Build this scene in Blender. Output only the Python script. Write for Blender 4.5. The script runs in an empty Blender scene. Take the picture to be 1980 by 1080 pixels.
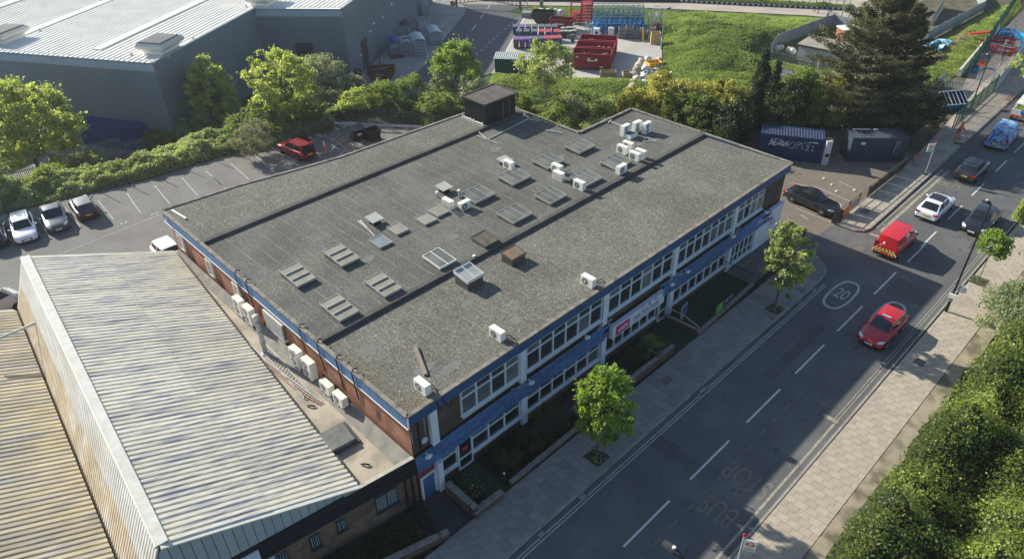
import bpy, math, random
import numpy as np
from mathutils import Vector, Matrix
random.seed(7); RNG = np.random.default_rng(7)
SC = bpy.context.scene; COL = SC.collection
R_ = math.radians

# ---------------------------------------------------------------- camera
cam = bpy.data.cameras.new('camera'); camo = bpy.data.objects.new('camera', cam); COL.objects.link(camo)
cam.sensor_width = 36; cam.lens = 25.503; cam.clip_start = 0.5; cam.clip_end = 2500
camo.matrix_world = Matrix([[0.71308, 0.41703, -0.56356, -13.67572], [-0.70093, 0.40746, -0.58538, -21.84915], [-0.01449, 0.81244, 0.58286, 32.83617], [0.0, 0.0, 0.0, 1.0]])
SC.camera = camo
# ---------------------------------------------------------------- sky, sun, exposure
SUN = Vector((-2.0, 12.75, 6.6)).normalized()
w = bpy.data.worlds.new('World'); SC.world = w; w.use_nodes = True
nt = w.node_tree; nt.nodes.clear()
sky = nt.nodes.new('ShaderNodeTexSky'); sky.sky_type = 'NISHITA'; sky.sun_disc = False
sky.sun_elevation = math.asin(SUN.z); sky.sun_rotation = math.atan2(SUN.x, SUN.y)
sky.altitude = 50; sky.air_density = 1.0; sky.dust_density = 0.7; sky.ozone_density = 1.6
bg = nt.nodes.new('ShaderNodeBackground'); bg.inputs[1].default_value = 0.105
ow = nt.nodes.new('ShaderNodeOutputWorld')
nt.links.new(sky.outputs[0], bg.inputs[0]); nt.links.new(bg.outputs[0], ow.inputs[0])
sl = bpy.data.lights.new('sun', 'SUN'); sl.energy = 5.0; sl.angle = R_(0.6); sl.color = (1.0, 0.955, 0.83)
slo = bpy.data.objects.new('sun', sl); COL.objects.link(slo)
slo.rotation_euler = (-SUN).to_track_quat('-Z', 'Y').to_euler(); slo.location = (0, 60, 60)
SC.view_settings.view_transform = 'Standard'; SC.view_settings.look = 'None'
SC.view_settings.exposure = 0.62; SC.view_settings.gamma = 1.0; SC.view_settings.use_curve_mapping = False
SC.cycles.max_bounces = 5; SC.cycles.transparent_max_bounces = 6

# ---------------------------------------------------------------- materials
MATS = {}
ESTATE = False
def mat(name, col, rough=.85, var=.14, scale=2.0, metal=0.0, bump=0.0, bscale=40.0, spec=.3, rnd=0.0,
        col2=None, c2scale=1.2, c2lo=.5, c2hi=.65, coat=0.0, speck=0.0, sscale=25.0, world=False, em=0.0, transl=0.0, stretch=None, speck2=None):
    if name in MATS: return MATS[name]
    m = bpy.data.materials.new(name); m.use_nodes = True; n = m.node_tree.nodes; L = m.node_tree.links
    b = n['Principled BSDF']; b.inputs['Roughness'].default_value = rough; b.inputs['Metallic'].default_value = metal
    b.inputs['Specular IOR Level'].default_value = spec; b.inputs['Coat Weight'].default_value = coat
    b.inputs['Coat Roughness'].default_value = .08
    tc = n.new('ShaderNodeTexCoord'); vec = tc.outputs['Object']
    if world:
        g = n.new('ShaderNodeNewGeometry'); vec = g.outputs['Position']
    if stretch:
        mp = n.new('ShaderNodeMapping'); mp.inputs['Scale'].default_value = stretch[:3]
        if len(stretch) > 3: mp.inputs['Rotation'].default_value = (0, 0, stretch[3])
        L.new(vec, mp.inputs[0]); svec = mp.outputs[0]
    else: svec = vec
    def noise(s, det=4, v=None):
        t = n.new('ShaderNodeTexNoise'); t.inputs['Scale'].default_value = s; t.inputs['Detail'].default_value = det
        L.new(v or svec, t.inputs['Vector']); return t
    def ramp(src, lo, hi, a, c):
        r = n.new('ShaderNodeMapRange'); r.inputs[1].default_value = lo; r.inputs[2].default_value = hi
        r.inputs[3].default_value = a; r.inputs[4].default_value = c; L.new(src, r.inputs[0]); return r.outputs[0]
    cur = None
    rgb = n.new('ShaderNodeRGB'); rgb.outputs[0].default_value = (*col, 1); cur = rgb.outputs[0]
    if col2:
        t = noise(c2scale, 5); f = ramp(t.outputs['Fac'], c2lo, c2hi, 0, 1)
        mx = n.new('ShaderNodeMix'); mx.data_type = 'RGBA'; L.new(f, mx.inputs['Factor']); L.new(cur, mx.inputs[6]); mx.inputs[7].default_value = (*col2, 1); cur = mx.outputs[2]
    f = None
    if var:
        t = noise(scale); f = ramp(t.outputs['Fac'], .3, .7, 1 - var, 1 + var)
    if speck:
        t = n.new('ShaderNodeTexVoronoi'); t.inputs['Scale'].default_value = sscale; L.new(vec, t.inputs['Vector'])
        sp = n.new('ShaderNodeSeparateColor'); L.new(t.outputs['Color'], sp.inputs[0])
        f2 = ramp(sp.outputs[0], 0, 1, 1 - speck, 1 + speck)
        if speck2:
            f3 = ramp(sp.outputs[1], speck2[0], speck2[0] + .02, 1, speck2[1])
            q = n.new('ShaderNodeMath'); q.operation = 'MULTIPLY'; L.new(f2, q.inputs[0]); L.new(f3, q.inputs[1]); f2 = q.outputs[0]
        if f is None: f = f2
        else:
            q = n.new('ShaderNodeMath'); q.operation = 'MULTIPLY'; L.new(f, q.inputs[0]); L.new(f2, q.inputs[1]); f = q.outputs[0]
    if rnd:
        oi = n.new('ShaderNodeObjectInfo'); f2 = ramp(oi.outputs['Random'], 0, 1, 1 - rnd, 1 + rnd)
        if f is None: f = f2
        else:
            q = n.new('ShaderNodeMath'); q.operation = 'MULTIPLY'; L.new(f, q.inputs[0]); L.new(f2, q.inputs[1]); f = q.outputs[0]
    if f is not None:
        q = n.new('ShaderNodeVectorMath'); q.operation = 'SCALE'; L.new(cur, q.inputs[0]); L.new(f, q.inputs['Scale']); cur = q.outputs[0]
    L.new(cur, b.inputs['Base Color'])
    if bump:
        t = noise(bscale, 3, vec); bp = n.new('ShaderNodeBump'); bp.inputs['Strength'].default_value = bump; bp.inputs['Distance'].default_value = .02
        L.new(t.outputs['Fac'], bp.inputs['Height']); L.new(bp.outputs[0], b.inputs['Normal'])
    if em: b.inputs['Emission Color'].default_value = (*col, 1); b.inputs['Emission Strength'].default_value = em
    MATS[name] = m; return m

def leafmat(name, c1, c2, transl=.35, rough=.55):
    transl = min(.5, transl * 1.3)
    def mute(c): g = (c[0] + c[1] + c[2]) / 3; return tuple((v * .82 + g * .18) * 1.12 for v in c)
    c1 = mute(c1); c2 = mute(c2)
    """leaf colour varies from leaf to leaf through the stored attribute 'leafrand'"""
    m = bpy.data.materials.new(name); m.use_nodes = True; n = m.node_tree.nodes; L = m.node_tree.links
    b = n['Principled BSDF']; b.inputs['Roughness'].default_value = rough; b.inputs['Specular IOR Level'].default_value = .35
    a = n.new('ShaderNodeAttribute'); a.attribute_name = 'leafrand'
    mx = n.new('ShaderNodeMix'); mx.data_type = 'RGBA'; L.new(a.outputs['Fac'], mx.inputs['Factor']); mx.inputs[6].default_value = (*c1, 1); mx.inputs[7].default_value = (*c2, 1)
    L.new(mx.outputs[2], b.inputs['Base Color'])
    t = n.new('ShaderNodeBsdfTranslucent'); sc = n.new('ShaderNodeVectorMath'); sc.operation = 'MULTIPLY'; L.new(mx.outputs[2], sc.inputs[0]); sc.inputs[1].default_value = (1.9, 1.8, 1.0)
    L.new(sc.outputs[0], t.inputs[0])
    ms = n.new('ShaderNodeMixShader'); ms.inputs[0].default_value = transl; L.new(b.outputs[0], ms.inputs[1]); L.new(t.outputs[0], ms.inputs[2])
    L.new(ms.outputs[0], n['Material Output'].inputs[0]); MATS[name] = m; return m

def brickmat(name, c1, c2, mortar, ang=0.0, bw=.225, bh=.075, rough=.9, stain=.25):
    m = bpy.data.materials.new(name); m.use_nodes = True; n = m.node_tree.nodes; L = m.node_tree.links
    b = n['Principled BSDF']; b.inputs['Roughness'].default_value = rough; b.inputs['Specular IOR Level'].default_value = .2
    tc = n.new('ShaderNodeNewGeometry'); sp = n.new('ShaderNodeSeparateXYZ'); L.new(tc.outputs['Position'], sp.inputs[0])
    ma = n.new('ShaderNodeMath'); ma.operation = 'MULTIPLY'; ma.inputs[1].default_value = math.cos(ang); L.new(sp.outputs[0], ma.inputs[0])
    mb = n.new('ShaderNodeMath'); mb.operation = 'MULTIPLY_ADD'; mb.inputs[1].default_value = math.sin(ang); L.new(sp.outputs[1], mb.inputs[0]); L.new(ma.outputs[0], mb.inputs[2])
    cb = n.new('ShaderNodeCombineXYZ'); L.new(mb.outputs[0], cb.inputs[0]); L.new(sp.outputs[2], cb.inputs[1])
    t = n.new('ShaderNodeTexBrick'); L.new(cb.outputs[0], t.inputs['Vector'])
    t.inputs['Color1'].default_value = (*c1, 1); t.inputs['Color2'].default_value = (*c2, 1); t.inputs['Mortar'].default_value = (*mortar, 1)
    t.inputs['Scale'].default_value = 1; t.inputs['Brick Width'].default_value = bw; t.inputs['Row Height'].default_value = bh; t.inputs['Mortar Size'].default_value = .011
    no = n.new('ShaderNodeTexNoise'); no.inputs['Scale'].default_value = 1.1; no.inputs['Detail'].default_value = 5; L.new(tc.outputs['Position'], no.inputs['Vector'])
    r = n.new('ShaderNodeMapRange'); r.inputs[1].default_value = .3; r.inputs[2].default_value = .7; r.inputs[3].default_value = 1 - stain; r.inputs[4].default_value = 1 + stain; L.new(no.outputs['Fac'], r.inputs[0])
    q = n.new('ShaderNodeVectorMath'); q.operation = 'SCALE'; L.new(t.outputs['Color'], q.inputs[0]); L.new(r.outputs[0], q.inputs['Scale'])
    L.new(q.outputs[0], b.inputs['Base Color'])
    bp = n.new('ShaderNodeBump'); bp.inputs['Strength'].default_value = .5; bp.inputs['Distance'].default_value = .01; bp.invert = True
    L.new(t.outputs['Fac'], bp.inputs['Height']); L.new(bp.outputs[0], b.inputs['Normal'])
    MATS[name] = m; return m

# ---------------------------------------------------------------- mesh builder
class MB:
    def __init__(s): s.v = []; s.f = []; s.mi = []; s.sm = []
    def add(s, vs, fs, mi=0, sm=False):
        o = len(s.v); s.v.extend([tuple(p) for p in vs])
        for f in fs: s.f.append(tuple(i + o for i in f)); s.mi.append(mi); s.sm.append(sm)
        return s
    def box(s, x0, x1, y0, y1, z0, z1, mi=0):
        return s.add([(x0,y0,z0),(x1,y0,z0),(x1,y1,z0),(x0,y1,z0),(x0,y0,z1),(x1,y0,z1),(x1,y1,z1),(x0,y1,z1)],
                     [(0,3,2,1),(4,5,6,7),(0,1,5,4),(1,2,6,5),(2,3,7,6),(3,0,4,7)], mi)
    def obox(s, c, sz, ang=0, mi=0, tilt=0):
        hx, hy, hz = [a / 2 for a in sz]; M = Matrix.Translation(c) @ Matrix.Rotation(ang, 4, 'Z') @ Matrix.Rotation(tilt, 4, 'X')
        p = [M @ Vector((x, y, z)) for z in (-hz, hz) for x, y in ((-hx,-hy),(hx,-hy),(hx,hy),(-hx,hy))]
        return s.add(p, [(0,3,2,1),(4,5,6,7),(0,1,5,4),(1,2,6,5),(2,3,7,6),(3,0,4,7)], mi)
    def bar(s, a, b, w, h=None, mi=0):
        a = Vector(a); b = Vector(b); d = b - a; h = h or w
        if d.length < 1e-6: return s
        dn = d.normalized(); sd = dn.cross(Vector((0, 0, 1)))
        sd = Vector((1, 0, 0)) if sd.length < 1e-3 else sd.normalized(); up = sd.cross(dn)
        p = [q + sd * x * w / 2 + up * y * h / 2 for q in (a, b) for x, y in ((-1,-1),(1,-1),(1,1),(-1,1))]
        return s.add(p, [(0,1,2,3),(7,6,5,4),(0,4,5,1),(1,5,6,2),(2,6,7,3),(3,7,4,0)], mi)
    def cyl(s, a, b, r0, r1=None, n=10, mi=0, cap=True, sm=True):
        a = Vector(a); b = Vector(b); r1 = r0 if r1 is None else r1; dn = (b - a).normalized()
        sd = dn.cross(Vector((0, 0, 1))); sd = Vector((1, 0, 0)) if sd.length < 1e-3 else sd.normalized(); up = sd.cross(dn)
        p = []
        for q, r in ((a, r0), (b, r1)):
            for i in range(n):
                t = 2 * math.pi * i / n; p.append(q + (sd * math.cos(t) + up * math.sin(t)) * r)
        s.add(p, [(i, (i + 1) % n, n + (i + 1) % n, n + i) for i in range(n)], mi, sm)
        if cap: s.add(p, [tuple(range(n))[::-1], tuple(range(n, 2 * n))], mi)
        return s
    def tube(s, pts, r, n=6, mi=0):
        for i in range(len(pts) - 1):
            ra = r[i] if isinstance(r, (list, tuple)) else r; rb = r[i + 1] if isinstance(r, (list, tuple)) else r
            s.cyl(pts[i], pts[i + 1], ra, rb, n, mi, True)
        return s
    def prism(s, pts, z0, z1, mi=0):
        n = len(pts); area = sum(pts[i][0] * pts[(i + 1) % n][1] - pts[(i + 1) % n][0] * pts[i][1] for i in range(n))
        if area < 0: pts = pts[::-1]
        p = [(x, y, z0) for x, y in pts] + [(x, y, z1) for x, y in pts]
        return s.add(p, [tuple(range(n))[::-1], tuple(range(n, 2 * n))] + [(i, (i + 1) % n, n + (i + 1) % n, n + i) for i in range(n)], mi)
    def sheet(s, pts, z, mi=0):
        n = len(pts); area = sum(pts[i][0] * pts[(i + 1) % n][1] - pts[(i + 1) % n][0] * pts[i][1] for i in range(n))
        if area < 0: pts = pts[::-1]
        return s.add([(x, y, z) for x, y in pts], [tuple(range(n))], mi)
    def quad(s, a, b, c, d, mi=0, sm=False): return s.add([a, b, c, d], [(0, 1, 2, 3)], mi, sm)
    def ball(s, c, r, seg=10, ring=6, mi=0, sq=(1, 1, 1)):
        p = [(c[0], c[1], c[2] - r * sq[2])]
        for i in range(1, ring):
            a = math.pi * i / ring
            for j in range(seg):
                t = 2 * math.pi * j / seg; p.append((c[0] + r * sq[0] * math.sin(a) * math.cos(t), c[1] + r * sq[1] * math.sin(a) * math.sin(t), c[2] - r * sq[2] * math.cos(a)))
        p.append((c[0], c[1], c[2] + r * sq[2])); f = []
        for j in range(seg):
            f.append((0, 1 + (j + 1) % seg, 1 + j)); e = 1 + (ring - 2) * seg; f.append((len(p) - 1, e + j, e + (j + 1) % seg))
            for i in range(ring - 2):
                q = 1 + i * seg; f.append((q + j, q + (j + 1) % seg, q + seg + (j + 1) % seg, q + seg + j))
        return s.add(p, f, mi, True)
    def mesh(s, name, mats):
        m = bpy.data.meshes.new(name); m.from_pydata(s.v, [], s.f); m.polygons.foreach_set('material_index', s.mi); m.polygons.foreach_set('use_smooth', s.sm)
        for q in (mats if isinstance(mats, (list, tuple)) else [mats]): m.materials.append(q)
        m.update(); return m
    def build(s, name, mats, parent=None, world=False, **k):
        if world and parent is not None:
            M = (Matrix.Translation(parent.location) @ Matrix.Rotation(parent.rotation_euler.z, 4, 'Z')).inverted()
            s.v = [tuple(M @ Vector(p)) for p in s.v]
        return link(name, s.mesh(name, mats), parent, **k)

def link(name, me, parent=None, label=None, cat=None, group=None, kind=None, loc=None, rz=None):
    o = bpy.data.objects.new(name, me); COL.objects.link(o)
    if parent is not None: o.parent = parent
    if loc is not None: o.location = loc
    if rz is not None: o.rotation_euler = (0, 0, rz)
    for a, b in (('label', label), ('category', cat), ('group', group), ('kind', kind)):
        if b: o[a] = b
    return o
def thing(name, label, cat, loc=(0, 0, 0), rz=0.0, group=None):
    if len(loc) == 2: loc = (*loc, 0)
    o = bpy.data.objects.new(name, None); COL.objects.link(o); o.empty_display_size = .3
    o.location = loc; o.rotation_euler = (0, 0, rz); o['label'] = label; o['category'] = cat
    if group: o['group'] = group
    if ESTATE: lower(o)
    return o
KIDS = {}
def dup(root, loc, rz=0.0, label=None, group=None, sc=1.0, cat=None):
    r = root.copy(); COL.objects.link(r); r.location = loc if len(loc) == 3 else (*loc, 0); r.rotation_euler = (0, 0, rz)
    r.scale = (sc,) * 3 if not isinstance(sc, tuple) else sc
    if label: r['label'] = label
    if group: r['group'] = group
    if cat: r['category'] = cat
    def rec(src, dst):
        for ch in list(src.children):
            c = ch.copy(); COL.objects.link(c); c.parent = dst; rec(ch, c)
    rec(root, r); return r
def structure(name, mb, mats, parent=None, **k):
    o = mb.build(name, mats, parent, **k)
    if parent is None:
        o['kind'] = 'structure'
        if ESTATE: lower(o)
    return o
def text_mesh(txt, size, ext=.004, matl=None, align='CENTER', bold=0.0, sx=1.0):
    c = bpy.data.curves.new('lettering', 'FONT'); c.body = txt; c.size = size; c.extrude = ext; c.align_x = align; c.align_y = 'CENTER'; c.offset = bold
    o = bpy.data.objects.new('t', c); COL.objects.link(o); bpy.context.view_layer.update()
    me = bpy.data.meshes.new_from_object(o.evaluated_get(bpy.context.evaluated_depsgraph_get())); bpy.data.objects.remove(o)
    me.materials.clear(); me.materials.append(matl)
    if sx != 1: me.transform(Matrix.Scale(sx, 4, (1, 0, 0)))
    return me
def text(txt, size, matl, parent, M, name='lettering', **k):
    me = text_mesh(txt, size, matl=matl, **k); me.transform(M); return link(name, me, parent)
def upright(x, y, z, ang=0.0):     # text plane standing up, reading along direction ang, facing its right-hand side
    return Matrix.Translation((x, y, z)) @ Matrix.Rotation(ang, 4, 'Z') @ Matrix.Rotation(math.pi / 2, 4, 'X')

# ---------------------------------------------------------------- foliage
def leaf_mesh(name, P, size, mats, rnd=None, up=.3, aspect=.6, nrm=None):
    """P: (n,3) leaf centres; one folded quad per leaf"""
    n = len(P); P = np.asarray(P, float)
    a = RNG.normal(size=(n, 3)); a[:, 2] += up
    if nrm is not None: a = a * .6 + nrm
    a /= np.linalg.norm(a, axis=1)[:, None]
    b = RNG.normal(size=(n, 3)); b -= a * (b * a).sum(1)[:, None]; b /= np.linalg.norm(b, axis=1)[:, None]
    c = np.cross(a, b); s = (size * RNG.uniform(.6, 1.35, n))[:, None]
    V = np.stack([P - b * s, P - c * s * aspect + a * s * .15, P + b * s, P + c * s * aspect + a * s * .15], 1).reshape(-1, 3)
    me = bpy.data.meshes.new(name); me.vertices.add(4 * n); me.vertices.foreach_set('co', V.ravel())
    me.loops.add(4 * n); me.loops.foreach_set('vertex_index', np.arange(4 * n)); me.polygons.add(n)
    me.polygons.foreach_set('loop_start', np.arange(0, 4 * n, 4)); me.polygons.foreach_set('loop_total', np.full(n, 4))
    at = me.attributes.new('leafrand', 'FLOAT', 'FACE'); r = RNG.uniform(0, 1, n) if rnd is None else np.clip(rnd, 0, 1)
    at.data.foreach_set('value', r)
    for q in (mats if isinstance(mats, (list, tuple)) else [mats]): me.materials.append(q)
    me.update(); me.validate(); return me
def crown_points(n, rx, ry, rz, cz, nclump=60, cr=.55, shell=.55, lobes=5, seedv=0, bottom=-.7):
    """leaf centres in clumps spread through a lobed crown; returns points, per-leaf tone, clump centres"""
    g = np.random.default_rng(seedv)
    lob = g.normal(size=(lobes, 3)); lob /= np.linalg.norm(lob, axis=1)[:, None]; amp = g.uniform(-.28, .25, lobes)
    C = []
    while len(C) < nclump:
        d = g.normal(size=3); d /= np.linalg.norm(d)
        if d[2] < bottom: continue
        k = 1 + sum(amp[i] * max(0, float(d @ lob[i])) ** 4 for i in range(lobes))
        r = g.uniform(shell, 1.0) ** .7 * k
        C.append([d[0] * rx * r, d[1] * ry * r, cz + d[2] * rz * r])
    C = np.array(C); sz = g.uniform(.4, 1.35, nclump) * cr; tone = g.uniform(0, 1, nclump)
    idx = g.integers(0, nclump, n); q = g.normal(size=(n, 3)); q /= np.linalg.norm(q, axis=1)[:, None] + 1e-9
    q *= (g.uniform(0, 1, n) ** .5 * np.where(g.uniform(0, 1, n) < .22, g.uniform(1.0, 2.1, n), 1.0))[:, None]
    P = C[idx] + q * sz[idx][:, None] * np.array([1, 1, .75])
    return P, tone[idx] * .55 + g.uniform(0, .45, n), C
def limbs(mb, base, C, r0, h0, k=10, seedv=0, n=7):
    g = random.Random(seedv); top = Vector((float(C[:, 0].mean()), float(C[:, 1].mean()), float(C[:, 2].max()) * .8))
    tr = [Vector(base), Vector(base) + Vector((g.uniform(-.05, .05), g.uniform(-.05, .05), h0)), (Vector(base) + top) / 2 + Vector((g.uniform(-.15, .15), g.uniform(-.15, .15), h0 * .4)), top]
    rr = [r0, r0 * .8, r0 * .5, r0 * .15]; mb.tube(tr, rr, n)
    for i in g.sample(range(len(C)), min(k, len(C))):
        c = Vector(C[i]); t = g.uniform(.25, .8); st = tr[1].lerp(tr[3], t * .8); mid = st.lerp(c, .5) + Vector((0, 0, -.1 * (c - st).length))
        mb.tube([st, mid, c], [r0 * .38 * (1 - t * .5), r0 * .22, r0 * .06], 5)
    return mb
def poly_sample(pts, n, g=RNG):
    p = np.array(pts); lo = p.min(0); hi = p.max(0); out = []
    tot = 0
    while tot < n:
        q = g.uniform(lo, hi, (max(n * 2, 100), 2)); ins = np.zeros(len(q), bool); j = len(p) - 1
        for i in range(len(p)):
            xi, yi = p[i]; xj, yj = p[j]
            c = ((yi > q[:, 1]) != (yj > q[:, 1])) & (q[:, 0] < (xj - xi) * (q[:, 1] - yi) / (yj - yi + 1e-12) + xi); ins ^= c; j = i
        q = q[ins]; out.append(q); tot += len(q)
    return np.concatenate(out)[:n]
def bumps(q, scale=1.0, seedv=1):
    """smooth random height in about -1..1: three octaves of lattice noise"""
    q = np.asarray(q, float); h = np.zeros(len(q)); amp = 1.0; f = .42 / scale
    for k in range(4):
        lat = np.random.default_rng(seedv * 13 + k).uniform(-1, 1, (256, 256)); a = .6 + k; R = q @ np.array([[math.cos(a), -math.sin(a)], [math.sin(a), math.cos(a)]]) * f + 57.3 * k
        i = np.floor(R).astype(int); t = R - i; t = t * t * (3 - 2 * t); i0 = i % 256; i1 = (i + 1) % 256
        v = (lat[i0[:, 0], i0[:, 1]] * (1 - t[:, 0]) + lat[i1[:, 0], i0[:, 1]] * t[:, 0]) * (1 - t[:, 1]) + (lat[i0[:, 0], i1[:, 1]] * (1 - t[:, 0]) + lat[i1[:, 0], i1[:, 1]] * t[:, 0]) * t[:, 1]
        h += v * amp; amp *= .6; f *= 2.07
    return np.clip(h / 1.15, -1, 1)

# ---------------------------------------------------------------- the estate behind lies about 4.9 m below the street
SOUTH = [(-300, -300), (600, -300), (600, 40), (140, 23), (80, 9.5), (68, 9), (62, 14), (58, 18), (53.5, 23), (47.5, 28.5), (41, 34), (35.5, 39), (32, 46), (24.5, 49.3), (17, 51.3), (8, 53), (-3, 55), (-60, 68), (-300, 120)]
TZ = -4.93; CAM_SCALE = 1.15; CAM_SHIFT = Vector((2.05, 3.28, TZ))  # factor and offset of a scaling about the camera position
def inpoly(q, pts):
    p = np.array(pts); ins = np.zeros(len(q), bool); j = len(p) - 1
    for i in range(len(p)):
        xi, yi = p[i]; xj, yj = p[j]; ins ^= ((yi > q[:, 1]) != (yj > q[:, 1])) & (q[:, 0] < (xj - xi) * (q[:, 1] - yi) / (yj - yi + 1e-12) + xi); j = i
    return ins
def edge_dist(q, pts):
    p = np.array(pts); d = np.full(len(q), 1e9)
    for i in range(len(p)):
        a = p[i - 1]; b = p[i]; ab = b - a; t = np.clip(((q - a) @ ab) / (ab @ ab), 0, 1); d = np.minimum(d, np.linalg.norm(q - a - t[:, None] * ab, axis=1))
    return d
def terrain(q):
    q = np.asarray(q, float); d = np.where(inpoly(q, SOUTH), 0, edge_dist(q, SOUTH)); t = np.clip(d / 7.5, 0, 1); return TZ * t * t * (3 - 2 * t)
def lower(o):
    """set an object down on the lower estate: size and position scaled about the camera, with offset CAM_SHIFT"""
    o.location = CAM_SHIFT + Vector(o.location) * CAM_SCALE; o.scale = tuple(v * CAM_SCALE for v in o.scale); return o
ESTATE = False

# ================================================================ THE SETTING (many coordinates from here on were unprojected from image pixels)
asphalt = mat('asphalt_road', (.118, .118, .118), .9, .10, .5, bump=.25, bscale=90, speck=.16, sscale=22, col2=(.145, .143, .137), c2scale=.3, world=True)
asphalt2 = mat('asphalt_car_park', (.195, .186, .166), .92, .10, .35, bump=.2, speck=.18, sscale=20, col2=(.175, .162, .148), c2scale=.4, world=True)
asphalt3 = mat('asphalt_yard', (.20, .165, .132), .92, .14, .4, bump=.2, speck=.2, sscale=18, col2=(.16, .135, .11), c2scale=.4, world=True)
asph_new = mat('asphalt_access_road', (.13, .13, .128), .9, .06, .4, speck=.12, sscale=14, world=True)
conc = mat('concrete_ground', (.47, .445, .39), .9, .10, .5, col2=(.40, .375, .33), c2scale=.25, bump=.1, world=True)
conc_dk = mat('concrete_apron', (.27, .26, .245), .9, .1, .4, world=True)
kerbm = mat('kerb_concrete', (.30, .275, .24), .9, .15, 2, rnd=.12)
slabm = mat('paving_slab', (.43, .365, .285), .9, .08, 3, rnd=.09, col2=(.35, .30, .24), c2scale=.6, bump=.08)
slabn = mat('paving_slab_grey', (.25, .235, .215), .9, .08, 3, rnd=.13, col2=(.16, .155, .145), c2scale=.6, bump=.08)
joint = mat('paving_joint', (.24, .21, .17), .95, .2, 3)
earth = mat('earth', (.12, .10, .07), .95, .3, .8, col2=(.07, .085, .03), c2scale=.5, world=True, bump=.4, bscale=8)
grassg = mat('grass_ground', (.085, .13, .03), .95, .3, .7, col2=(.05, .08, .02), c2scale=.3, world=True, bump=.5, bscale=12)
whitep = mat('white_road_paint', (.62, .62, .60), .8, .12, 4, speck=.10, sscale=20)
faded = mat('worn_white_paint', (.44, .44, .43), .85, .15, 5, speck=.25, sscale=25)
yellowp = mat('worn_yellow_paint', (.34, .30, .225), .85, .2, 4, speck=.3, sscale=22)
yfaint = mat('faint_yellow_paint', (.20, .18, .14), .88, .2, 4, speck=.35, sscale=22)
metal_g = mat('galvanised_steel', (.42, .44, .45), .5, .12, 3, metal=.3)
white_m = mat('white_metal', (.78, .76, .70), .45, .05, 3)
dark_m = mat('dark_metal', (.03, .032, .035), .5, .1, 3)
black_p = mat('black_plastic', (.018, .018, .02), .45, .1, 3)

structure('ground', MB().sheet(SOUTH, -.06), earth)
structure('lower_ground', MB().sheet([(-300, 20), (700, 20), (700, 700), (-300, 700)], TZ - .12), grassg)
gx, gy = np.meshgrid(np.arange(-62, 152, 1.0), np.arange(6, 92, 1.0), indexing='ij'); Q = np.column_stack([gx.ravel(), gy.ravel()]); Z = terrain(Q) - .075; ins = inpoly(Q, SOUTH); ny = gx.shape[1]
Z = np.where(ins, -.11, Z)
m_ = bpy.data.meshes.new('slope'); m_.from_pydata(np.column_stack([Q, Z]).tolist(), [], [(i * ny + j, (i + 1) * ny + j, (i + 1) * ny + j + 1, i * ny + j + 1) for i in range(gx.shape[0] - 1) for j in range(ny - 1) if not (ins[i * ny + j] and ins[(i + 1) * ny + j] and ins[i * ny + j + 1] and ins[(i + 1) * ny + j + 1]) and Z[i * ny + j] > TZ - .07])
m_.materials.append(earth); link('slope', m_)['kind'] = 'structure'
# main road
N = [(-60, -6.0), (34.2, -6.0), (35.4, -5.9), (36.3, -5.5), (36.9, -4.8), (37.3, -3.4), (37.6, -2.4), (43.0, -2.9), (43.1, -4.6), (43.5, -5.2), (44.4, -5.45), (60, -5.3), (90, -4.75), (190, -3.4)]
structure('road', MB().sheet(N + [(190, -13.3), (100, -13.5), (50, -13.72), (-60, -13.95)], 0), asphalt)
mb = MB()
for x0 in [5.63 + 6 * k for k in range(-8, 6)] + [44.6, 50.6, 56.4, 62.9, 68.6, 74.6, 80.6, 86.6, 92.6, 98.6]:
    y = -9.67 + .0043 * (x0 - 5.6); L = 4 if x0 < 41 else 3.3
    mb.box(x0, x0 + L, y - .06, y + .06, .004, .006)
mb.box(41.6, 45.3, -9.68, -9.56, .004, .006)
ROAD = None
def marking(mb, m, label=None):
    o = mb.build('road_marking', m); o['kind'] = 'structure'; return o
marking(mb, whitep)
# double yellow / worn edge lines
mb = MB()
for y in (-6.30, -6.48): mb.box(-40, 34.2, y - .03, y + .03, .004, .006)
marking(mb, faded)
mb = MB()
for y in (-13.42, -13.24): mb.box(21.5, 130, y - .028, y + .028, .004, .006)
mb.box(21.3, 21.6, -13.5, -12.6, .004, .006); mb.box(45, 60, -5.75, -5.6, .004, .006); mb.box(44.6, 60, -6.3, -6.05, .004, .006)
marking(mb, yellowp)
mb = MB(); mb.box(-40, 21.2, -13.48, -13.34, .004, .006); mb.box(43.6, 43.9, -7.2, -5.7, .004, .006); marking(mb, yellowp)
mb = MB()
for k in range(12): mb.box(5.2 + k * 1.5, 5.9 + k * 1.5, -10.75, -10.67, .004, .006)
mb.box(22.3, 22.4, -13.3 + .6, -11.6, .004, .006)
marking(mb, yfaint)
def oval(cx, cy, rx, ry, w, n=40, k=2.6):
    mb = MB(); P = []
    for i in range(n):
        t = 2 * math.pi * i / n; c, s_ = math.cos(t), math.sin(t); q = (abs(c) ** k + abs(s_) ** k) ** (-1 / k)
        P.append((q * c, q * s_))
    for i in range(n):
        a = P[i]; b = P[(i + 1) % n]
        mb.quad((cx + a[0] * rx, cy + a[1] * ry, .005), (cx + b[0] * rx, cy + b[1] * ry, .005), (cx + b[0] * (rx - w), cy + b[1] * (ry - w * .7), .005), (cx + a[0] * (rx - w), cy + a[1] * (ry - w * .7), .005))
    return mb
def ground_text(txt, size, x, y, ang, m, sy=1.0, bold=0.0, z=.006):
    me = text_mesh(txt, size, ext=.0005, matl=m, bold=bold)
    me.transform(Matrix.Translation((x, y, z)) @ Matrix.Rotation(ang, 4, 'Z') @ Matrix.Scale(sy, 4, (0, 1, 0)))
    o = link('road_marking', me); o['kind'] = 'structure'; return o
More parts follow.
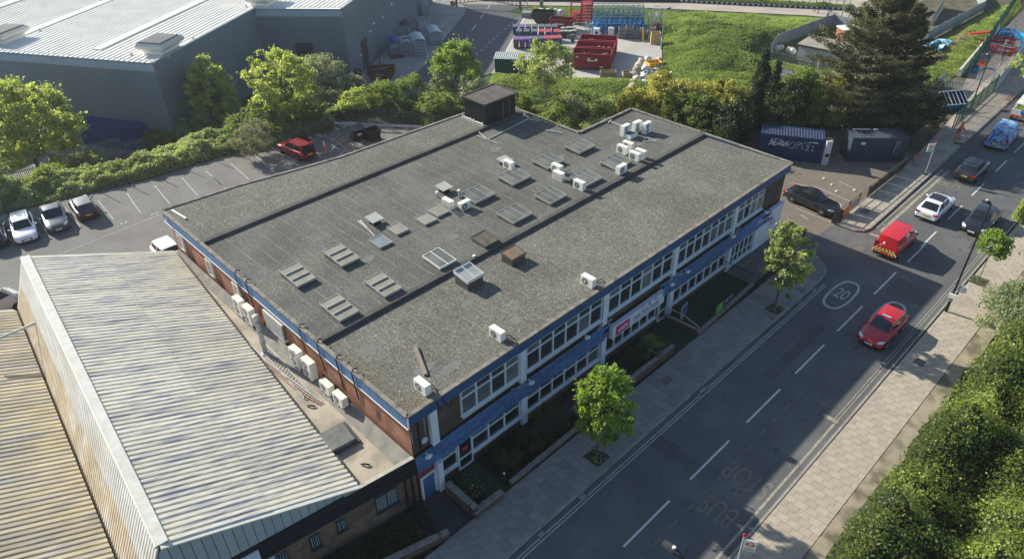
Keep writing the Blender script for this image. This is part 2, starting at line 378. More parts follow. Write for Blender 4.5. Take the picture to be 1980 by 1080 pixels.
marking(oval(33.9, -7.85, 2.2, .86, .24), faded); ground_text('20', .98, 33.95, -7.85, R_(-90), faded, sy=2.0)
marking(oval(33.7, -11.35, 2.2, .86, .24), faded); ground_text('20', .98, 33.7, -11.35, R_(90), faded, sy=2.0)
ground_text('BUS', 1.15, 11.0, -11.9, R_(90), yfaint, sy=1.9); ground_text('STOP', 1.1, 13.9, -11.9, R_(90), yfaint, sy=1.9)
ground_text('STOP', 1.15, 53.2, -7.3, R_(-90), yfaint, sy=1.9); ground_text('BUS', 1.15, 57.2, -7.3, R_(-90), yfaint, sy=1.9)
for x, y, sx, sy in ((6.5, -6.15, .5, .3), (3.2, -6.2, .5, .35), (33.0, -6.15, .4, .3), (45.9, -6.0, .4, .25), (41.5, -13.9, .4, .3), (18.1, -6.2, .7, .3)):
    g_ = thing('drain_cover', 'dark slotted drain grating ' + {6.5: 'below the first street tree', 3.2: 'nearest the bottom of the photo by the near kerb', 33.0: 'at the kerb by the side road corner', 45.9: 'at the kerb beside the post van', 41.5: 'at the far kerb beside the round headed sapling', 18.1: 'at the kerb outside the blue and pink signboard'}[x], 'drain cover', (x, y, .004), 0)
    MB().box(-sx / 2, sx / 2, -sy / 2, sy / 2, 0, .006).build('frame', dark_m, g_)
    m2 = MB()
    for k in range(5): m2.box(-sx / 2 + .04, sx / 2 - .04, -sy / 2 + .04 + k * sy * .17, -sy / 2 + .07 + k * sy * .17, .0065, .012)
    m2.build('bar', metal_g, g_)

mb = MB(); g = random.Random(4)
for (x0, x1, y0, y1) in ((22, 29.5, -8.9, -8.2), (2, 9, -12.9, -12.0), (36.5, 39, -12.6, -9.9), (47, 56, -12.9, -12.2), (12, 13.1, -9.3, -6.2), (62, 70, -6.9, -6.1)):
    mb.sheet([(x0, y0 + g.uniform(-.04, .04)), (x1, y0), (x1 + .05, y1), (x0, y1)], .002)
mb.build('asphalt_patch', mat('asphalt_patch', (.098, .098, .10), .9, .1, 1, speck=.15, sscale=20))['kind'] = 'structure'
mb = MB()
for k in range(26):
    x = g.uniform(0, 75); y = g.uniform(-13, -6.6); a = g.uniform(-.25, .25) + (1.57 if k % 5 == 0 else 0); p = (x, y, .0035)
    for j in range(g.randint(4, 9)): a += g.uniform(-.3, .3); q = (p[0] + .5 * math.cos(a), max(-13.1, min(-6.5, p[1] + .5 * math.sin(a))), .0035); mb.bar(p, q, .018, .001); p = q
mb.build('road_crack', mat('crack_seal', (.06, .06, .06), .8))['kind'] = 'structure'
mb = MB()
for k in range(60):
    x = g.uniform(-5, 80); y = g.choice((-7.6, -11.6)) + g.gauss(0, .5); r = g.uniform(.05, .22); mb.sheet([(x + r * g.uniform(.7, 1.3) * math.cos(t * .785), y + r * .8 * g.uniform(.7, 1.2) * math.sin(t * .785)) for t in range(8)], .0028)
mb.build('oil_stain', mat('oil_stain', (.085, .083, .08), .7))['kind'] = 'structure'
# pavements: base sheet + single slabs + kerb stones
def slab_me(w, l, m): return MB().box(0, w, 0, l, -.035, 0).mesh('paving_slab', m)
def paving(name, x0, x1, y0, y1, z, m, sw, slen, first, far_label=None):
    base = structure(name, MB().prism([(x0, y0), (x1, y0), (x1, y1), (x0, y1)], -.03, z - .022), joint)
    full = slab_me(sw - .016, slen - .016, m); cache = {}; n = 0; rest = MB(); k = 0; x = first if first is not None else x0
    cols = []
    xx = x0
    while xx < x1 - .05: cols.append(xx); xx += sw
    cols.sort(key=lambda q: abs(q - (first or x0)))
    for xx in cols:
        i = round((xx - x0) / sw); off = (i % 2) * slen * .5 + ((i * 7) % 3) * .04; y = y0 - off
        w_ = min(sw, x1 - xx)
        while y < y1 - .04:
            a = max(y, y0); b = min(y + slen, y1)
            if b - a > .08:
                dz = random.uniform(-.006, .006)
                if n < 290:
                    key = (round(b - a, 2), round(w_, 2))
                    if key not in cache: cache[key] = full if key == (round(slen, 2), round(sw, 2)) else slab_me(w_ - .016, b - a - .016, m)
                    link('paving_slab', cache[key], base, loc=(xx, a, z + dz)); n += 1
                else: rest.box(xx, xx + w_ - .016, a, b - .016, z - .035, z + dz)
            y += slen
    if rest.v:
        o = rest.build('far_paving', m, base); o['kind'] = 'stuff'
    return base
def kerb(parent, pts, z=.12, w=.14, step=.91, m=None):
    P = [Vector((*p, 0)) for p in pts]; me = MB().box(0, step - .012, -w, 0, -.12, 0).mesh('kerb_stone', m or kerbm)
    out = 0
    for i in range(len(P) - 1):
        d = P[i + 1] - P[i]; L = d.length; n = max(1, round(L / step)); ang = math.atan2(d.y, d.x)
        for k in range(n):
            q = P[i] + d * (k / n); o = link('kerb_stone', me, parent, loc=(q.x, q.y, z + random.uniform(-.004, .004)), rz=ang); o.scale = (L / n / step, 1, 1); out += 1
p_s = paving('pavement_far', 3.0, 62, -16.45, -13.98, .12, slabm, .46, .64, 22)
structure('pavement_beyond', MB().prism([(62, -16.5), (160, -16.5), (160, -13.3), (62, -13.6)], -.03, .118), slabm)
kerb(p_s, [(3, -13.83), (62, -13.66)], .13)
structure('verge', MB().prism([(-20, -17.6), (160, -17.2), (160, -16.5), (-20, -16.47)], -.03, .10), mat('dusty_verge', (.33, .28, .20), .95, .15, 1.2, col2=(.16, .14, .09), c2scale=.8, bump=.5, bscale=20, world=True))
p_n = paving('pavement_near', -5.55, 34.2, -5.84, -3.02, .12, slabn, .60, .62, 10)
kerb(p_n, [(-5.5, -5.98), (34.2, -5.98)], .13, w=-.14)
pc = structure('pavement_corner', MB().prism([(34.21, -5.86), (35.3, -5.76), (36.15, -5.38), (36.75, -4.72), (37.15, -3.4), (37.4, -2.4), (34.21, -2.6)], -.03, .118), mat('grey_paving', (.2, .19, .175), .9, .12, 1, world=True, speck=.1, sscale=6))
kerb(pc, [(34.21, -5.98), (35.4, -5.88), (36.3, -5.48), (36.88, -4.78), (37.28, -3.4), (37.55, -2.4)], .13, w=-.14, step=.6)
pe = structure('pavement_right', MB().prism([(43.3, -3.0), (43.3, -4.6), (43.7, -5.1), (44.5, -5.3), (60, -5.15), (90, -4.6), (190, -3.2), (190, 4.5), (105, .2), (86, -.7), (71, -2.0), (57, -3.0)], -.03, .12),
               mat('worn_paving', (.40, .345, .275), .9, .14, .8, col2=(.32, .28, .23), c2scale=.7, world=True, speck=.12, sscale=3))
kerb(pe, [(43.15, -3.0), (43.15, -4.6), (43.55, -5.2), (44.5, -5.44), (60, -5.29), (90, -4.74)], .13, w=-.14)
m2 = MB(); 
for k in range(46): m2.box(45 + k * .9, 45.02 + k * .9, -5.1 + k * .014, -3.1 + k * .018, .1205, .1225)
m2.build('slab_joints', joint, pe)['kind'] = 'stuff'
# darker patches (repairs, covers)
for px, label, cl in (((74.02, 68.29), 0, 0),): pass
for (x, y, sx, sy, rz, m_, s_) in ((43.2, -7.4, 1.3, .8, .1, asphalt2, 'brown asphalt repair patch at the mouth of the side road'),):
    pass
for (x, y, sx, sy, where) in ((30.2, -14.9, .7, .6, 'in the sunlit pavement beside the red hatchback'), (17.1, -4.1, .7, .5, 'in the shaded pavement below the signboard'), (11.4, -4.6, .7, .45, 'in the shaded pavement above the first street tree'), (40.9, -6.1, .9, .8, 'in the asphalt at the mouth of the side road'), (46.9, -3.9, 1.0, .6, 'in the pavement beside the torn orange banner')):
    z = .124 if abs(y) > 13.9 or -5.9 < y else .006
    if z < .1: z = .006
    g_ = thing('inspection_cover', 'square dark inspection cover set ' + where, 'manhole cover', (x, y, z))
    MB().box(-sx / 2, sx / 2, -sy / 2, sy / 2, -.02, .004).build('frame', mat('cover_frame', (.12, .11, .10), .8), g_)
    MB().box(-sx / 2 + .06, sx / 2 - .06, -sy / 2 + .06, sy / 2 - .06, .004, .009).build('lid', mat('cover_lid', (.16, .14, .12), .85, .3, 8), g_)

# side yard, car park, service road, recycling yard, far road
structure('yard', MB().sheet([(37.6, -2.5), (43.3, -2.95), (57, -3.0), (60.5, -2.9), (64.5, 2.5), (55.5, 12), (38.0, 12), (38.0, -2.0)], -.01), asphalt3)
structure('car_park', MB().sheet([(-60, 28), (2, 28.5), (15, 26), (27.5, 25.5), (30.5, 36.5), (27.8, 44.6), (20, 47.3), (5.5, 48.4), (-3.3, 50.3), (-10, 52), (-60, 66)], -.012), asphalt2)
ESTATE = True
structure('service_yard', MB().sheet([(-60, 58), (4, 52.8), (20.5, 49.5), (30, 48.0), (38, 50), (60, 70), (60, 74), (34, 56), (11, 56), (-10, 90), (-60, 120)], -.03), conc_dk)
LK = [(32.87, 49.50), (34.82, 49.85), (40.43, 51.90), (44.31, 53.96), (53.45, 60.84), (63.37, 67.86), (65.03, 69.49), (66.20, 71.32), (67.15, 73.95)]
RK = [(74.01, 63.22), (70.63, 64.24), (69.49, 63.32), (68.97, 61.75), (69.00, 60.05), (60.93, 54.19), (53.19, 48.65), (48.05, 45.42), (44.17, 46.05), (40.48, 46.61), (36.42, 46.70), (31.43, 46.18)]
structure('access_road', MB().sheet(LK + RK + [(20, 50), (4, 53), (-40, 60), (-40, 66), (4, 56.5), (20, 52.5)], -.02), asph_new)
ap = structure('apron', MB().prism([(25.17, 47.39), (32.87, 49.50), (34.82, 49.85), (40.43, 51.90), (44.31, 53.96), (53.45, 60.84), (63.37, 67.86), (65.03, 69.49), (66.20, 71.32), (67.32, 76.14), (64.5, 77), (33.8, 55.2), (20, 52)], -.04, .08), mat('apron_concrete', (.36, .34, .31), .9, .08, .4, world=True, col2=(.30, .285, .26), c2scale=.3))
kerb(ap, LK, .10, w=-.16, step=1.0)
mb = MB()
def road_line(mb, a, b, w_, z=-.012):
    a = Vector((*a, z)); b = Vector((*b, z)); mb.bar(a, b, w_, .004)
for a, b in (((70.17, 69.25), (68.01, 67.55)), ((65.76, 66.10), (63.27, 64.23)), ((61.06, 62.63), (58.32, 60.65)), ((56.30, 59.18), (53.48, 57.35)), ((51.48, 55.84), (48.53, 53.94)), ((46.67, 52.62), (44.31, 51.09))): road_line(mb, a, b, .14)
for k in range(16):
    t = k / 16; a = (67.3 - 24 * t, 60.2 - 12.2 * t); road_line(mb, a, (a[0] - .75, a[1] - .39), .12)
o = mb.build('road_marking', whitep); o['kind'] = 'structure'; lower(o)
mb = MB(); road_line(mb, (69.00, 60.05), (53.19, 48.65), .22, -.0); road_line(mb, (40.48, 46.61), (36.11, 46.31), .2); o = mb.build('road_marking', whitep); o['kind'] = 'structure'; lower(o)
structure('recycling_yard', MB().sheet([(69.00, 60.05), (71.05, 58.64), (72.80, 51.06), (77.29, 40.12), (61.11, 28.04), (53.76, 37.18), (48.05, 45.42), (53.19, 48.65), (60.93, 54.19)], -.005), conc)
structure('far_road', MB().sheet([(65.93, 77.18), (67.40, 72.29), (73.19, 65.02), (83.39, 52.51), (92.25, 38.89), (98.82, 28.38), (103.05, 18.99), (104.57, 15.03), (190, 20), (330, 60), (300, 300), (60, 260), (60, 78)], -.014), mat('pale_far_road', (.45, .385, .32), .9, .07, .3, world=True, col2=(.38, .33, .28), c2scale=.2))
structure('turning_head', MB().prism([(72.45, 19.17), (75.33, 19.68), (75.66, 15.74), (75.87, 13.13), (76.66, 11.51), (71.04, 8.90), (69.37, 12.54), (69.89, 16.15)], -.04, .01), asph_new)
tk = MB()
for a, b in (((72.45, 19.17), (75.29, 19.73)), ((75.29, 19.73), (75.66, 15.74)), ((75.66, 15.74), (75.87, 13.13)), ((75.87, 13.13), (76.66, 11.51)), ((70.28, 13.99), (69.61, 12.53))): tk.bar((*a, .06), (*b, .06), .25, .14)
structure('kerb', tk, kerbm)
ESTATE = False
structure('works_ground', MB().sheet([(76.86, -0.63), (87.41, 1.38), (100.05, 3.66), (127.39, 5.64), (149.25, 6.05), (260, 12), (190, 4.6), (105, .3), (86, -.6), (74, -1.6)], -.008), mat('works_surface', (.28, .245, .21), .92, .15, .5, world=True, col2=(.16, .145, .13), c2scale=.5, stretch=(1, 6, 1, .2)))
# parking bay lines
mb = MB()
import itertools
bays = [((-5.04, 48.47), (-5.37, 43.84)), ((-2.72, 48.05), (-2.93, 42.53)), ((-0.04, 47.62), (-0.23, 44.55)), ((2.41, 47.07), (1.82, 42.43)), ((4.90, 46.70), (4.41, 42.18)), ((7.45, 46.34), (6.93, 41.82)), ((9.67, 44.34), (9.40, 41.43)), ((9.76, 45.99), (9.58, 43.51)), ((12.31, 45.79), (11.87, 41.13)), ((14.91, 45.62), (14.41, 40.67)), ((17.49, 44.50), (16.76, 40.33))]
for i, (a, b) in enumerate(bays):
    a = Vector((*a, -.006)); d = (Vector((*b, -.006)) - a).normalized(); mb.bar(a - d * .1, a + d * 4.5, .09, .004)
mb.bar((*(-7.49, 40.39), -.006), (*(4.71, 41.05), -.006), .06, .004)
for a, b in (((22.71, 44.01), (22.38, 39.41)), ((24.66, 40.64), (22.14, 38.60)), ((22.72, 42.12), (20.70, 40.80)), ((22.90, 40.65), (20.83, 39.28)), ((21.72, 42.07), (24.04, 42.05)), ((24.82, 40.48), (20.84, 38.07)), ((25.13, 39.23), (21.23, 37.17))): mb.bar((*a, -.006), (*b, -.006), .10, .004)
o = mb.build('bay_marking', faded); o['kind'] = 'structure'; MATS['worn_white_paint']
mb = MB()
for a, b in (((47.44, 3.60), (47.93, 1.62)), ((48.31, 1.82), (47.85, -2.07)), ((50.81, 0.40), (50.35, -1.46)), ((43.35, 0.85), (43.26, -2.87)), ((42.58, -0.04), (42.28, -0.87))): mb.bar((*a, -.004), (*b, -.004), .07, .004)
o = mb.build('bay_marking', faded); o['kind'] = 'structure'
for k, (u_) in enumerate(((-2.2, 41.9), (.4, 41.5), (3.0, 41.1), (5.6, 40.8), (8.2, 40.4))):
    ground_text('P.P', .55, u_[0] + 2.3, u_[1] - .1, R_(-8), faded, z=-.006)

# ================================================================ MAIN BUILDING
felt = mat('mineral_felt_roof', (.128, .124, .102), .95, .15, .35, speck=.42, sscale=15, speck2=(.90, 1.85), col2=(.150, .147, .118), c2scale=.22, c2lo=.4, c2hi=.7, bump=.3, bscale=60, world=True)
felt_m = mat('mineral_felt_middle', (.110, .108, .094), .95, .15, .3, speck=.38, sscale=17, speck2=(.93, 1.6), col2=(.126, .125, .106), c2scale=.3, c2lo=.4, c2hi=.65, bump=.3, bscale=60, world=True)
felt_dk = mat('felt_flashing', (.10, .095, .085), .95, .2, 1.0, speck=.3, sscale=14, world=True)
trimm = mat('weathered_trim', (.24, .215, .18), .9, .25, 2, world=True, col2=(.13, .11, .09), c2scale=1.5)
blue_f = mat('blue_fascia', (.035, .085, .19), .6, .10, 1.2, world=True)
blue_s = mat('blue_boarding', (.10, .20, .36), .65, .14, 6, rnd=.10, stretch=(6, 6, .5))
blue_c = mat('blue_tile', (.05, .12, .26), .6, .15, 2, rnd=.22)
whitew = mat('white_frame', (.62, .68, .72), .5, .06, 3)
whitec = mat('white_pillar', (.60, .67, .74), .6, .08, 1.5)
glass = mat('window_glass', (.02, .026, .028), .06, .3, .6, spec=.8, rnd=.5)
glass_b = mat('window_glass_blind', (.11, .13, .14), .1, .25, .9, spec=.7, rnd=.3)
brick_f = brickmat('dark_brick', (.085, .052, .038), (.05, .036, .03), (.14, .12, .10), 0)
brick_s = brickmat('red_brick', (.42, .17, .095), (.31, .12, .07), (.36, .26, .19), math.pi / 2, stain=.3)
brick_g = brickmat('red_brick_plinth', (.16, .07, .05), (.12, .055, .042), (.15, .11, .09), 0)
main = thing('office_building', 'long two storey brick office block with blue fascia and grey felt flat roof', 'building')
H = 6.5; LX = 38.33
# back outline bends
BK = [(38.33, 15.95), (31.05, 15.95), (31.05, 23.9), (30.6, 24.0)]
mb = MB()
outer = [(0.15, .2), (38.15, .2), (38.15, 15.8), (30.9, 15.8), (30.9, 23.9), (27, 26.1), (14.02, 26.65), (10.3, 27.3), (5.6, 28.2), (.2, 28.75)]
n = len(outer)
for i in range(n):
    a = outer[i]; b = outer[(i + 1) % n]
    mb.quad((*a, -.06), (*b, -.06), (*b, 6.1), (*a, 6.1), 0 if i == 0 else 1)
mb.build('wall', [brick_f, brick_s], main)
# roof: three strips that fall to valleys
def strip(name, pts_lo, pts_hi, m):
    pass
m2 = MB(); m2.add([(.12, .12, 6.5), (38.2, .12, 6.5), (38.2, 8.02, 6.30), (.12, 8.02, 6.30)], [(0, 1, 2, 3)]); m2.build('roof_front', felt, main)
m2 = MB(); m2.add([(.12, 8.3, 6.52), (38.2, 8.3, 6.52), (38.2, 15.85, 6.42), (30.95, 15.85, 6.42), (30.95, 22.6, 6.325), (.12, 22.6, 6.325)], [(0, 1, 2, 3, 4, 5)]); m2.build('roof_middle', felt_m, main)
m2 = MB(); m2.add([(.12, 22.95, 6.52), (30.9, 22.95, 6.52), (30.9, 23.9, 6.52), (27, 26.15, 6.5), (14.02, 26.75, 6.5), (10.3, 27.4, 6.5), (5.6, 28.3, 6.5), (.12, 28.85, 6.5)], [(0, 1, 2, 3, 4, 5, 6, 7)]); m2.build('roof_back', felt, main)
m2 = MB(); m2.box(.12, 38.2, 8.0, 8.32, 5.9, 6.515); m2.box(.12, 30.9, 22.62, 22.97, 5.9, 6.515); m2.box(.12, 38.2, 7.72, 8.0, 6.0, 6.312); m2.box(.12, 30.9, 22.35, 22.6, 6.0, 6.335)
m2.build('valley_step', felt_dk, main)
m2 = MB()
E_ = [(0, 0), (38.33, 0), (38.33, 15.95), (31.05, 15.95), (31.05, 24.0), (27, 26.3), (14.02, 26.9), (10.3, 27.55), (5.6, 28.45), (0, 28.98)]
n = len(E_)
for i in range(n):
    a = Vector((*E_[i], 6.53)); b = Vector((*E_[(i + 1) % n], 6.53)); m2.bar(a, b, .24, .09)
m2.build('roof_edge_trim', trimm, main)
# felt joints
m2 = MB()
for k in range(36):
    x = 1.1 + k * 1.02; m2.add([(x, .2, 6.503), (x + .06, .2, 6.503), (x + .06, 7.7, 6.315), (x, 7.7, 6.315)], [(0, 1, 2, 3)])
    y1 = 22.4 if x < 30.8 else 15.8; z1 = 6.332 if x < 30.8 else 6.425
    m2.add([(x + .4, 8.4, 6.527), (x + .47, 8.4, 6.527), (x + .47, y1, z1), (x + .4, y1, z1)], [(0, 1, 2, 3)])
    if x < 26: m2.add([(x, 23.1, 6.527), (x + .05, 23.1, 6.527), (x + .05, 26.6, 6.515), (x, 26.6, 6.515)], [(0, 1, 2, 3)])
o = m2.build('felt_joint', mat('felt_lap', (.175, .165, .145), .95, .35, .9, world=True), main); o['kind'] = 'stuff'
m2 = MB(); rr = random.Random(3)
for (x, y, sx, sy) in ((9.1, 1.6, .9, .7), (2.8, 2.2, 1.5, .8), (8.3, 4.9, 1.1, .5), (3.9, 1.2, 1.6, .7), (17, 6, .8, .5), (15.5, 12.5, 1.2, .7), (24, 19, 1.4, .9), (1.6, 5.6, 1.1, 1.2), (12.4, 11.0, 1.0, .9), (26.5, 14, .9, .8), (33, 10.8, 1.2, .7), (6.8, 13, 1.4, .8)):
    z = 6.507 - .041 * y if y < 8 else 6.535 - .0224 * (y - 8.3); P_ = []
    for i in range(10):
        t = i * .628; q = rr.uniform(.7, 1.05); P_.append((x + sx / 2 * q * math.cos(t), y + sy / 2 * q * math.sin(t)))
    m2.add([(p[0], p[1], (6.508 - .025 * p[1]) if y < 8 else 6.531 - .0136 * (p[1] - 8.3)) for p in P_], [tuple(range(10))])
m2.build('felt_patch', mat('felt_patch', (.17, .165, .155), .9, .12, 2), main)['kind'] = 'stuff'
# moss and lichen along the edges
rr = np.random.default_rng(4); q = np.concatenate([np.stack([rr.uniform(.2, 38, 800), .18 + rr.exponential(.16, 800)], 1), np.stack([.2 + rr.exponential(.25, 500), rr.uniform(.1, 7.5, 500)], 1), rr.normal((1.2, .5), (.6, .35), (330, 2)), rr.normal((.7, 4.2), (.3, .8), (150, 2)), rr.normal((38, 15.6), (.5, .2), (250, 2)), np.stack([rr.uniform(31.2, 38, 300), 15.85 - rr.exponential(.2, 300)], 1)])
q = q[(q[:, 0] > .13) & (q[:, 1] > .13)]
z = np.where(q[:, 1] < 8.1, 6.515 - .025 * q[:, 1], 6.54 - .0136 * (q[:, 1] - 8.3))
me = leaf_mesh('lichen', np.column_stack([q, z]), .03, leafmat('lichen', (.24, .20, .10), (.30, .17, .06), 0, .9), up=6)
o = link('lichen', me, main); o['kind'] = 'stuff'
# fascia
m2 = MB(); m2.box(.02, 38.31, -.02, .10, 5.77, 6.47); m2.box(38.25, 38.37, .1, 15.9, 5.8, 6.47); m2.box(31.0, 38.2, 15.85, 15.97, 5.8, 6.47); m2.build('fascia', blue_f, main)
fb = MB().box(-.05, .02, 0, .142, 5.66, 6.485).mesh('fascia_board', blue_s)
for k in range(193): link('fascia_board', fb, main, loc=(0, .10 + k * .1496, 0))
m2 = MB(); m2.box(-.085, .05, .0, 28.95, 5.60, 5.655); m2.box(-.06, .03, -.045, .0, 5.66, 6.48); m2.build('fascia_trim', white_m, main)
# pillars
PX = [1.55, 8.1, 15.45, 22.95, 30.55]
for i, x in enumerate(PX):
    w_ = .23
    MB().box(x - w_, x + w_, -.06, .25, 3.36, 5.765).build('pillar', whitec, main)
    if 0 < i < 5: MB().box(x - w_, x + w_, -.14, .25, 0, 2.28).build('pillar', whitec, main)
MB().box(1.22, 1.56, -.42, .18, 0, 2.25).build('pillar', whitec, main)
def glazing(name, x0, x1, z0, z1, nl, tz, y=.02, bottom=True, blinds=(), two=False):
    """frame with nl lights, each with a transom pane above tz; panes are single objects"""
    fr = MB(); d = .07; lw = (x1 - x0) / nl
    fr.box(x0, x1, y - .02, y + .14, z0, z0 + .07); fr.box(x0, x1, y - .02, y + .14, z1 - .05, z1)
    if bottom: fr.box(x0 - .05, x1 + .05, y - .14, y + .1, z0 - .09, z0 - .005)
    for k in range(nl + 1):
        x = x0 + k * lw; a = x - (0 if k == 0 else .045); b = x + (0 if k == nl else .045); fr.box(a, b, y - .03, y + .13, z0 + .07, z1 - .05)
    if tz:
        for k in range(nl): fr.box(x0 + k * lw + .045, x0 + (k + 1) * lw - .045, y - .015, y + .12, tz - .04, tz + .04)
    f = fr.build('window', whitew, main)
    for k in range(nl):
        a = x0 + k * lw + .05; b = x0 + (k + 1) * lw - .05
        g_ = glass_b if k in blinds else glass
        MB().box(a, b, y + .05, y + .07, z0 + .07, (tz or z1) - .04).build('pane', g_, f)
        if tz: MB().box(a, b, y + .05, y + .07, tz + .04, z1 - .05).build('pane', glass if k % 3 else glass_b, f)
    return f
glazing('w', 3.45, 7.82, 3.98, 5.76, 4, 5.22, blinds=(0, 1, 3))
glazing('w', 8.42, 15.12, 3.98, 5.76, 6, 5.22, blinds=(4,))
glazing('w', 15.78, 22.62, 3.98, 5.76, 6, 5.22, blinds=(3,))
glazing('w', 23.28, 30.22, 3.98, 5.76, 7, 5.22, blinds=(4, 5, 6))
glazing('w', 30.88, 34.6, 3.98, 5.76, 4, 5.22, blinds=(0, 2, 3))
glazing('w', 1.78, 2.86, .70, 2.2, 1, 1.72, blinds=())
glazing('w', 4.02, 7.82, .70, 2.2, 3, 1.72)
glazing('w', 8.42, 15.12, .70, 2.2, 6, 1.72, blinds=(5,))
glazing('w', 15.78, 21.3, .70, 2.05, 6, 0)
glazing('w', 23.28, 30.22, .70, 2.2, 7, 1.78, blinds=())
glazing('w', 30.88, 34.2, .25, 2.3, 5, 1.95, bottom=True)
MB().box(30.9, 34.18, -.03, .0, 1.0, 1.08).build('window_rail', whitew, main)
# plinth brick under the lower windows
m2 = MB(); m2.box(1.56, 30.6, .05, .22, 0, .6); m2.build('plinth', brick_g, main)
MB().box(34.25, 38.3, -.10, .2, -.05, 2.85).build('rendered_wall', mat('white_render', (.62, .66, .70), .8, .06, 1, world=True), main)
# hung tiles in five courses, each tile a piece
tl = MB(); tl.add([(0, -.15, 0), (1.15, -.15, 0), (1.15, -.15, .03), (0, -.15, .03), (0, -.08, .208), (1.145, -.08, .208), (0, -.05, 0), (1.15, -.05, 0)], [(0, 1, 2, 3), (3, 2, 5, 4), (0, 3, 4, 6), (1, 7, 5, 2), (0, 6, 7, 1)])
tm = tl.mesh('hung_tile', blue_c)
for c_ in range(5):
    off = (c_ % 2) * .6; x = .1 - off
    while x < 36.0:
        a = max(x, .1)
        if not (15.9 < x + .6 < 21.6):
            o = link('hung_tile', tm, main, loc=(a, .02 * c_ - .015, 2.22 + c_ * .235)); 
            if a > x: o.scale = ((1.165 - (a - x)) / 1.165, 1, 1)
        x += 1.18
# dark brick band hides behind; sign box and shelf
MB().box(35.95, 37.9, -.35, -.03, 2.9, 3.35).build('sign_box', whitec, main)
MB().box(35.0, 38.3, -.2, -.02, 2.86, 2.9).build('ledge', dark_m, main)
# doors
def door(name, x0, x1, z0, z1, y, frame, panel, handle=True, glazed=0, label=None):
    fr = MB(); fr.box(x0, x0 + .09, y - .05, y + .1, z0, z1); fr.box(x1 - .09, x1, y - .05, y + .1, z0, z1); fr.box(x0 + .09, x1 - .09, y - .05, y + .1, z1 - .09, z1)
    if glazed: fr.box(x0 + .09, x1 - .09, y - .05, y + .1, z0, z0 + .12); fr.box(x0 + .09, x1 - .09, y - .04, y + .1, (z0 + z1) / 2 - .3, (z0 + z1) / 2 - .2)
    f = fr.build(name, frame, main)
    if label: f['label'] = label
    if glazed:
        m_ = (z0 + z1) / 2
        MB().box(x0 + .1, x1 - .1, y, y + .03, z0 + .12, m_ - .31).build('pane', glass, f); MB().box(x0 + .1, x1 - .1, y, y + .03, m_ - .19, z1 - .1).build('pane', glass, f)
    else: MB().box(x0 + .1, x1 - .1, y, y + .05, z0, z1 - .1).build('door_leaf', panel, f)
    MB().cyl((x1 - .2, y - .09, (z0 + z1) / 2 - .05), (x1 - .2, y - .03, (z0 + z1) / 2 - .05), .03, n=8).build('handle', metal_g, f)
    return f
door('door', .22, 1.2, 0, 1.72, -.12, white_m, mat('blue_door', (.05, .12, .27), .55, .12, 2), label='blue solid door in a white frame')
MB().box(.1, 1.2, -.09, .2, 1.74, 2.22).build('door_surround', mat('maroon_brick', (.17, .05, .045), .9, .2, 4), main)
d1 = door('door', 2.9, 3.98, .02, 2.2, -.02, whitew, None, glazed=1, label='white glazed door with a small red sticker')
MB().box(3.25, 3.62, -.045, -.03, 1.35, 1.62).build('sticker', mat('red_sticker', (.55, .04, .08), .6), d1)
door('door', 21.6, 22.65, .02, 2.2, -.02, whitew, None, glazed=1, label='white glazed entrance door beside the signboard')
# wall bits on the dark brick bay
m2 = MB(); m2.cyl((.95, .12, 3.95), (.95, .22, 3.95), .2, n=14); m2.build('vent_cowl', mat('cowl', (.5, .55, .56), .6), main)
MB().box(.62, .68, .14, .2, 3.55, 5.7).build('downpipe', black_p, main); MB().box(.2, .23, .15, .2, 4.3, 5.1).build('cable', metal_g, main); MB().box(1.05, 1.08, .15, .2, 4.3, 5.6).build('cable', metal_g, main)
def lampy(x, z):
    m2 = MB(); m2.ball((x, -.35, z), .16, 10, 6, sq=(1.5, 1, .6)); m2.bar((x, -.1, z + .1), (x, -.35, z), .05); m2.build('wall_lamp', mat('lamp_grey', (.6, .64, .66), .5), main)
lampy(.75, 3.28); lampy(8.45, 3.3); lampy(13.4, 3.75); lampy(22.4, 3.1); lampy(24.3, 3.25); lampy(30.1, 3.5); lampy(34.9, 3.6)
for x in (8.1, 15.45, 22.95, 30.55):
    m2 = MB(); g = random.Random(int(x))
    for k in range(8): a = (x + g.uniform(-.9, .5), -.17 + g.uniform(-.08, 0), 3.4 + g.uniform(-.1, .35)); m2.bar(a, (a[0] + g.uniform(-.5, .5), a[1], a[2] + g.uniform(-.15, .15)), .035)
    m2.build('loose_cable', mat('pale_cable', (.4, .4, .38), .7), main)
# side windows in the red brick wall
for (y, z0, z1, w_) in ((27.2, 3.95, 5.1, .62), (22.6, 3.9, 5.05, .62), (18.7, 3.85, 5.0, .62)):
    fr = MB(); fr.box(.02, .17, y - w_ / 2 - .1, y + w_ / 2 + .1, z0 - .1, z0); fr.box(.02, .17, y - w_ / 2 - .1, y + w_ / 2 + .1, z1, z1 + .1)
    for s in (-1, 1): fr.box(.02, .17, y + s * (w_ / 2 + .05) - .05, y + s * (w_ / 2 + .05) + .05, z0, z1)
    fr.box(.05, .17, y - .02, y + .02, z0, z1)
    f = fr.build('window', white_m, main); MB().box(.10, .12, y - w_ / 2, y + w_ / 2, z0, z1).build('pane', glass_b, f)
fr = MB(); fr.box(-.02, .17, 12.6, 14.9, 5.0, 5.1); fr.box(-.06, .17, 12.6, 14.9, 3.72, 3.84)
for k in range(17): fr.box(-.06, -.03, 12.65 + k * .135, 12.68 + k * .135, 3.84, 5.0)
f = fr.build('window', white_m, main); f['label'] = 'side window behind white security bars'; MB().box(.08, .12, 12.65, 14.85, 3.84, 5.0).build('pane', glass_b, f)
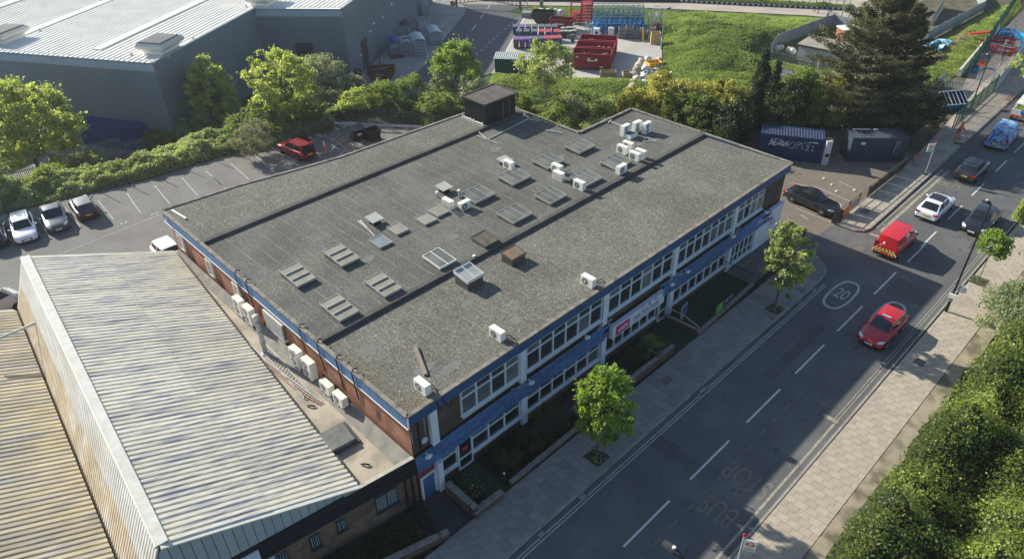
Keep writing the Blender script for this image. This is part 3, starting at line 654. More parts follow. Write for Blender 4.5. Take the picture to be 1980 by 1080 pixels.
# cables over the side fascia
for y in (17.6, 16.2, 9.9, 8.0, 6.1, 4.6):
    m2 = MB(); m2.tube([(.25, y, 6.62), (.02, y, 6.75), (-.12, y + .05, 6.5), (-.1, y - .02, 5.5), (-.06, y - .1, 4.6)], .035, 6); m2.build('cable', black_p, main)
m2 = MB(); m2.cyl((-.1, 28.2, 6.1), (-.2, 28.2, 6.1), .09); m2.build('alarm_bell', white_m, main)

# signboard over the ground floor windows
sg = thing('signboard', 'white signboard with pink logo and Nadi Park Royal lettering over the ground floor windows', 'sign', (15.9, -.3, 2.08))
sw = mat('sign_white', (.60, .62, .68), .5, .04, 2)
MB().box(0, 5.62, -.10, .2, 0, 1.0).build('board', sw, sg)
MB().box(.35, 1.75, -.13, -.10, .12, .85).build('logo_panel', mat('logo_magenta', (.45, .03, .16), .5), sg)
text('nADI', .46, white_m, sg, upright(1.05, -.135, .46), bold=.012)
navy = mat('lettering_navy', (.05, .05, .14), .5)
text('Nadi Park Royal', .44, navy, sg, upright(3.55, -.105, .48))
MB().box(2.2, 4.9, -.112, -.10, .2, .225).build('underline', navy, sg)
text('community centre', .0001 + .15, navy, sg, upright(3.55, -.105, .1)) if False else None
MB().add([(5.3, -.11, 1), (5.62, -.11, 1), (5.62, -.11, .35)], [(0, 2, 1)]).build('corner_flash', mat('sign_blue', (.03, .22, .42), .5), sg)
m2 = MB(); m2.ball((3.9, -.11, .86), .12, sq=(1, .2, 1)); m2.box(2.9, 3.4, -.115, -.10, .82, .86); m2.build('emblem', MATS['sign_blue'], sg)
MB().box(4.5, 4.7, -.115, -.10, .82, .92).build('emblem', MATS['lettering_navy'], sg)
# lettering on the rendered wall
w2 = thing('wall_notice', 'small block of red lettering lines on the white rendered wall', 'sign', (36.4, -.11, 1.6))
m2 = MB()
for k in range(5): m2.box(0, .9 - .05 * k, -.012, 0, .14 * k, .14 * k + .045)
m2.build('lettering_line', mat('faded_red', (.42, .25, .27), .7), w2)

# ------------------------------------------------ penthouse on the roof
pa = (27.2, 22.9); 
ph = thing('plant_room', 'black timber clad plant room with felt roof standing on the back of the roof', 'roof hut', (26.45, 22.85, 6.4), 0)
phw, phd, phh = 3.8, 2.8, 2.1
blk = mat('black_boards', (.022, .022, .024), .7, .25, 3, stretch=(1, 1, .2))
MB().box(.05, phw - .05, .05, phd - .05, 0, phh - .1).build('wall', blk, ph)
bd = MB().box(0, .13, -.03, .0, 0, phh - .1).mesh('board', blk)
for k in range(int(phw / .33)): 
    if not (phw * .55 < .05 + k * .33 < phw * .8): link('board', bd, ph, loc=(.06 + k * .33, .05, 0))
for k in range(int(phd / .33)): link('board', bd, ph, loc=(.05, phd - .06 - k * .33, 0), rz=-math.pi / 2)
MB().box(-.12, phw + .12, -.12, phd + .12, phh - .1, phh).build('roof', mat('rusty_felt', (.115, .10, .085), .95, .25, 1, speck=.4, sscale=14, col2=(.15, .10, .07), c2scale=.7), ph)
m2 = MB()
for a, b in (((-.12, -.12), (phw + .12, -.12)), ((phw + .12, -.12), (phw + .12, phd + .12)), ((phw + .12, phd + .12), (-.12, phd + .12)), ((-.12, phd + .12), (-.12, -.12))): m2.bar((*a, phh + .02), (*b, phh + .02), .1, .1)
m2.build('roof_edge', felt_dk, ph)
dr = MB().box(phw * .58, phw * .76, -.0, .06, .25, phh - .6).build('door', black_p, ph)
m2 = MB(); m2.box(phw * .76, phw * .785, -.05, .06, .2, phh - .5); m2.box(phw * .555, phw * .58, -.05, .06, .2, phh - .5); m2.build('door_jamb', mat('grey_timber', (.13, .12, .10), .8), ph)
m2 = MB(); m2.bar((-.25, phd, .3), (-.25, 0, .3), .1); m2.bar((-.25, phd, .1), (-.25, 0, .1), .07)
for k in (.05, .45, .6, .97): m2.bar((-.25, phd * k, 0), (-.25, phd * k, .45), .09)
m2.build('pipe', white_m, ph)
# fallen aerial mast and loose bars on the roof
def bars(name, label, segs, z, w_=.06, m=None):
    t = thing(name, label, 'pole', (segs[0][0][0], segs[0][0][1], z)); m2 = MB()
    for a, b in segs: m2.bar((a[0] - segs[0][0][0], a[1] - segs[0][0][1], .06), (b[0] - segs[0][0][0], b[1] - segs[0][0][1], .06), w_)
    m2.build('bar', m or mat('aluminium', (.55, .55, .52), .45, metal=.3), t); return t
bars('fallen_mast', 'fallen aluminium aerial mast lying on the roof in front of the black plant room', [((24.80, 20.81), (30.34, 21.34)), ((25.49, 23.02), (24.73, 20.74)), ((24.62, 22.06), (24.88, 19.55)), ((31.13, 23.26), (30.28, 20.90)), ((30.45, 22.24), (30.55, 20.12))], 6.355, .07)
bars('loose_pole', 'single white pole lying alone on the roof right of the fallen mast', [((29.53, 18.46), (30.08, 16.95))], 6.41, .08)
bars('loose_pole', 'short white pole lying by the far left corner of the roof', [((0.48, 28.30), (0.68, 26.42))], 6.5, .16)
bars('loose_pole', 'triangle of thin rusty bars lying beside the rooftop air conditioners at the far end', [((33.48, 10.98), (34.32, 11.13)), ((34.32, 11.13), (34.32, 10.10)), ((34.32, 10.10), (33.43, 10.89))], 6.45, .06)
bars('loose_pole', 'pair of white bars lying left of the small raised glass rooflight', [((9.23, 17.58), (9.03, 15.99)), ((9.40, 17.51), (8.83, 15.04))], 6.36, .07)
bars('timber_plank', 'long grey timber board lying across the front corner of the roof', [((3.60, 3.94), (2.55, 1.69))], 6.43, .2, mat('old_timber', (.25, .21, .17), .9, .2, 6))
bars('loose_pole', 'bracket of white poles lying at the notch edge behind the far air conditioners', [((34.84, 16.27), (34.78, 14.06)), ((34.39, 15.43), (35.20, 15.73))], 6.42, .08)
# vent pipes
for (p, lab, h_) in (((15.33, 16.13), 'small grey vent pipe standing left of the white air conditioners mid roof', .5), ((16.41, 14.90), 'slim pale vent pipe standing between two white air conditioners mid roof', .7), ((11.86, 8.20), 'small white mushroom vent in the roof valley beside the white glass rooflight', .2)):
    t = thing('vent_pipe', lab, 'vent pipe', (*p, 6.3)); MB().cyl((0, 0, -.15), (0, 0, h_), .07, n=8).build('pipe', metal_g, t); MB().cyl((0, 0, h_), (0, 0, h_ + .1), .13, .1, n=10).build('cap', white_m, t)

# ------------------------------------------------ rooflights
rl_glass = mat('rooflight_glass', (.15, .155, .13), .3, .25, 1, spec=.35, rnd=.2)
rl_sheet = mat('rooflight_sheet', (.27, .255, .20), .7, .1, 2, rnd=.1, coat=.1)
rl_frame = mat('rooflight_frame', (.42, .40, .35), .45, .1, 2, metal=.2)
kerb_f = mat('rooflight_upstand', (.085, .08, .072), .95, .25, 3)
def rooflight(rect, lab, n=3, sheet=False, h=.42, z=6.35, g='rooflights with three panels', slope=.12, gm=None, fm=None, th=.05):
    x0, x1, y0, y1 = rect; w_ = x1 - x0; d = y1 - y0
    t = thing('rooflight', lab, 'rooflight', (x0, y0, z), 0, g)
    MB().box(.06, w_ - .06, .06, d - .06, -.25, h - .08).build('upstand', kerb_f, t)
    fr = MB(); zz = lambda y: h - slope / 2 + slope * y / d
    def sl(xa, xb, ya, yb, t0, t1, mi=0):
        fr.add([(xa, ya, zz(ya) + t0), (xb, ya, zz(ya) + t0), (xb, yb, zz(yb) + t0), (xa, yb, zz(yb) + t0), (xa, ya, zz(ya) + t1), (xb, ya, zz(ya) + t1), (xb, yb, zz(yb) + t1), (xa, yb, zz(yb) + t1)],
               [(0,3,2,1),(4,5,6,7),(0,1,5,4),(1,2,6,5),(2,3,7,6),(3,0,4,7)], mi)
    e = .045
    sl(0, w_, 0, e, -.1, th); sl(0, w_, d - e, d, -.1, th); sl(0, e, e, d - e, -.1, th); sl(w_ - e, w_, e, d - e, -.1, th)
    if n > 1:
        for k in range(1, n):
            if sheet: c = d * k / n; sl(e, w_ - e, c - .05, c + .05, -.06, th + .05)
            else: c = w_ * k / n; sl(c - .025, c + .025, e, d - e, -.06, th)
    fr.build('frame', fm or (rl_frame), t)
    for k in range(n):
        p = MB()
        if sheet: ya, yb = (e if k == 0 else d * k / n + .05), (d - e if k == n - 1 else d * (k + 1) / n - .05); xa, xb = e, w_ - e
        else: xa, xb = (e if k == 0 else w_ * k / n + .03), (w_ - e if k == n - 1 else w_ * (k + 1) / n - .03); ya, yb = e, d - e
        p.add([(xa, ya, zz(ya)), (xb, ya, zz(ya)), (xb, yb, zz(yb)), (xa, yb, zz(yb)), (xa, ya, zz(ya) + .02), (xb, ya, zz(ya) + .02), (xb, yb, zz(yb) + .02), (xa, yb, zz(yb) + .02)],
              [(0,3,2,1),(4,5,6,7),(0,1,5,4),(1,2,6,5),(2,3,7,6),(3,0,4,7)])
        p.build('panel' if sheet else 'pane', gm or (rl_sheet if sheet else rl_glass), t)
    return t
GG = 'three pane glass rooflights on the middle roof'
rooflight((27.74, 29.74, 13.00, 14.68), 'three pane glass rooflight nearest the notch, alone at the back of the middle roof', g=GG)
rooflight((23.98, 25.96, 13.01, 14.73), 'three pane glass rooflight with an air conditioner against its front corner', g=GG)
rooflight((20.20, 22.19, 13.04, 14.73), 'three pane glass rooflight with a single air conditioner and a small lid behind it', g=GG)
rooflight((16.39, 18.36, 13.03, 14.73), 'three pane glass rooflight right behind the slim pale vent pipe', g=GG)
rooflight((27.53, 29.53, 9.06, 10.70), 'three pane glass rooflight ringed by five white air conditioners', g=GG)
rooflight((23.90, 25.83, 8.96, 10.68), 'three pane glass rooflight with a cracked bluish pane and an air conditioner at its corner', g=GG)
rooflight((20.06, 21.90, 9.07, 10.71), 'three pane glass rooflight beside the valley, in front of the paired air conditioners', g=GG)
rooflight((16.31, 18.24, 9.06, 10.77), 'three pane glass rooflight beside the valley, nearest the weathered covered rooflight', g=GG)
GS = 'rooflights covered with three beige sheets'
rooflight((4.98, 6.29, 8.57, 10.73), 'beige sheet covered rooflight touching the valley, behind the white glass rooflight', sheet=True, g=GS)
rooflight((1.84, 3.16, 13.27, 15.47), 'beige sheet covered rooflight nearest the blue left hand fascia', sheet=True, g=GS)
rooflight((1.77, 3.10, 8.54, 10.69), 'beige sheet covered rooflight lowest in the photo, close to the valley end', sheet=True, g=GS)
rooflight((5.00, 6.36, 13.17, 15.42), 'beige sheet covered rooflight farthest back of the four', sheet=True, g=GS)
GP = 'small single pane rooflights'
rooflight((9.89, 10.89, 13.83, 15.08), 'small single beige panel rooflight left of the adjoining pair', n=1, h=.25, g=GP, gm=rl_sheet, slope=.05)
rooflight((12.04, 13.13, 13.47, 14.70), 'small single panel rooflight, nearer of the adjoining pair', n=1, h=.25, g=GP, gm=rl_sheet, slope=.05)
rooflight((13.37, 14.46, 13.69, 15.07), 'small single panel rooflight of the adjoining pair, against the air conditioner', n=1, h=.25, g=GP, gm=rl_sheet, slope=.05)
rooflight((14.36, 15.08, 12.53, 13.54), 'smallest dark rooflight in front of the fan grille air conditioner', n=1, h=.22, g=GP, slope=.3, gm=mat('dusty_pane', (.12, .115, .10), .5))
rooflight((8.09, 9.13, 13.33, 14.61), 'small single rooflight with a bluish glass pane beside the white bars', n=1, h=.25, g=GP, gm=mat('pale_glass', (.22, .26, .27), .1, .1, spec=.8), slope=.05)
rooflight((9.23, 10.63, 8.51, 10.29), 'two pane white framed rooflight left of the valley, behind the raised white one', n=2, h=.4, g='white framed rooflights', fm=white_m)
rooflight((9.13, 10.50, 5.74, 7.05), 'raised bright white framed rooflight standing on the front roof', n=2, h=.85, z=6.25, g='white framed rooflights', fm=mat('bright_white', (.66, .66, .63), .5, .06), gm=mat('milky_glass', (.38, .40, .38), .35, .15, spec=.35), th=.12, slope=.2)
rooflight((12.94, 14.23, 8.28, 9.71), 'weathered grey felt covered rooflight lid left of the valley', n=1, h=.4, g='covered rooflight lids', gm=mat('weathered_lid', (.14, .12, .095), .95, .3, 2.5), fm=mat('weathered_edge', (.13, .11, .09), .95), slope=.15)
rooflight((12.84, 14.15, 5.66, 6.76), 'rusty orange topped lid on a tall black upstand on the front roof', n=1, h=.7, z=6.25, g='covered rooflight lids', gm=mat('rusty_lid', (.22, .17, .12), .95, .2, 3, col2=(.42, .18, .05), c2scale=1.2), fm=mat('rusty_edge', (.13, .10, .08), .95), slope=.15)
for rc, lab in (((21.95, 23.15, 15.98, 16.72), 'small pale square hatch lid behind the single air conditioner'), ((15.77, 16.75, 16.04, 16.80), 'small pale square hatch lid above the grey vent pipe'), ((9.42, 10.36, 15.99, 16.86), 'small pale square hatch lid left of the small rooflights')):
    x0, x1, y0, y1 = rc; t = thing('hatch_lid', lab, 'hatch', ((x0 + x1) / 2, (y0 + y1) / 2, 6.35), 0, 'small square hatch lids')
    MB().box(-.3, .3, -.3, .3, -.2, .42).build('upstand', black_p, t)
    MB().add([(-.48, -.48, .42), (.48, -.48, .42), (.48, .48, .5), (-.48, .48, .5), (-.48, -.48, .48), (.48, -.48, .48), (.48, .48, .6), (-.48, .48, .6)], [(0,3,2,1),(4,5,6,7),(0,1,5,4),(1,2,6,5),(2,3,7,6),(3,0,4,7)]).build('lid', mat('pale_lid', (.48, .48, .42), .5, .1, 2), t)

# ------------------------------------------------ air conditioning units
acw = mat('air_conditioner_white', (.80, .78, .70), .4, .05, 2)
acg = mat('fan_grille', (.20, .20, .19), .5)
def ac_unit(lab, w_=.85, d=.36, h=.62, fans=1, cat='air conditioner', grp='white air conditioners on the roof'):
    t = thing('air_conditioner', lab, cat, (0, 0, 0), 0, grp)      # fan faces -Y, width along X
    MB().box(-w_ / 2, w_ / 2, -d / 2, d / 2, .08, h).build('casing', acw, t)
    m2 = MB()
    for s in (-1, 1): m2.box(s * w_ * .32 - .04, s * w_ * .32 + .04, -d / 2 - .04, d / 2 + .04, -.02, .08)
    m2.build('foot', metal_g, t)
    for k in range(fans):
        cz = .08 + (h - .08) * (.5 if fans == 1 else (.27 + .46 * k)); r = min(.24, (h - .08) / fans * .42); m2 = MB(); cx = -w_ * .12
        m2.cyl((cx, -d / 2 - .012, cz), (cx, -d / 2 + .01, cz), r, n=16)
        f = m2.build('fan_grille', acg, t)
        m2 = MB()
        for j in range(3): m2.cyl((cx, -d / 2 - .02, cz), (cx, -d / 2 - .012, cz), r * (.3 + .0 * j), n=10)
        m2.build('hub', acw, f)
    m2 = MB()
    for k in range(5): m2.box(-w_ / 2 + .05, w_ / 2 - .05, d / 2, d / 2 + .008, .14 + k * (h - .2) / 5, .17 + k * (h - .2) / 5)
    m2.build('grille', acg, t); return t
ac1 = ac_unit('air conditioner alone on the front roof, middle of the three near the street edge', .95, .4, .72); ac1.location = (*(7.34, 1.24), 6.36); ac1.rotation_euler = (0, 0, R_(-90))
for p, z, rz, lab in (((14.70, 0.88), 6.38, -90, 'air conditioner on the front roof farthest along the street edge, above the signboard'), ((1.72, 0.90), 6.42, -90, 'air conditioner on the front corner of the roof beside the grey board'),
    ((30.51, 10.78), 6.45, -90, 'left one of the four air conditioners behind the ringed rooflight'), ((31.36, 10.87), 6.45, -90, 'back one of the four air conditioners behind the ringed rooflight'),
    ((30.23, 9.30), 6.45, -90, 'front one of the four air conditioners behind the ringed rooflight'), ((30.92, 9.26), 6.45, 90, 'right one of the four air conditioners behind the ringed rooflight'),
    ((27.72, 8.68), 6.45, 0, 'air conditioner with fan to the street at the front corner of the ringed rooflight'), ((22.22, 15.57), 6.4, -90, 'air conditioner alone behind a rooflight beside the small hatch lid'),
    ((24.41, 12.40), 6.4, -90, 'rear one of the two air conditioners standing back to back mid roof'), ((23.60, 11.50), 6.4, 90, 'front one of the two air conditioners standing back to back mid roof'),
    ((23.52, 9.32), 6.44, -90, 'air conditioner in front of the cracked bluish rooflight pane'), ((14.94, 14.42), 6.35, 90, 'left one of the two air conditioners by the slim vent pipe'), ((15.56, 13.36), 6.35, 0, 'air conditioner showing its dark fan grille beside the smallest rooflight')):
    dup(ac1, (*p, z), R_(rz), lab)
ta = ac_unit('tall air conditioner standing left in the rooftop group by the notch', .9, .4, 1.0, 2, grp='tall air conditioners in the group by the notch'); ta.location = (*(33.43, 12.82), 6.42); ta.rotation_euler = (0, 0, R_(0))
for p, lab in (((34.69, 12.57), 'tall air conditioner standing farthest back in the group by the notch'), ((35.10, 11.83), 'tall air conditioner standing right in the group by the notch')): dup(ta, (*p, 6.42), R_(0), lab)
t = thing('air_conditioner', 'air conditioner lying flat with an open top in the group by the notch', 'air conditioner', (*(33.54, 12.40), 6.42), R_(0))
MB().box(-.5, .5, -.5, .5, 0, .38).build('casing', acw, t); MB().box(-.38, .38, -.4, .4, .38, .39).build('open_coil', mat('coil_blue', (.05, .13, .2), .4), t)
# cables lying on the roof
cbl = mat('roof_cable', (.05, .045, .04), .8)
for pts, lab in (([(7.76, 1.13), (7.81, 0.76), (7.86, 0.19), (7.55, -0.12)], 'black cable from the middle street edge air conditioner'), ([(15.20, 0.68), (15.55, 0.56), (15.51, 0.11)], 'black cable looped from the farthest street edge air conditioner'), ([(2.03, 0.86), (2.26, 0.73), (2.11, 0.20), (2.07, -0.02)], 'black cable hanging over the fascia from the front corner air conditioner'),
                 ([(24.37, 11.93), (24.99, 11.67), (24.76, 11.04), (24.32, 10.28), (23.42, 10.01), (23.72, 10.54)], 'tangle of black cables between the air conditioners mid roof')):
    t = thing('cable', lab, 'cable', (*pts[0], 6.46)); m2 = MB(); q = [(p[0] - pts[0][0], p[1] - pts[0][1], .04 + .15 * (i % 2)) for i, p in enumerate(pts)]; m2.tube(q, .03, 5); m2.build('cable_run', cbl, t)
m2 = MB(); m2.tube([(2.2, .0, 6.6), (2.25, -.06, 6.0), (2.6, -.1, 5.4), (2.75, -.06, 5.7)], .03, 5); m2.tube([(1.85, .0, 6.6), (1.85, -.06, 6.1), (2.0, -.1, 5.6)], .02, 5); m2.build('cable', black_p, main)

# ================================================================ CORRUGATED ROOF WORKSHOPS (left)
sheetm = mat('cement_sheet', (.68, .64, .53), .8, .18, 2.5, rnd=.09, col2=(.36, .365, .40), c2scale=.8, c2lo=.50, c2hi=.66, stretch=(.5, 5.5, 1, .14))
sheet_r = mat('stained_sheet', (.54, .475, .33), .85, .18, 1.2, rnd=.10, col2=(.36, .35, .34), c2scale=.5, c2lo=.4, c2hi=.7, stretch=(.6, 4, 1, .14))
sheet_v = mat('white_sheet_wall', (.68, .665, .62), .6, .1, 2, rnd=.03, col2=(.42, .33, .2), c2scale=.5, c2lo=.55, c2hi=.9, stretch=(1, .3, 1))
conc_r = mat('concrete_roof', (.44, .38, .295), .92, .14, .8, col2=(.31, .27, .215), c2scale=.7, c2lo=.45, c2hi=.62, bump=.2, bscale=30, world=True)
brick_b = brickmat('brown_brick', (.20, .125, .075), (.11, .07, .05), (.17, .14, .11), R_(-9), stain=.35)
blkb = mat('black_cladding', (.018, .02, .026), .6, .2, 3)
grn = mat('pale_green_cladding', (.33, .385, .39), .55, .06, 2, rnd=.06)
wk = thing('workshop_building', 'low brick workshop with cream corrugated sloping roof and concrete gutter roof beside the brick office', 'building')
EF = Vector((-.35, 27.9, 3.5)); EN = Vector((-3.05, .55, 3.5)); RF = Vector((-9.1, 29.3, 6.59)); RN = Vector((-11.75, 1.45, 6.6))
VF = Vector((-10.62, 29.45, 3.05)); VN = Vector((-13.42, 1.7, 3.0))
def corr(a0, a1, b0, b1, n, amp, nsub=6, t0=0, t1=1, lift=0.0, flat=.26):
    """corrugated sheet between edge a0-a1 and edge b0-b1, n ribs, from fraction t0 to t1 across"""
    mb = MB(); nrm = ((a1 - a0).cross(b0 - a0)).normalized(); nrm = nrm if nrm.z > 0 else -nrm
    V = []; prof = [0, 0, 1, 1, 0]
    pts = []
    for k in range(n):
        for u_, h in ((0, 0), (flat, 0), (flat + .08, 1), (.92, 1), (1.0, 0)): pts.append(((k + u_) / n, h))
    for (u_, h) in pts:
        p = a0.lerp(a1, u_); q = b0.lerp(b1, u_)
        for t in (t0, t1): V.append(p.lerp(q, t) + nrm * (h * amp + lift))
    F = [(2 * i, 2 * i + 1, 2 * i + 3, 2 * i + 2) for i in range(len(pts) - 1)]
    return mb.add(V, F)
def sheets(name, a0, a1, b0, b1, nsheet, ribs, amp, m, root, rows=((0, .5, 0), (.48, 1, .02)), flat=.26):
    for k in range(nsheet):
        u0, u1 = k / nsheet, (k + 1) / nsheet
        for (t0, t1, lf) in rows:
            corr(a0.lerp(a1, u0), a0.lerp(a1, u1), b0.lerp(b1, u0), b0.lerp(b1, u1), ribs, amp, t0=t0, t1=t1, lift=lf + .004 * (k % 2), flat=flat).build(name, m, root)
sheets('roof_sheet', RF, RN, EF, EN, 20, 4, .095, sheetm, wk, rows=((0.035, .52, .02), (.5, 1.0, 0)))
sheets('wall_sheet', VF, VN, RF, RN, 20, 5, .07, mat('stained_sheet_wall', (.60, .50, .36), .7, .12, 2, rnd=.06, col2=(.66, .62, .54), c2scale=.6), wk, rows=((0.0, .52, 0),), flat=.3)
sheets('wall_sheet', VF, VN, RF, RN, 20, 5, .07, sheet_v, wk, rows=((.5, .985, .012),), flat=.3)
m2 = MB(); o_ = Vector((.16, -.02, .1))
m2.bar(RF + Vector((.12, 0, .05)), RN + Vector((.12, 0, .05)), .5, .07); m2.build('ridge_capping', mat('capping', (.52, .52, .47), .7, .12, 2, world=True), wk)
m2 = MB(); m2.bar(RN + Vector((0, -.08, .03)), EN + Vector((0, -.1, .03)), .30, .07); m2.bar(RF + Vector((-.1, .1, .04)), EF + Vector((0, .1, .04)), .14, .09); m2.bar(RF + Vector((-.14, 0, .04)), RN + Vector((-.14, 0, .04)), .08, .12); m2.build('verge_capping', mat('cream_capping', (.66, .64, .55), .65, .1, 2, world=True), wk)
m2 = MB(); m2.bar(RF + Vector((0, .12, 0)), VF + Vector((0, .1, 0)), .14); m2.build('corner_trim', white_m, wk)
# gables, walls
m2 = MB(); m2.add([EF + Vector((0, .05, -3.55)), EF + Vector((0, .05, -.05)), RF + Vector((0, 0, -.1)), VF, VF + Vector((0, 0, -3.1))], [(0, 1, 2, 3, 4)]); m2.build('gable_wall', brick_b, wk)
fl = Vector((-9.9, 1.36, 0)); 
FW = lambda x: -.136 * x        # y of the front wall line
# front: vertical cladding strips under the verge
v = -3.15; ks = 0
while v > -15.5:
    x0, x1 = v, max(v - .42, -15.6)
    zt = lambda x: 3.52 + (-3.1 - x) * .347 if x > -11.75 else 6.52 - (-11.75 - x) * 2.2
    za, zb = max(3.3, zt(x0)), max(3.3, zt(x1)); y0, y1 = FW(x0) + .02, FW(x1) + .02
    MB().add([(x0, y0 - .05, 3.3), (x1 + .03, y1 - .05, 3.3), (x1 + .03, y1 - .05, zb), (x0, y0 - .05, za), (x0, y0 + .05, 3.3), (x1 + .03, y1 + .05, 3.3), (x1 + .03, y1 + .05, zb), (x0, y0 + .05, za)], [(0, 1, 2, 3), (5, 4, 7, 6), (3, 2, 6, 7), (0, 3, 7, 4), (1, 5, 6, 2)]).build('cladding_strip', grn, wk)
    v -= .42
# black boards band
for k in range(5):
    z = 3.42 - k * .235
    m2 = MB(); a = Vector((.02, FW(0) - .1 + .015 * (k % 2), z)); b = Vector((-24, FW(-24) - .1 + .015 * (k % 2), z)); m2.bar(a, b, .12, .215); m2.build('fascia_board', blkb, wk)
m2 = MB(); m2.add([(.0, 0.0, -.06), (-24, FW(-24), -.06), (-24, FW(-24), 3.5), (0, 0, 3.5)], [(0, 1, 2, 3)]); m2.build('wall', brick_b, wk)
def front_window(x0, x1, z0, z1, bars=0, lab=None):
    ang = math.atan2(-.136, 1); c = Vector(((x0 + x1) / 2, FW((x0 + x1) / 2), (z0 + z1) / 2)); w_ = x1 - x0; h_ = z1 - z0
    M = Matrix.Translation(c) @ Matrix.Rotation(ang, 4, 'Z')
    fr = MB(); fr.box(-w_ / 2, w_ / 2, -.05, .05, -h_ / 2, -h_ / 2 + .07); fr.box(-w_ / 2, w_ / 2, -.05, .05, h_ / 2 - .07, h_ / 2); fr.box(-w_ / 2 - .05, w_ / 2 + .05, -.12, .0, -h_ / 2 - .1, -h_ / 2 - .01)
    for x in (-w_ / 2, -.035, w_ / 2 - .07): fr.box(x, x + .07, -.05, .05, -h_ / 2 + .07, h_ / 2 - .07)
    fr.v = [tuple(M @ Vector(p)) for p in fr.v]; f = fr.build('window', mat('dark_blue_frame', (.03, .045, .07), .6), wk)
    g = MB().box(-w_ / 2 + .07, w_ / 2 - .07, -.01, .01, -h_ / 2 + .07, h_ / 2 - .07); g.v = [tuple(M @ Vector(p)) for p in g.v]; g.build('pane', glass, f)
    g = MB()
    for k in range(bars): x = -w_ / 2 + .1 + k * (w_ - .2) / max(bars - 1, 1); g.box(x, x + .045, -.045, -.012, -h_ / 2 + .1, h_ / 2 - .1)
    if bars: g.v = [tuple(M @ Vector(p)) for p in g.v]; g.build('blind_slat', mat('blind_grey', (.28, .32, .33), .7, .2, 4), f)['kind'] = 'stuff'
front_window(-2.45, -1.15, .95, 2.15, 13); front_window(-4.6, -4.1, 1.15, 2.0, 4); front_window(-6.05, -5.5, 1.0, 2.0, 4); front_window(-7.75, -7.15, .8, 2.0, 4); front_window(-11.5, -10, .8, 2.0, 8)
m2 = MB(); m2.cyl((-.75, FW(-.75) - .2, 2.4), (-.75, FW(-.75) - .2, 0), .07); m2.cyl((-.35, FW(-.35) - .2, 2.9), (-.35, FW(-.35) - .2, 0), .07); m2.build('downpipe', black_p, wk)
s2 = thing('company_sign', 'white shop sign reading DRAPES on the front of the workshop', 'sign', (-8.7, FW(-8.7) - .22, 2.35), math.atan2(-.136, 1))
MB().box(-3.2, .35, -.05, .02, 0, 1.0).build('board', mat('pale_blue_sign', (.52, .60, .70), .5, .03, 2), s2); text('DRAPES', .5, navy, s2, upright(-.95, -.055, .48), sx=1.0)
s3 = thing('company_sign', 'small white sign with dark lettering strip beside the DRAPES board', 'sign', (-8.05, FW(-8.05) - .1, 1.6), math.atan2(-.136, 1))
MB().box(-1.4, .3, -.04, .02, 0, .62).build('board', MATS['pale_blue_sign'], s3); MB().box(-.95, .28, -.05, -.04, .28, .50).build('panel', black_p, s3); text('TEL', .2, white_m, s3, upright(-.2, -.055, .39))
# concrete gutter roof
fr_ = [(-.02, -.12), (-.02, 28.2), EF[:2], EN[:2], (-3.9, .42)]
m2 = MB(); m2.prism([(-.03, .0), (-.03, 28.6), (EF[0] - .5, 28.0), (EN[0] - .3, .45)], 3.05, 3.25); m2.build('flat_roof', conc_r, wk)
m2 = MB(); m2.bar((.0, .0, 3.45), (-3.9, .50, 3.45), .22, .2); m2.build('roof_kerb', mat('pale_kerb', (.45, .41, .34), .9, .2, 2, world=True), wk)
m2 = MB(); m2.add([(-.03, .1, 3.55), (-.03, 28, 3.6), (-.5, 28, 3.26), (-.85, .4, 3.26)], [(0, 1, 2, 3)]); m2.build('flashing', mat('grey_flashing', (.24, .225, .2), .9, .2, 1.5, world=True), wk)
m2 = MB(); m2.bar(EF + Vector((.1, 0, -.12)), EN + Vector((.1, 0, -.12)), .14, .12); m2.build('gutter', mat('dark_gutter', (.06, .055, .05), .8), wk)
rl = thing('roof_hatch', 'grey felt covered hatch on the concrete roof strip beside the corrugated roof', 'hatch', (*(-2.02, 4.00), 3.25), R_(-6))
MB().box(-.95, .95, -.9, .9, 0, .12).build('upstand', felt_dk, rl); MB().box(-.72, .72, -.75, .75, .12, .34).build('lid', mat('grey_felt_lid', (.16, .16, .15), .9, .2, 3), rl)
for p, lab in (((-1.69, 7.21), 'small dark shoe shaped scrap lying on the concrete roof strip above the hatch'), ((-1.96, 1.55), 'small dark bent scrap lying on the concrete roof strip below the hatch')):
    t = thing('scrap', lab, 'scrap', (*p, 3.26)); m2 = MB(); m2.tube([(-.1, .18, .05), (0, 0, .12), (.2, -.2, .05)], .05, 6); m2.build('scrap_piece', black_p, t)
vp = thing('vent_pipe', 'tall grey ringed vent pipe standing on the concrete roof strip by the side windows', 'vent pipe', (*(-1.18, 13.15), 3.25))
m2 = MB(); m2.cyl((0, 0, 0), (0, 0, 2.9), .15, n=14); m2.build('pipe', metal_g, vp); m2 = MB(); 
for z in (.9, 1.8, 2.5): m2.cyl((0, 0, z), (0, 0, z + .05), .17, n=14)
m2.build('collar', mat('dark_collar', (.2, .2, .19), .6), vp); MB().ball((0, 0, 2.92), .22, 12, 6, sq=(1, 1, .5)).build('cowl', mat('pale_cowl', (.55, .5, .47), .6), vp); MB().cyl((0, 0, 0), (0, 0, .08), .3, .2, n=12).build('base_flange', metal_g, vp)
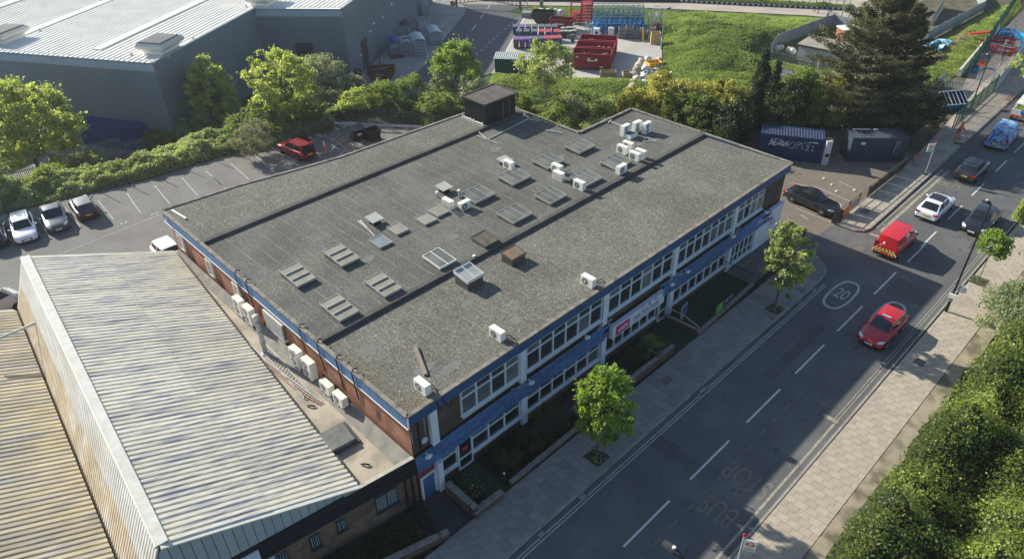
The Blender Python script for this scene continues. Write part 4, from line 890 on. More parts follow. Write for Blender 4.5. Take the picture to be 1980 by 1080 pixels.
# wall condensers on the side
tb = ac_unit('tall air conditioner farthest back along the side wall, under the third small window', .95, .42, 1.32, 2, grp='tall beige air conditioners along the brick side wall')
tb.location = (-.38, 17.6, 3.42); tb.rotation_euler = (0, 0, R_(-90))
for y, lab in ((16.3, 'tall air conditioner right beside the ringed vent pipe'), (10.55, 'tall air conditioner just after the white barred window'), (9.15, 'tall air conditioner nearest the street along the side wall')): dup(tb, (-.38, y, 3.42), R_(-90), lab)
for k, (y, lab) in enumerate(((7.3, 'low air conditioner with a dark object on top against the brick side wall'), (5.95, 'low air conditioner nearest the street against the brick side wall'))):
    u_ = dup(ac1, (-.42, y, 3.5), R_(-90), lab, 'low air conditioners against the brick side wall')
t = thing('ladder', 'wire ladder lying on the concrete roof along the brick side wall', 'ladder', (-.8, 13.6, 3.32)); m2 = MB(); m2.bar((0, 0, 0), (-.35, -5.6, 0), .05); m2.bar((-.45, 0, 0), (-.8, -5.6, 0), .05); m2.build('rail', metal_g, t); m2 = MB()
for k in range(20): m2.bar((-.0175 * k, -.29 * k, 0), (-.45 - .0175 * k, -.29 * k - .2, 0), .035)
m2.build('rung', metal_g, t)
t = thing('pipe_run', 'copper and grey pipes running along the concrete roof below the tall air conditioners', 'pipes', (-1.3, 17.5, 3.28)); 
for k in range(3): MB().tube([(0 - .12 * k, 0, .05), (-.25 - .1 * k, -5, .05), (.1 - .16 * k, -9, .05), (.25 - .1 * k, -10.5, .05)], .035, 5, ).build('pipe', mat('copper_pipe', (.45, .27, .2), .5) if k else metal_g, t)
# second workshop, its roof rising to the left
w2b = thing('workshop_building', 'second workshop at the left edge with rust stained corrugated roof', 'building')
d_ = Vector((-9.0, 1.46, 3.13))
sheets('roof_sheet', VF + d_ + Vector((-.2, .0, .0)), VN + d_ + Vector((-.2, 0, .0)), VF + Vector((-.22, 0, .02)), VN + Vector((-.22, 0, .02)), 20, 4, .095, sheet_r, w2b, rows=((0, .52, .02), (.5, 1, 0)))
m2 = MB(); m2.bar(VF + Vector((-.1, 0, -.06)), VN + Vector((-.1, 0, -.06)), .26, .08); m2.build('valley_gutter', mat('rusty_gutter', (.07, .05, .035), .9, .3, 4), w2b)
m2 = MB(); b0 = VF + Vector((-.3, .1, -.1)); b1 = VF + d_ + Vector((-.2, .1, -.1)); m2.add([b0, b1, (b1[0], b1[1], -.05), (b0[0], b0[1], -.05)], [(0, 1, 2, 3)]); m2.build('gable_wall', brick_b, w2b)
m2 = MB(); m2.bar(b0 + Vector((0, 0, .12)), b1 + Vector((0, 0, .12)), .14, .1); m2.build('verge_capping', MATS['cream_capping'], w2b)
t = thing('stay_pole', 'grey round steel pole braced from the white sheet wall over the stained roof', 'pole', (*(-10.71, 24.51), 4.4)); m2 = MB(); a = Vector(t.location); q = Vector((*(-13.62, 23.98), 4.9)) - a; m2.cyl((0.3, 0, .2), tuple(q), .09, n=10); m2.build('tube', metal_g, t)

# front garden walls, ramps, railings, planting
gw = structure('front_garden', MB().sheet([(-30, 3.9), (-30, -3.0), (34.2, -3.0), (34.2, 0), (0, 0)], -.03), mat('garden_soil', (.035, .032, .024), .95, .4, 2, world=True, col2=(.03, .04, .02), c2scale=1))
lw = mat('garden_brick', (.12, .075, .055), .95, .3, 4, rnd=.1); cop = mat('coping_stone', (.22, .205, .18), .9, .2, 4, rnd=.1)
def low_wall(lab, a, b, h, w_=.22, m=None, base=0.0):
    a = Vector((*a, 0)); b = Vector((*b, 0)); d = b - a; t = thing('garden_wall', lab, 'wall', (a.x, a.y, base), math.atan2(d.y, d.x)); L = d.length
    MB().box(0, L, -w_ / 2, w_ / 2, 0, h).build('wall', m or brickmat('garden_brick_' + str(len(MATS)), (.13, .075, .055), (.09, .055, .045), (.12, .1, .085), math.atan2(d.y, d.x)), t)
    n = max(1, round(L / .6)); me = MB().box(0, L / n - .012, -w_ / 2 - .03, w_ / 2 + .03, 0, .06).mesh('coping_stone', cop)
    for k in range(n): link('coping_stone', me, t, loc=(k * L / n, 0, h))
    return t
low_wall('low brick wall along the planted strip between the two ramps', (4.2, -2.85), (14.6, -2.75), .32)
low_wall('low brick wall with white coping beside the ramp up to the signboard entrance', (14.8, -2.7), (19.6, -2.75), .75, m=None)
low_wall('low kerb wall along the artificial grass yard at the far end', (22.3, -2.95), (30.2, -2.6), .3)
low_wall('brick wall with mossy corner beside the blue door path', (1.5, -.7), (1.5, -3.05), .8, .3)
low_wall('short brick return wall with mossy corner at the pavement', (1.35, -3.0), (3.4, -3.05), .5, .3)
low_wall('brick boundary wall in front of the workshop, at the lower edge', (-9, -.6), (-.3, -2.9), .5, .28)
low_wall('white topped low wall crossing the entrance in front of the sloping path', (22.2, -.3), (22.4, -2.9), .5, .18)
gr_art = mat('artificial_grass', (.03, .06, .03), .95, .2, 3)
structure('grass_yard', MB().sheet([(22.4, -2.85), (30.2, -2.55), (30.2, 0), (22.4, 0)], .02), gr_art)
structure('entrance_ramp', MB().sheet([(18.9, -2.95), (22.2, -2.95), (22.2, 0), (21.2, 0), (19.8, -1.2)], .03), gr_art)
structure('path', MB().sheet([(8.2, -.6), (21.0, -.5), (20, -1.6), (8.2, -1.75)], .0), mat('dark_path', (.06, .06, .06), .9, .1, 2, world=True))
structure('path', MB().sheet([(.1, -.1), (1.3, -.1), (1.3, -3.0), (-.6, -3.0)], .0), MATS['dark_path'])
structure('path', MB().sheet([(2.9, -.05), (4.0, -.05), (4.1, -3.0), (2.6, -3.0)], .0), gr_art)
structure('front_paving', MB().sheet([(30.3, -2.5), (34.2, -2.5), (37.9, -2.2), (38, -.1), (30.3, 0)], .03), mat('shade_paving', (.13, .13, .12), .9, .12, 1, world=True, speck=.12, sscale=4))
def railing(lab, a, b, h=1.0, n=None, m=None, z=0.0, cat='railing', sp=.12, r=.018):
    a = Vector((*a, 0)); b = Vector((*b, 0)); d = b - a; L = d.length; t = thing('railing', lab, cat, (a.x, a.y, z), math.atan2(d.y, d.x)); m = m or dark_m
    MB().bar((0, 0, h), (L, 0, h), .045).build('top_rail', m, t); MB().bar((0, 0, .1), (L, 0, .1), .035).build('bottom_rail', m, t)
    n = int(L / sp); me = MB().box(-r / 2, r / 2, -r / 2, r / 2, .1, h).mesh('baluster', m)
    for k in range(n + 1): link('baluster', me, t, loc=(k * L / max(n, 1), 0, 0))
    return t
railing('black bar railing between the artificial grass yard and the far planted bed', (30.2, -.1), (30.2, -2.6), 1.1)
railing('black railing in front of the blue door, along the path', (-.5, -.4), (-.9, -3.0), 1.0)
railing('black railing beside the white rendered wall at the side road', (37.9, -.2), (36.6, -2.4), 1.1)
t = thing('handrail', 'thin grey handrail on the white topped wall at the signboard entrance', 'railing', (22.2, -.2, 0)); m2 = MB(); m2.bar((0, 0, 1.2), (.1, -1.4, 1.2), .05); m2.bar((.1, -1.4, 1.2), (.2, -2.7, .8), .05)
for y, h in ((0, 1.2), (-1.4, 1.2), (-2.7, .8)): m2.bar((-.07 * y, y, 0), (-.07 * y, y, h), .05)
m2.build('rail', metal_g, t)
for (x, y) in ((23.2, -2.75), (24.0, -2.7), (3.9, -2.7), (1.2, -2.9)):
    t = thing('post', {23.2: 'thin dark post at the near corner of the artificial grass yard', 24.0: 'second thin dark post along the artificial grass yard wall', 3.9: 'thin dark post with white cap by the ramp to the red stickered door', 1.2: 'dark gate post at the end of the blue door path'}[x], 'post', (x, y, 0)); MB().box(-.03, .03, -.03, .03, 0, 1.2).build('shaft', dark_m, t); MB().box(-.05, .05, -.05, .05, 1.2, 1.26).build('cap', white_m if x == 3.9 else dark_m, t)
bn = thing('banner', 'green and dark blue banner tied behind the artificial grass yard wall', 'banner', (24.9, -2.7, .3), R_(3))
MB().box(0, .9, -.02, .02, 0, .75).build('green_panel', mat('lime_banner', (.14, .38, .05), .6), bn); MB().box(.9, 2.4, -.02, .02, 0, .75).build('blue_panel', mat('banner_blue', (.03, .04, .09), .6), bn)
m2 = MB(); g = random.Random(2)
for k in range(9): m2.box(1.0 + k * .15, 1.08 + k * .15, -.03, -.02, .45 + g.uniform(-.05, .15), .6)
m2.build('lettering', white_m, bn)['kind'] = 'stuff'
bn = thing('notice_board', 'upright blue notice panel in a pale frame by the entrance ramp', 'sign', (23.4, -1.0, 0), R_(10)); MB().box(-.45, .45, -.03, .03, .1, 1.15).build('frame', mat('pale_frame', (.4, .43, .45), .6), bn); MB().box(-.3, .3, -.045, -.03, .2, 1.1).build('panel', mat('notice_blue', (.03, .08, .32), .5), bn)
t = thing('bollard', 'black bollard on the corner pavement by the side road', 'bollard', (*(38.57, -2.28), 0)); MB().cyl((0, 0, 0), (0, 0, 1.0), .09, n=10).build('post', dark_m, t); MB().cyl((0, 0, 1.0), (0, 0, 1.06), .1, .05, n=10).build('cap', dark_m, t)
t = thing('cycle_stand', 'bent steel hoop stand beside the second street tree', 'cycle stand', (*(30.43, -5.54), .12), R_(-90)); MB().tube([(0, 0, 0), (0, 0, .7), (.15, 0, .85), (.6, 0, .85), (.75, 0, .7), (.75, 0, 0)], .03, 6).build('hoop', metal_g, t)

# ================================================================ GREY WAREHOUSE
gw_w = mat('grey_cladding', (.185, .215, .24), .7, .07, .25, world=True, bump=.0)
gw_r = mat('pale_roof_metal', (.80, .775, .70), .85, .08, .5, world=True, spec=.1)
gw_l = mat('rooflight_strip', (.80, .79, .70), .7, .05, 1)
gw_e = mat('eave_metal', (.34, .40, .45), .6, .06, 1)
ESTATE = True
wh = thing('warehouse', 'big grey clad warehouse with pale ribbed metal roof and rounded eaves', 'building')
HW = 8.9; Nn = Vector((10.3, 53.8, 0)); ux = Vector((16.5, 10.3, 0)).normalized(); uy = Vector((-10.3, 16.5, 0)).normalized()
I_ = Nn + ux * 19.6; O_ = Vector((34.0, 56.2, 0)); Fc = Vector((64.3, 77.0, 0)); Lc = Nn + uy * 45; Bc = Fc + uy * 60; B2 = Lc + ux * 20
outl = [Lc, Nn, I_, O_, Fc, Fc + uy * 45, Lc + ux * 40]
m2 = MB(); Lw = []
for i in range(len(outl)):
    a = outl[i]; b = outl[(i + 1) % len(outl)]
    m2.quad((a.x, a.y, -.06), (b.x, b.y, -.06), (b.x, b.y, HW - .9 if i in (0, 2) else HW), (a.x, a.y, HW - .9 if i in (0, 2) else HW))
m2.build('wall', gw_w, wh)
# vertical ribs in the cladding
m2 = MB()
for a, b in ((Lc, Nn), (Nn, I_), (I_, O_), (O_, Fc)):
    d = b - a; n = int(d.length / .35); dn = d.normalized(); nr = Vector((dn.y, -dn.x, 0))
    for k in range(n):
        p = a + dn * (k * .35 + .1); q = p + dn * .07; p2 = p + nr * .03; q2 = q + nr * .03
        m2.quad((p2.x, p2.y, 0), (q2.x, q2.y, 0), (q2.x, q2.y, HW - .9), (p2.x, p2.y, HW - .9)); m2.quad((q2.x, q2.y, 0), (q.x + dn.x * .02, q.y + dn.y * .02, 0), (q.x + dn.x * .02, q.y + dn.y * .02, HW - .9), (q2.x, q2.y, HW - .9)); m2.quad((p.x - dn.x * .02, p.y - dn.y * .02, 0), (p2.x, p2.y, 0), (p2.x, p2.y, HW - .9), (p.x - dn.x * .02, p.y - dn.y * .02, HW - .9))
m2.build('wall_rib', gw_w, wh)['kind'] = 'stuff'
# rounded eaves with ribs
def eave(a, b):
    d = (b - a); L = d.length; dn = d.normalized(); inn = Vector((-dn.y, dn.x, 0)) * -1
    c_ = (a + b) / 2; cen = (Nn + Fc) / 2 + uy * 20
    if (cen - c_).dot(inn) < 0: inn = -inn
    prof = [(0, -.95), (0.02, -.6), (.14, -.3), (.36, -.1), (.7, 0)]
    n = int(L / .36); m2 = MB(); V = []
    for k in range(n * 2 + 1):
        h = .05 if k % 2 else 0; p = a + dn * (L * k / (2 * n))
        for (i_, z) in prof: q = p + inn * (i_ - h * .8); V.append((q.x, q.y, HW + z + h * .6))
    F = []
    for k in range(n * 2):
        for j in range(4): F.append((k * 5 + j, k * 5 + j + 1, (k + 1) * 5 + j + 1, (k + 1) * 5 + j))
    m2.add(V, F); m2.build('rounded_eave', gw_e, wh)
eave(Lc, Nn + uy * .0); eave(I_, O_)
# roof with standing ribs running along ux
m2 = MB(); ro = [Lc, Nn + uy * .7, I_ + uy * .7, O_ + uy * .4, Fc, Fc + uy * 45, Lc + ux * 40]
m2.sheet([(p.x + (ux.x * .0), p.y) for p in [Lc + ux * .0, Nn + uy * 0.01, I_ + uy * .0]] if False else [(p.x, p.y) for p in [Lc, Nn, I_, Fc, Fc + uy * 45, Lc + ux * 40]], HW - .02)
m2.add([(I_.x, I_.y, HW - .02), (O_.x, O_.y, HW - .02), (Fc.x, Fc.y, HW - .02)], [(0, 1, 2)])
m2.build('roof', gw_r, wh)
m2 = MB()
k = .35
while k < 44:
    a = Nn + uy * k; L = 19.6 if k < 0 else 75
    b = a + ux * L; w_ = uy * .05
    z = HW
    m2.quad(tuple(a - w_ + Vector((0, 0, z - .02))), tuple(b - w_ + Vector((0, 0, z - .02))), tuple(b + Vector((0, 0, z + .045))), tuple(a + Vector((0, 0, z + .045))))
    m2.quad(tuple(a + Vector((0, 0, z + .045))), tuple(b + Vector((0, 0, z + .045))), tuple(b + w_ + Vector((0, 0, z - .02))), tuple(a + w_ + Vector((0, 0, z - .02))))
    k += .6
k = -.3
while k > -10:
    t_ = (-k) / 10.4; a = I_ + uy * k + ux * (.2 + .5); st = I_.lerp(O_, min(1, -k / ((I_ - O_).dot(uy) or 1))) if True else a
    st = I_ + (O_ - I_) * min(1.0, (-k) / abs((O_ - I_).dot(uy))); b = st + ux * 60
    # clip against the O-Fc edge
    e = (Fc - O_).normalized(); den = ux.x * e.y - ux.y * e.x
    tt = ((O_ - st).x * e.y - (O_ - st).y * e.x) / den if abs(den) > 1e-6 else 60
    if tt < 0: tt = 60
    b = st + ux * min(60, max(tt, 0.1)); w_ = uy * .05; a = st + ux * .5; z = HW
    m2.quad(tuple(a - w_ + Vector((0, 0, z - .02))), tuple(b - w_ + Vector((0, 0, z - .02))), tuple(b + Vector((0, 0, z + .045))), tuple(a + Vector((0, 0, z + .045))))
    m2.quad(tuple(a + Vector((0, 0, z + .045))), tuple(b + Vector((0, 0, z + .045))), tuple(b + w_ + Vector((0, 0, z - .02))), tuple(a + w_ + Vector((0, 0, z - .02))))
    k -= .6
m2.build('roof_rib', gw_r, wh)['kind'] = 'stuff'
m2 = MB(); 
for a, b in ((Nn, I_), (O_, Fc)): m2.bar(tuple(a + Vector((0, 0, HW + .03))), tuple(b + Vector((0, 0, HW + .03))), .22, .14)
m2.build('parapet_cap', mat('pale_capping', (.42, .45, .46), .5), wh)
for off, L0, L1 in ((8.4, 2.5, 60), (20.2, 1, 60), (32, 1, 60)):
    a = Nn + uy * off + ux * L0; b = Nn + uy * off + ux * L1; m2 = MB(); m2.bar(tuple(a + Vector((0, 0, HW + .05))), tuple(b + Vector((0, 0, HW + .05))), 1.1, .1); m2.build('rooflight_strip', gw_l, wh)
def louvre(p, s, lab):
    t = thing('roof_ventilator', lab, 'roof vent', (p[0], p[1], HW), math.atan2(ux.y, ux.x), 'large louvred ventilators on the warehouse roof'); t.scale = (s * CAM_SCALE,) * 3
    MB().box(-1.15, 1.15, -.9, .9, 0, .3).build('base', white_m, t)
    m2 = MB(); P1 = [(-1.5, -1.25), (1.5, -1.25), (1.5, 1.25), (-1.5, 1.25)]; P2 = [(-1.35, -1.1), (1.35, -1.1), (1.35, 1.1), (-1.35, 1.1)]
    V = [(*q, .3) for q in [(-1.2, -.95), (1.2, -.95), (1.2, .95), (-1.2, .95)]] + [(*q, .55) for q in P1] + [(*q, .75) for q in P1] + [(*q, .95) for q in P2]
    F = [(i + 4 * j, (i + 1) % 4 + 4 * j, (i + 1) % 4 + 4 * j + 4, i + 4 * j + 4) for j in range(3) for i in range(4)]; m2.add(V, F); m2.build('hood', mat('vent_hood', (.62, .60, .54), .5, .06, 1), t)
    MB().box(-1.2, 1.2, -.95, .95, .9, .97).build('louvre_bed', mat('vent_dark', (.2, .2, .19), .6), t)
    me = MB().box(-1.2, 1.2, -.04, .04, 0, .06).mesh('louvre_blade', mat('vent_blade', (.42, .41, .38), .5))
    for k in range(8): link('louvre_blade', me, t, loc=(0, -.84 + k * .24, .97))
    return t
louvre((12.63, 56.92), 1.25, 'louvred ventilator on the warehouse roof nearest its front corner'); louvre((2.43, 72.96), 1.25, 'louvred ventilator cut by the left edge of the photo'); louvre((28.97, 65.18), 1.25, 'louvred ventilator on the warehouse roof behind the recessed corner, at the top edge')
ANL = ['between the left ventilator and the rooflight strip', 'at the top edge between two rooflight strips', 'at the parapet right of the ventilator', 'just in front of the louvred ventilator', 'left of the front corner near the eave', 'at the left edge below the cut off ventilator', 'by the recessed corner at the parapet']
for p in ((5.95, 73.92), (15.31, 81.32), (16.48, 57.95), (12.22, 54.48), (9.82, 57.75), (1.61, 70.17), (26.61, 65.49)):
    t = thing('roof_cleat', 'small anchor post on the warehouse roof, ' + ANL.pop(0), 'anchor', (*p, HW), group='anchor posts on the warehouse roof'); MB().cyl((0, 0, 0), (0, 0, .3), .1, .06, n=8).build('post', mat('cleat', (.5, .45, .35), .6), t); MB().box(-.15, .15, -.15, .15, 0, .07).build('plate', metal_g, t)
# openings and lamps on the walls
def on_wall(a, b, s, w_, z0, z1, m, name, out=.05, par=wh):
    d = (b - a).normalized(); nr = Vector((d.y, -d.x, 0)); p = a + d * s; ang = math.atan2(d.y, d.x); m2 = MB()
    q = [p + nr * out, p + d * w_ + nr * out, p + d * w_ - nr * .05, p - nr * .05]; m2.prism([(v_.x, v_.y) for v_ in q], z0, z1); return m2.build(name, m, par)
dkd = mat('dark_opening', (.045, .05, .055), .7)
on_wall(O_, Fc, 4.3, 2.1, 0.08, 3.6, dkd, 'roller_door'); on_wall(Nn, I_, 6.5, 3.0, 0, 3.8, dkd, 'roller_door'); on_wall(I_, O_, 4.2, 2.2, 1.5, 4.8, dkd, 'louvre')
for s, z in ((3.4, 2.0), (7.5, 3.8), (12.5, 4.2), (16.5, 4.9), (9, 4.4)): on_wall(O_, Fc, s, .5, z, z + .22, mat('wall_lamp_white', (.62, .66, .68), .5), 'wall_lamp', .22)
on_wall(Nn, I_, 1.5, .5, 2.2, 2.4, MATS['wall_lamp_white'], 'wall_lamp', .2) ; on_wall(Lc, Nn, 43.0, .4, 1.2, 1.4, MATS['wall_lamp_white'], 'wall_lamp', .2)

ESTATE = False
# ================================================================ SHIPPING CONTAINERS
def container(lab, a, b, depth, h, col, side=1, name='shipping_container', corr_=True):
    a = Vector((*a, 0)); b = Vector((*b, 0)); d = b - a; L = d.length; t = thing(name, lab, 'container', (a.x, a.y, 0), math.atan2(d.y, d.x), 'steel storage containers')
    D = depth * side; y0, y1 = sorted((0, D)); m = mat('container_' + col[0], col[1], .6, .15, 1.5, col2=col[2], c2scale=1.2, c2lo=.6, c2hi=.75)
    m2 = MB(); n = int(L / .28); pr = [(0, 0), (.35, 0), (.5, .035), (.85, .035), (1, 0)]
    for yy, sg_ in ((y0, 1), (y1, -1)):
        V = []; 
        for k in range(n):
            for u_, dd in pr: x = .12 + (L - .24) * (k + u_) / n; V += [(x, yy + sg_ * (.03 + dd), .15), (x, yy + sg_ * (.03 + dd), h - .12)]
        m2.add(V, [(2 * i, 2 * i + 2, 2 * i + 3, 2 * i + 1) for i in range(len(V) // 2 - 1)])
    for xx in (.04, L - .04): m2.quad((xx, y0 + .1, .15), (xx, y1 - .1, .15), (xx, y1 - .1, h - .12), (xx, y0 + .1, h - .12))
    m2.build('side_panel', m, t)
    fr = MB()
    for yy in (y0, y1 - .12): fr.box(.12, L - .12, yy, yy + .12, 0, .15); fr.box(.12, L - .12, yy, yy + .12, h - .12, h)
    for xx in (0, L - .12): fr.box(xx, xx + .12, y0 + .12, y1 - .12, 0, .15); fr.box(xx, xx + .12, y0 + .12, y1 - .12, h - .12, h)
    for xx in (0, L - .12):
        for yy in (y0, y1 - .12): fr.box(xx, xx + .12, yy, yy + .12, 0, h)
    fr.build('frame', mat('container_frame_' + col[0], tuple(c * 1.15 for c in col[1]), .55, .1, 2), t)
    m2 = MB(); V = []
    for k in range(n):
        for u_, dd in pr: x = .12 + (L - .24) * (k + u_) / n; V += [(x, y0 + .12, h - .06 + dd), (x, y1 - .12, h - .06 + dd)]
    m2.add(V, [(2 * i, 2 * i + 2, 2 * i + 3, 2 * i + 1) for i in range(len(V) // 2 - 1)]); m2.build('roof', mat('container_roof_' + col[0], tuple(c * .8 + .02 for c in col[1]), .7, .2, 2), t)
    return t
c1 = container('dark blue storage container with white graffiti behind the far end of the office block', (50.17, 8.67), (53.01, 3.40), 2.4, 2.5, ('navy', (.018, .04, .10), (.03, .05, .10)))
g = random.Random(9); m2 = MB()
def scr(x0, z0, x1, z1, w_=.045): m2.bar((x0, -.02, z0), (x1, -.02, z1), .02, w_)
def graff(pts, ox, oz, s=1.0, w_=.045):
    for i in range(len(pts) - 1): scr(ox + pts[i][0] * s, oz + pts[i][1] * s, ox + pts[i + 1][0] * s, oz + pts[i + 1][1] * s, w_)
ox = .9
for gl in ([(0, 0), (.25, .8), (.35, .1)], [(.1, .35), (.4, .4)], [(.45, .05), (.55, .75), (.85, .8)], [(.5, .4), (.8, .45)], [(.45, .05), (.8, .1)], [(.95, .1), (1.05, .75), (1.3, .6), (1.1, .4), (1.35, .05)], [(1.4, .6), (1.3, .2), (1.5, .05), (1.65, .6)], [(1.95, .6), (1.7, .4), (1.95, .25), (1.7, .05)], [(0, .1), (.6, .3), (1.2, .2), (1.9, .35)]): graff(gl, ox, 1.35, .95, .075)
for gl in ([(.3, .8), (0, .5), (0, .1), (.3, 0)], [(.35, 0), (.6, .8)], [(.65, .0), (.85, .85), (1.1, .7), (.8, .45)], [(1.15, .8), (1.3, .0)], [(1.3, .9), (1.5, .75)], [(1.6, .85), (1.95, .85), (1.65, .5), (1.95, .45), (1.6, .0), (2.0, .05)]): graff(gl, ox + 1.95, 1.2, .95, .04)
m2.build('graffiti', mat('white_spray', (.65, .68, .72), .7), c1)['kind'] = 'stuff'
m2 = MB(); m2.box(4.6, 4.8, -.02, .01, 2.05, 2.12); m2.box(4.9, 5.4, -.02, .01, 2.02, 2.14) if (Vector((50.17, 8.67)) - Vector((53.01, 3.40))).length > 5.5 else None; m2.box(4.95, 5.1, -.02, .01, 1.6, 1.72); m2.box(4.95, 5.1, -.02, .01, 1.2, 1.32); m2.build('stencil_mark', MATS['white_spray'], c1)
c2 = container('blue grey storage container with a small white plate, beside the pavement', (55.14, 1.66), (58.79, -2.30), 2.4, 2.55, ('slate', (.035, .055, .075), (.05, .05, .055)))
m2 = MB(); m2.box(.9, 1.3, -.02, .01, 1.85, 2.1); m2.build('plate', MATS['white_spray'], c2); m2 = MB(); m2.bar((4.2, -.02, 1.0), (4.3, -.02, 2.3), .02, .05); m2.bar((4.45, -.02, 1.5), (4.52, -.02, 2.3), .02, .05); m2.build('locking_bar', mat('pale_bar', (.4, .43, .46), .5), c2)
m2 = MB(); m2.bar((.6, 1.9, 2.62), (2.2, 1.9, 2.62), .08); m2.bar((2.6, 1.9, 2.62), (3.0, 1.9, 2.62), .08); m2.build('loose_bar', white_m, c2)
sc_ = thing('slide_panel', 'tall white leaning panel with a black round fan between the two dark blue containers', 'panel', (*(53.08, 3.00), 0), R_(-40)); MB().box(-.28, .28, -.12, .12, 0, 2.5).build('panel', mat('cream_white', (.5, .52, .55), .6), sc_); m2 = MB(); m2.cyl((0, -.16, 1.05), (0, -.12, 1.05), .2, n=14); m2.build('fan', black_p, sc_)
ESTATE = True
c3 = container('bright blue storage container against the warehouse wall behind the palisade fence', (3.5, 61.4), (7.0, 55.4), 1.8, 2.5, ('royal', (.012, .045, .20), (.02, .05, .16)))
ESTATE = False
# ================================================================ FENCES
pal = mat('palisade_galvanised', (.24, .27, .28), .6, .1, 3, metal=.2); palg = mat('palisade_green', (.018, .11, .075), .55, .12, 3)
def palisade(lab, a, b, h=2.0, m=None, sp=.16, w_=.075, base=0.0, limit=400):
    a = Vector((*a, 0)); b = Vector((*b, 0)); d = b - a; L = d.length; t = thing('palisade_fence', lab, 'fence', (a.x, a.y, base), math.atan2(d.y, d.x)); m = m or pal
    for z in (.35, h - .35): MB().box(0, L, .0, .05, z - .03, z + .03).build('rail', m, t)
    me = MB(); me.add([(-w_ / 2, 0, 0), (0, -.03, 0), (w_ / 2, 0, 0), (-w_ / 2, 0, h - .1), (0, -.03, h - .1), (w_ / 2, 0, h - .1), (0, -.01, h + .03)], [(0, 1, 4, 3), (1, 2, 5, 4), (3, 4, 6), (4, 5, 6), (0, 3, 5, 2)]); me = me.mesh('pale', m)
    n = int(L / sp)
    for k in range(min(n, limit)): link('pale', me, t, loc=(k * sp + sp / 2, 0, 0))
    pm = MB().box(-.05, .05, .05, .15, 0, h - .05).mesh('post', m)
    for k in range(int(L / 2.75) + 1): link('post', pm, t, loc=(min(k * 2.75, L), 0, 0))
    return t
ESTATE = True
palisade('grey palisade fence in front of the bright blue container, left run', (-0.70, 57.03), (5.54, 55.58), 2.1); palisade('grey palisade fence in front of the warehouse corner, right run', (5.59, 55.17), (10.09, 54.04), 1.6)
palisade('grey palisade fence low behind the large left maple', (-5.18, 56.10), (-2.52, 55.76), 1.8)
palisade('dark palisade fence by the warehouse roller door between two trees', (16.70, 55.26), (18.98, 56.02), 1.8)
ESTATE = False
# green palisade along the works and the grey hoarding
palisade('green palisade fence along the sunlit pavement beside the works site', (69.98, -3.05), (83.98, -2.68), 2.4, palg, sp=.27, w_=.12)
palisade('long green palisade fence on the far side of the works site', (87.33, 1.47), (140, 9.5), 2.4, palg, sp=.21, w_=.1, limit=290)
palisade('grey palisade gate across the near end of the works site', (78.29, 1.24), (79.09, -0.98), 2.4, pal, sp=.22)
hb = thing('hoarding', 'grey sheet steel hoarding continuing the green palisade beside the works site', 'fence', (*(83.98, -2.68), 0)); a = Vector((*(83.98, -2.68), 0)); b = Vector((125, 1.6, 0)); d = b - a; nd = int(d.length / 3); hb.rotation_euler = (0, 0, math.atan2(d.y, d.x)); pm = MB().box(0, d.length / nd - .04, -.02, .02, 0, 2.0).mesh('panel', mat('hoarding_grey', (.33, .36, .37), .6, .08, .8, rnd=.06))
for k in range(nd): link('panel', pm, hb, loc=(k * d.length / nd, 0, 0))
pm = MB().box(-.06, .06, .03, .12, 0, 2.2).mesh('post', dark_m)
for k in range(nd): link('post', pm, hb, loc=(k * d.length / nd, 0, 0))
def panel_fence(lab, pts, h, m, step=2.6, name='panel_fence', posts=True):
    t = thing(name, lab, 'fence', (*pts[0], 0)); o0 = Vector((*pts[0], 0))
    for i in range(len(pts) - 1):
        a = Vector((*pts[i], 0)) - o0; b = Vector((*pts[i + 1], 0)) - o0; d = b - a; n = max(1, round(d.length / step)); ang = math.atan2(d.y, d.x)
        me = MB().box(0.04, d.length / n - .04, -.02, .02, 0.05, h).mesh('panel', m); pm = MB().box(-.05, .05, -.06, .06, 0, h + .1).mesh('post', metal_g)
        for k in range(n):
            q = a + d * k / n; link('panel', me, t, loc=tuple(q), rz=ang); link('post', pm, t, loc=tuple(q), rz=ang)
    return t
meshg = mat('steel_mesh_grey', (.27, .31, .32), .6, .15, .6, world=True)
ESTATE = True
panel_fence('grey steel panel fence rising behind the pale concrete hut', [(77.42, 22.70), (81.85, 24.18), (93.55, 23.25), (97.90, 24.58)], 1.8, meshg)
palisade('grey palisade fence in front of the pale concrete hut', (76.37, 22.03), (77.50, 14.60), 1.5, pal, sp=.2, w_=.05)
panel_fence('grey steel panel fence behind the crown of the big conifer', [(89.79, 23.72), (95.87, 22.95), (95.59, 20.31)], 1.8, meshg)
ESTATE = False
panel_fence('long grey panel fence along the top of the grassy bank at the right', [(97.83, 10.26), (118.94, 9.74), (140, 20)], 1.6, meshg)
panel_fence('short leaning grey corrugated panel fence above the rubble', [(106.59, 12.84), (116.89, 14.96)], 1.8, meshg)
panel_fence('grey panel fence below the works site beside the big conifer', [(75.57, 1.84), (82.67, 2.59)], 1.8, meshg)
wl = thing('barrier_wall', 'white low barrier wall beside the long green palisade', 'wall', (*(87.01, 2.32), 0)); 
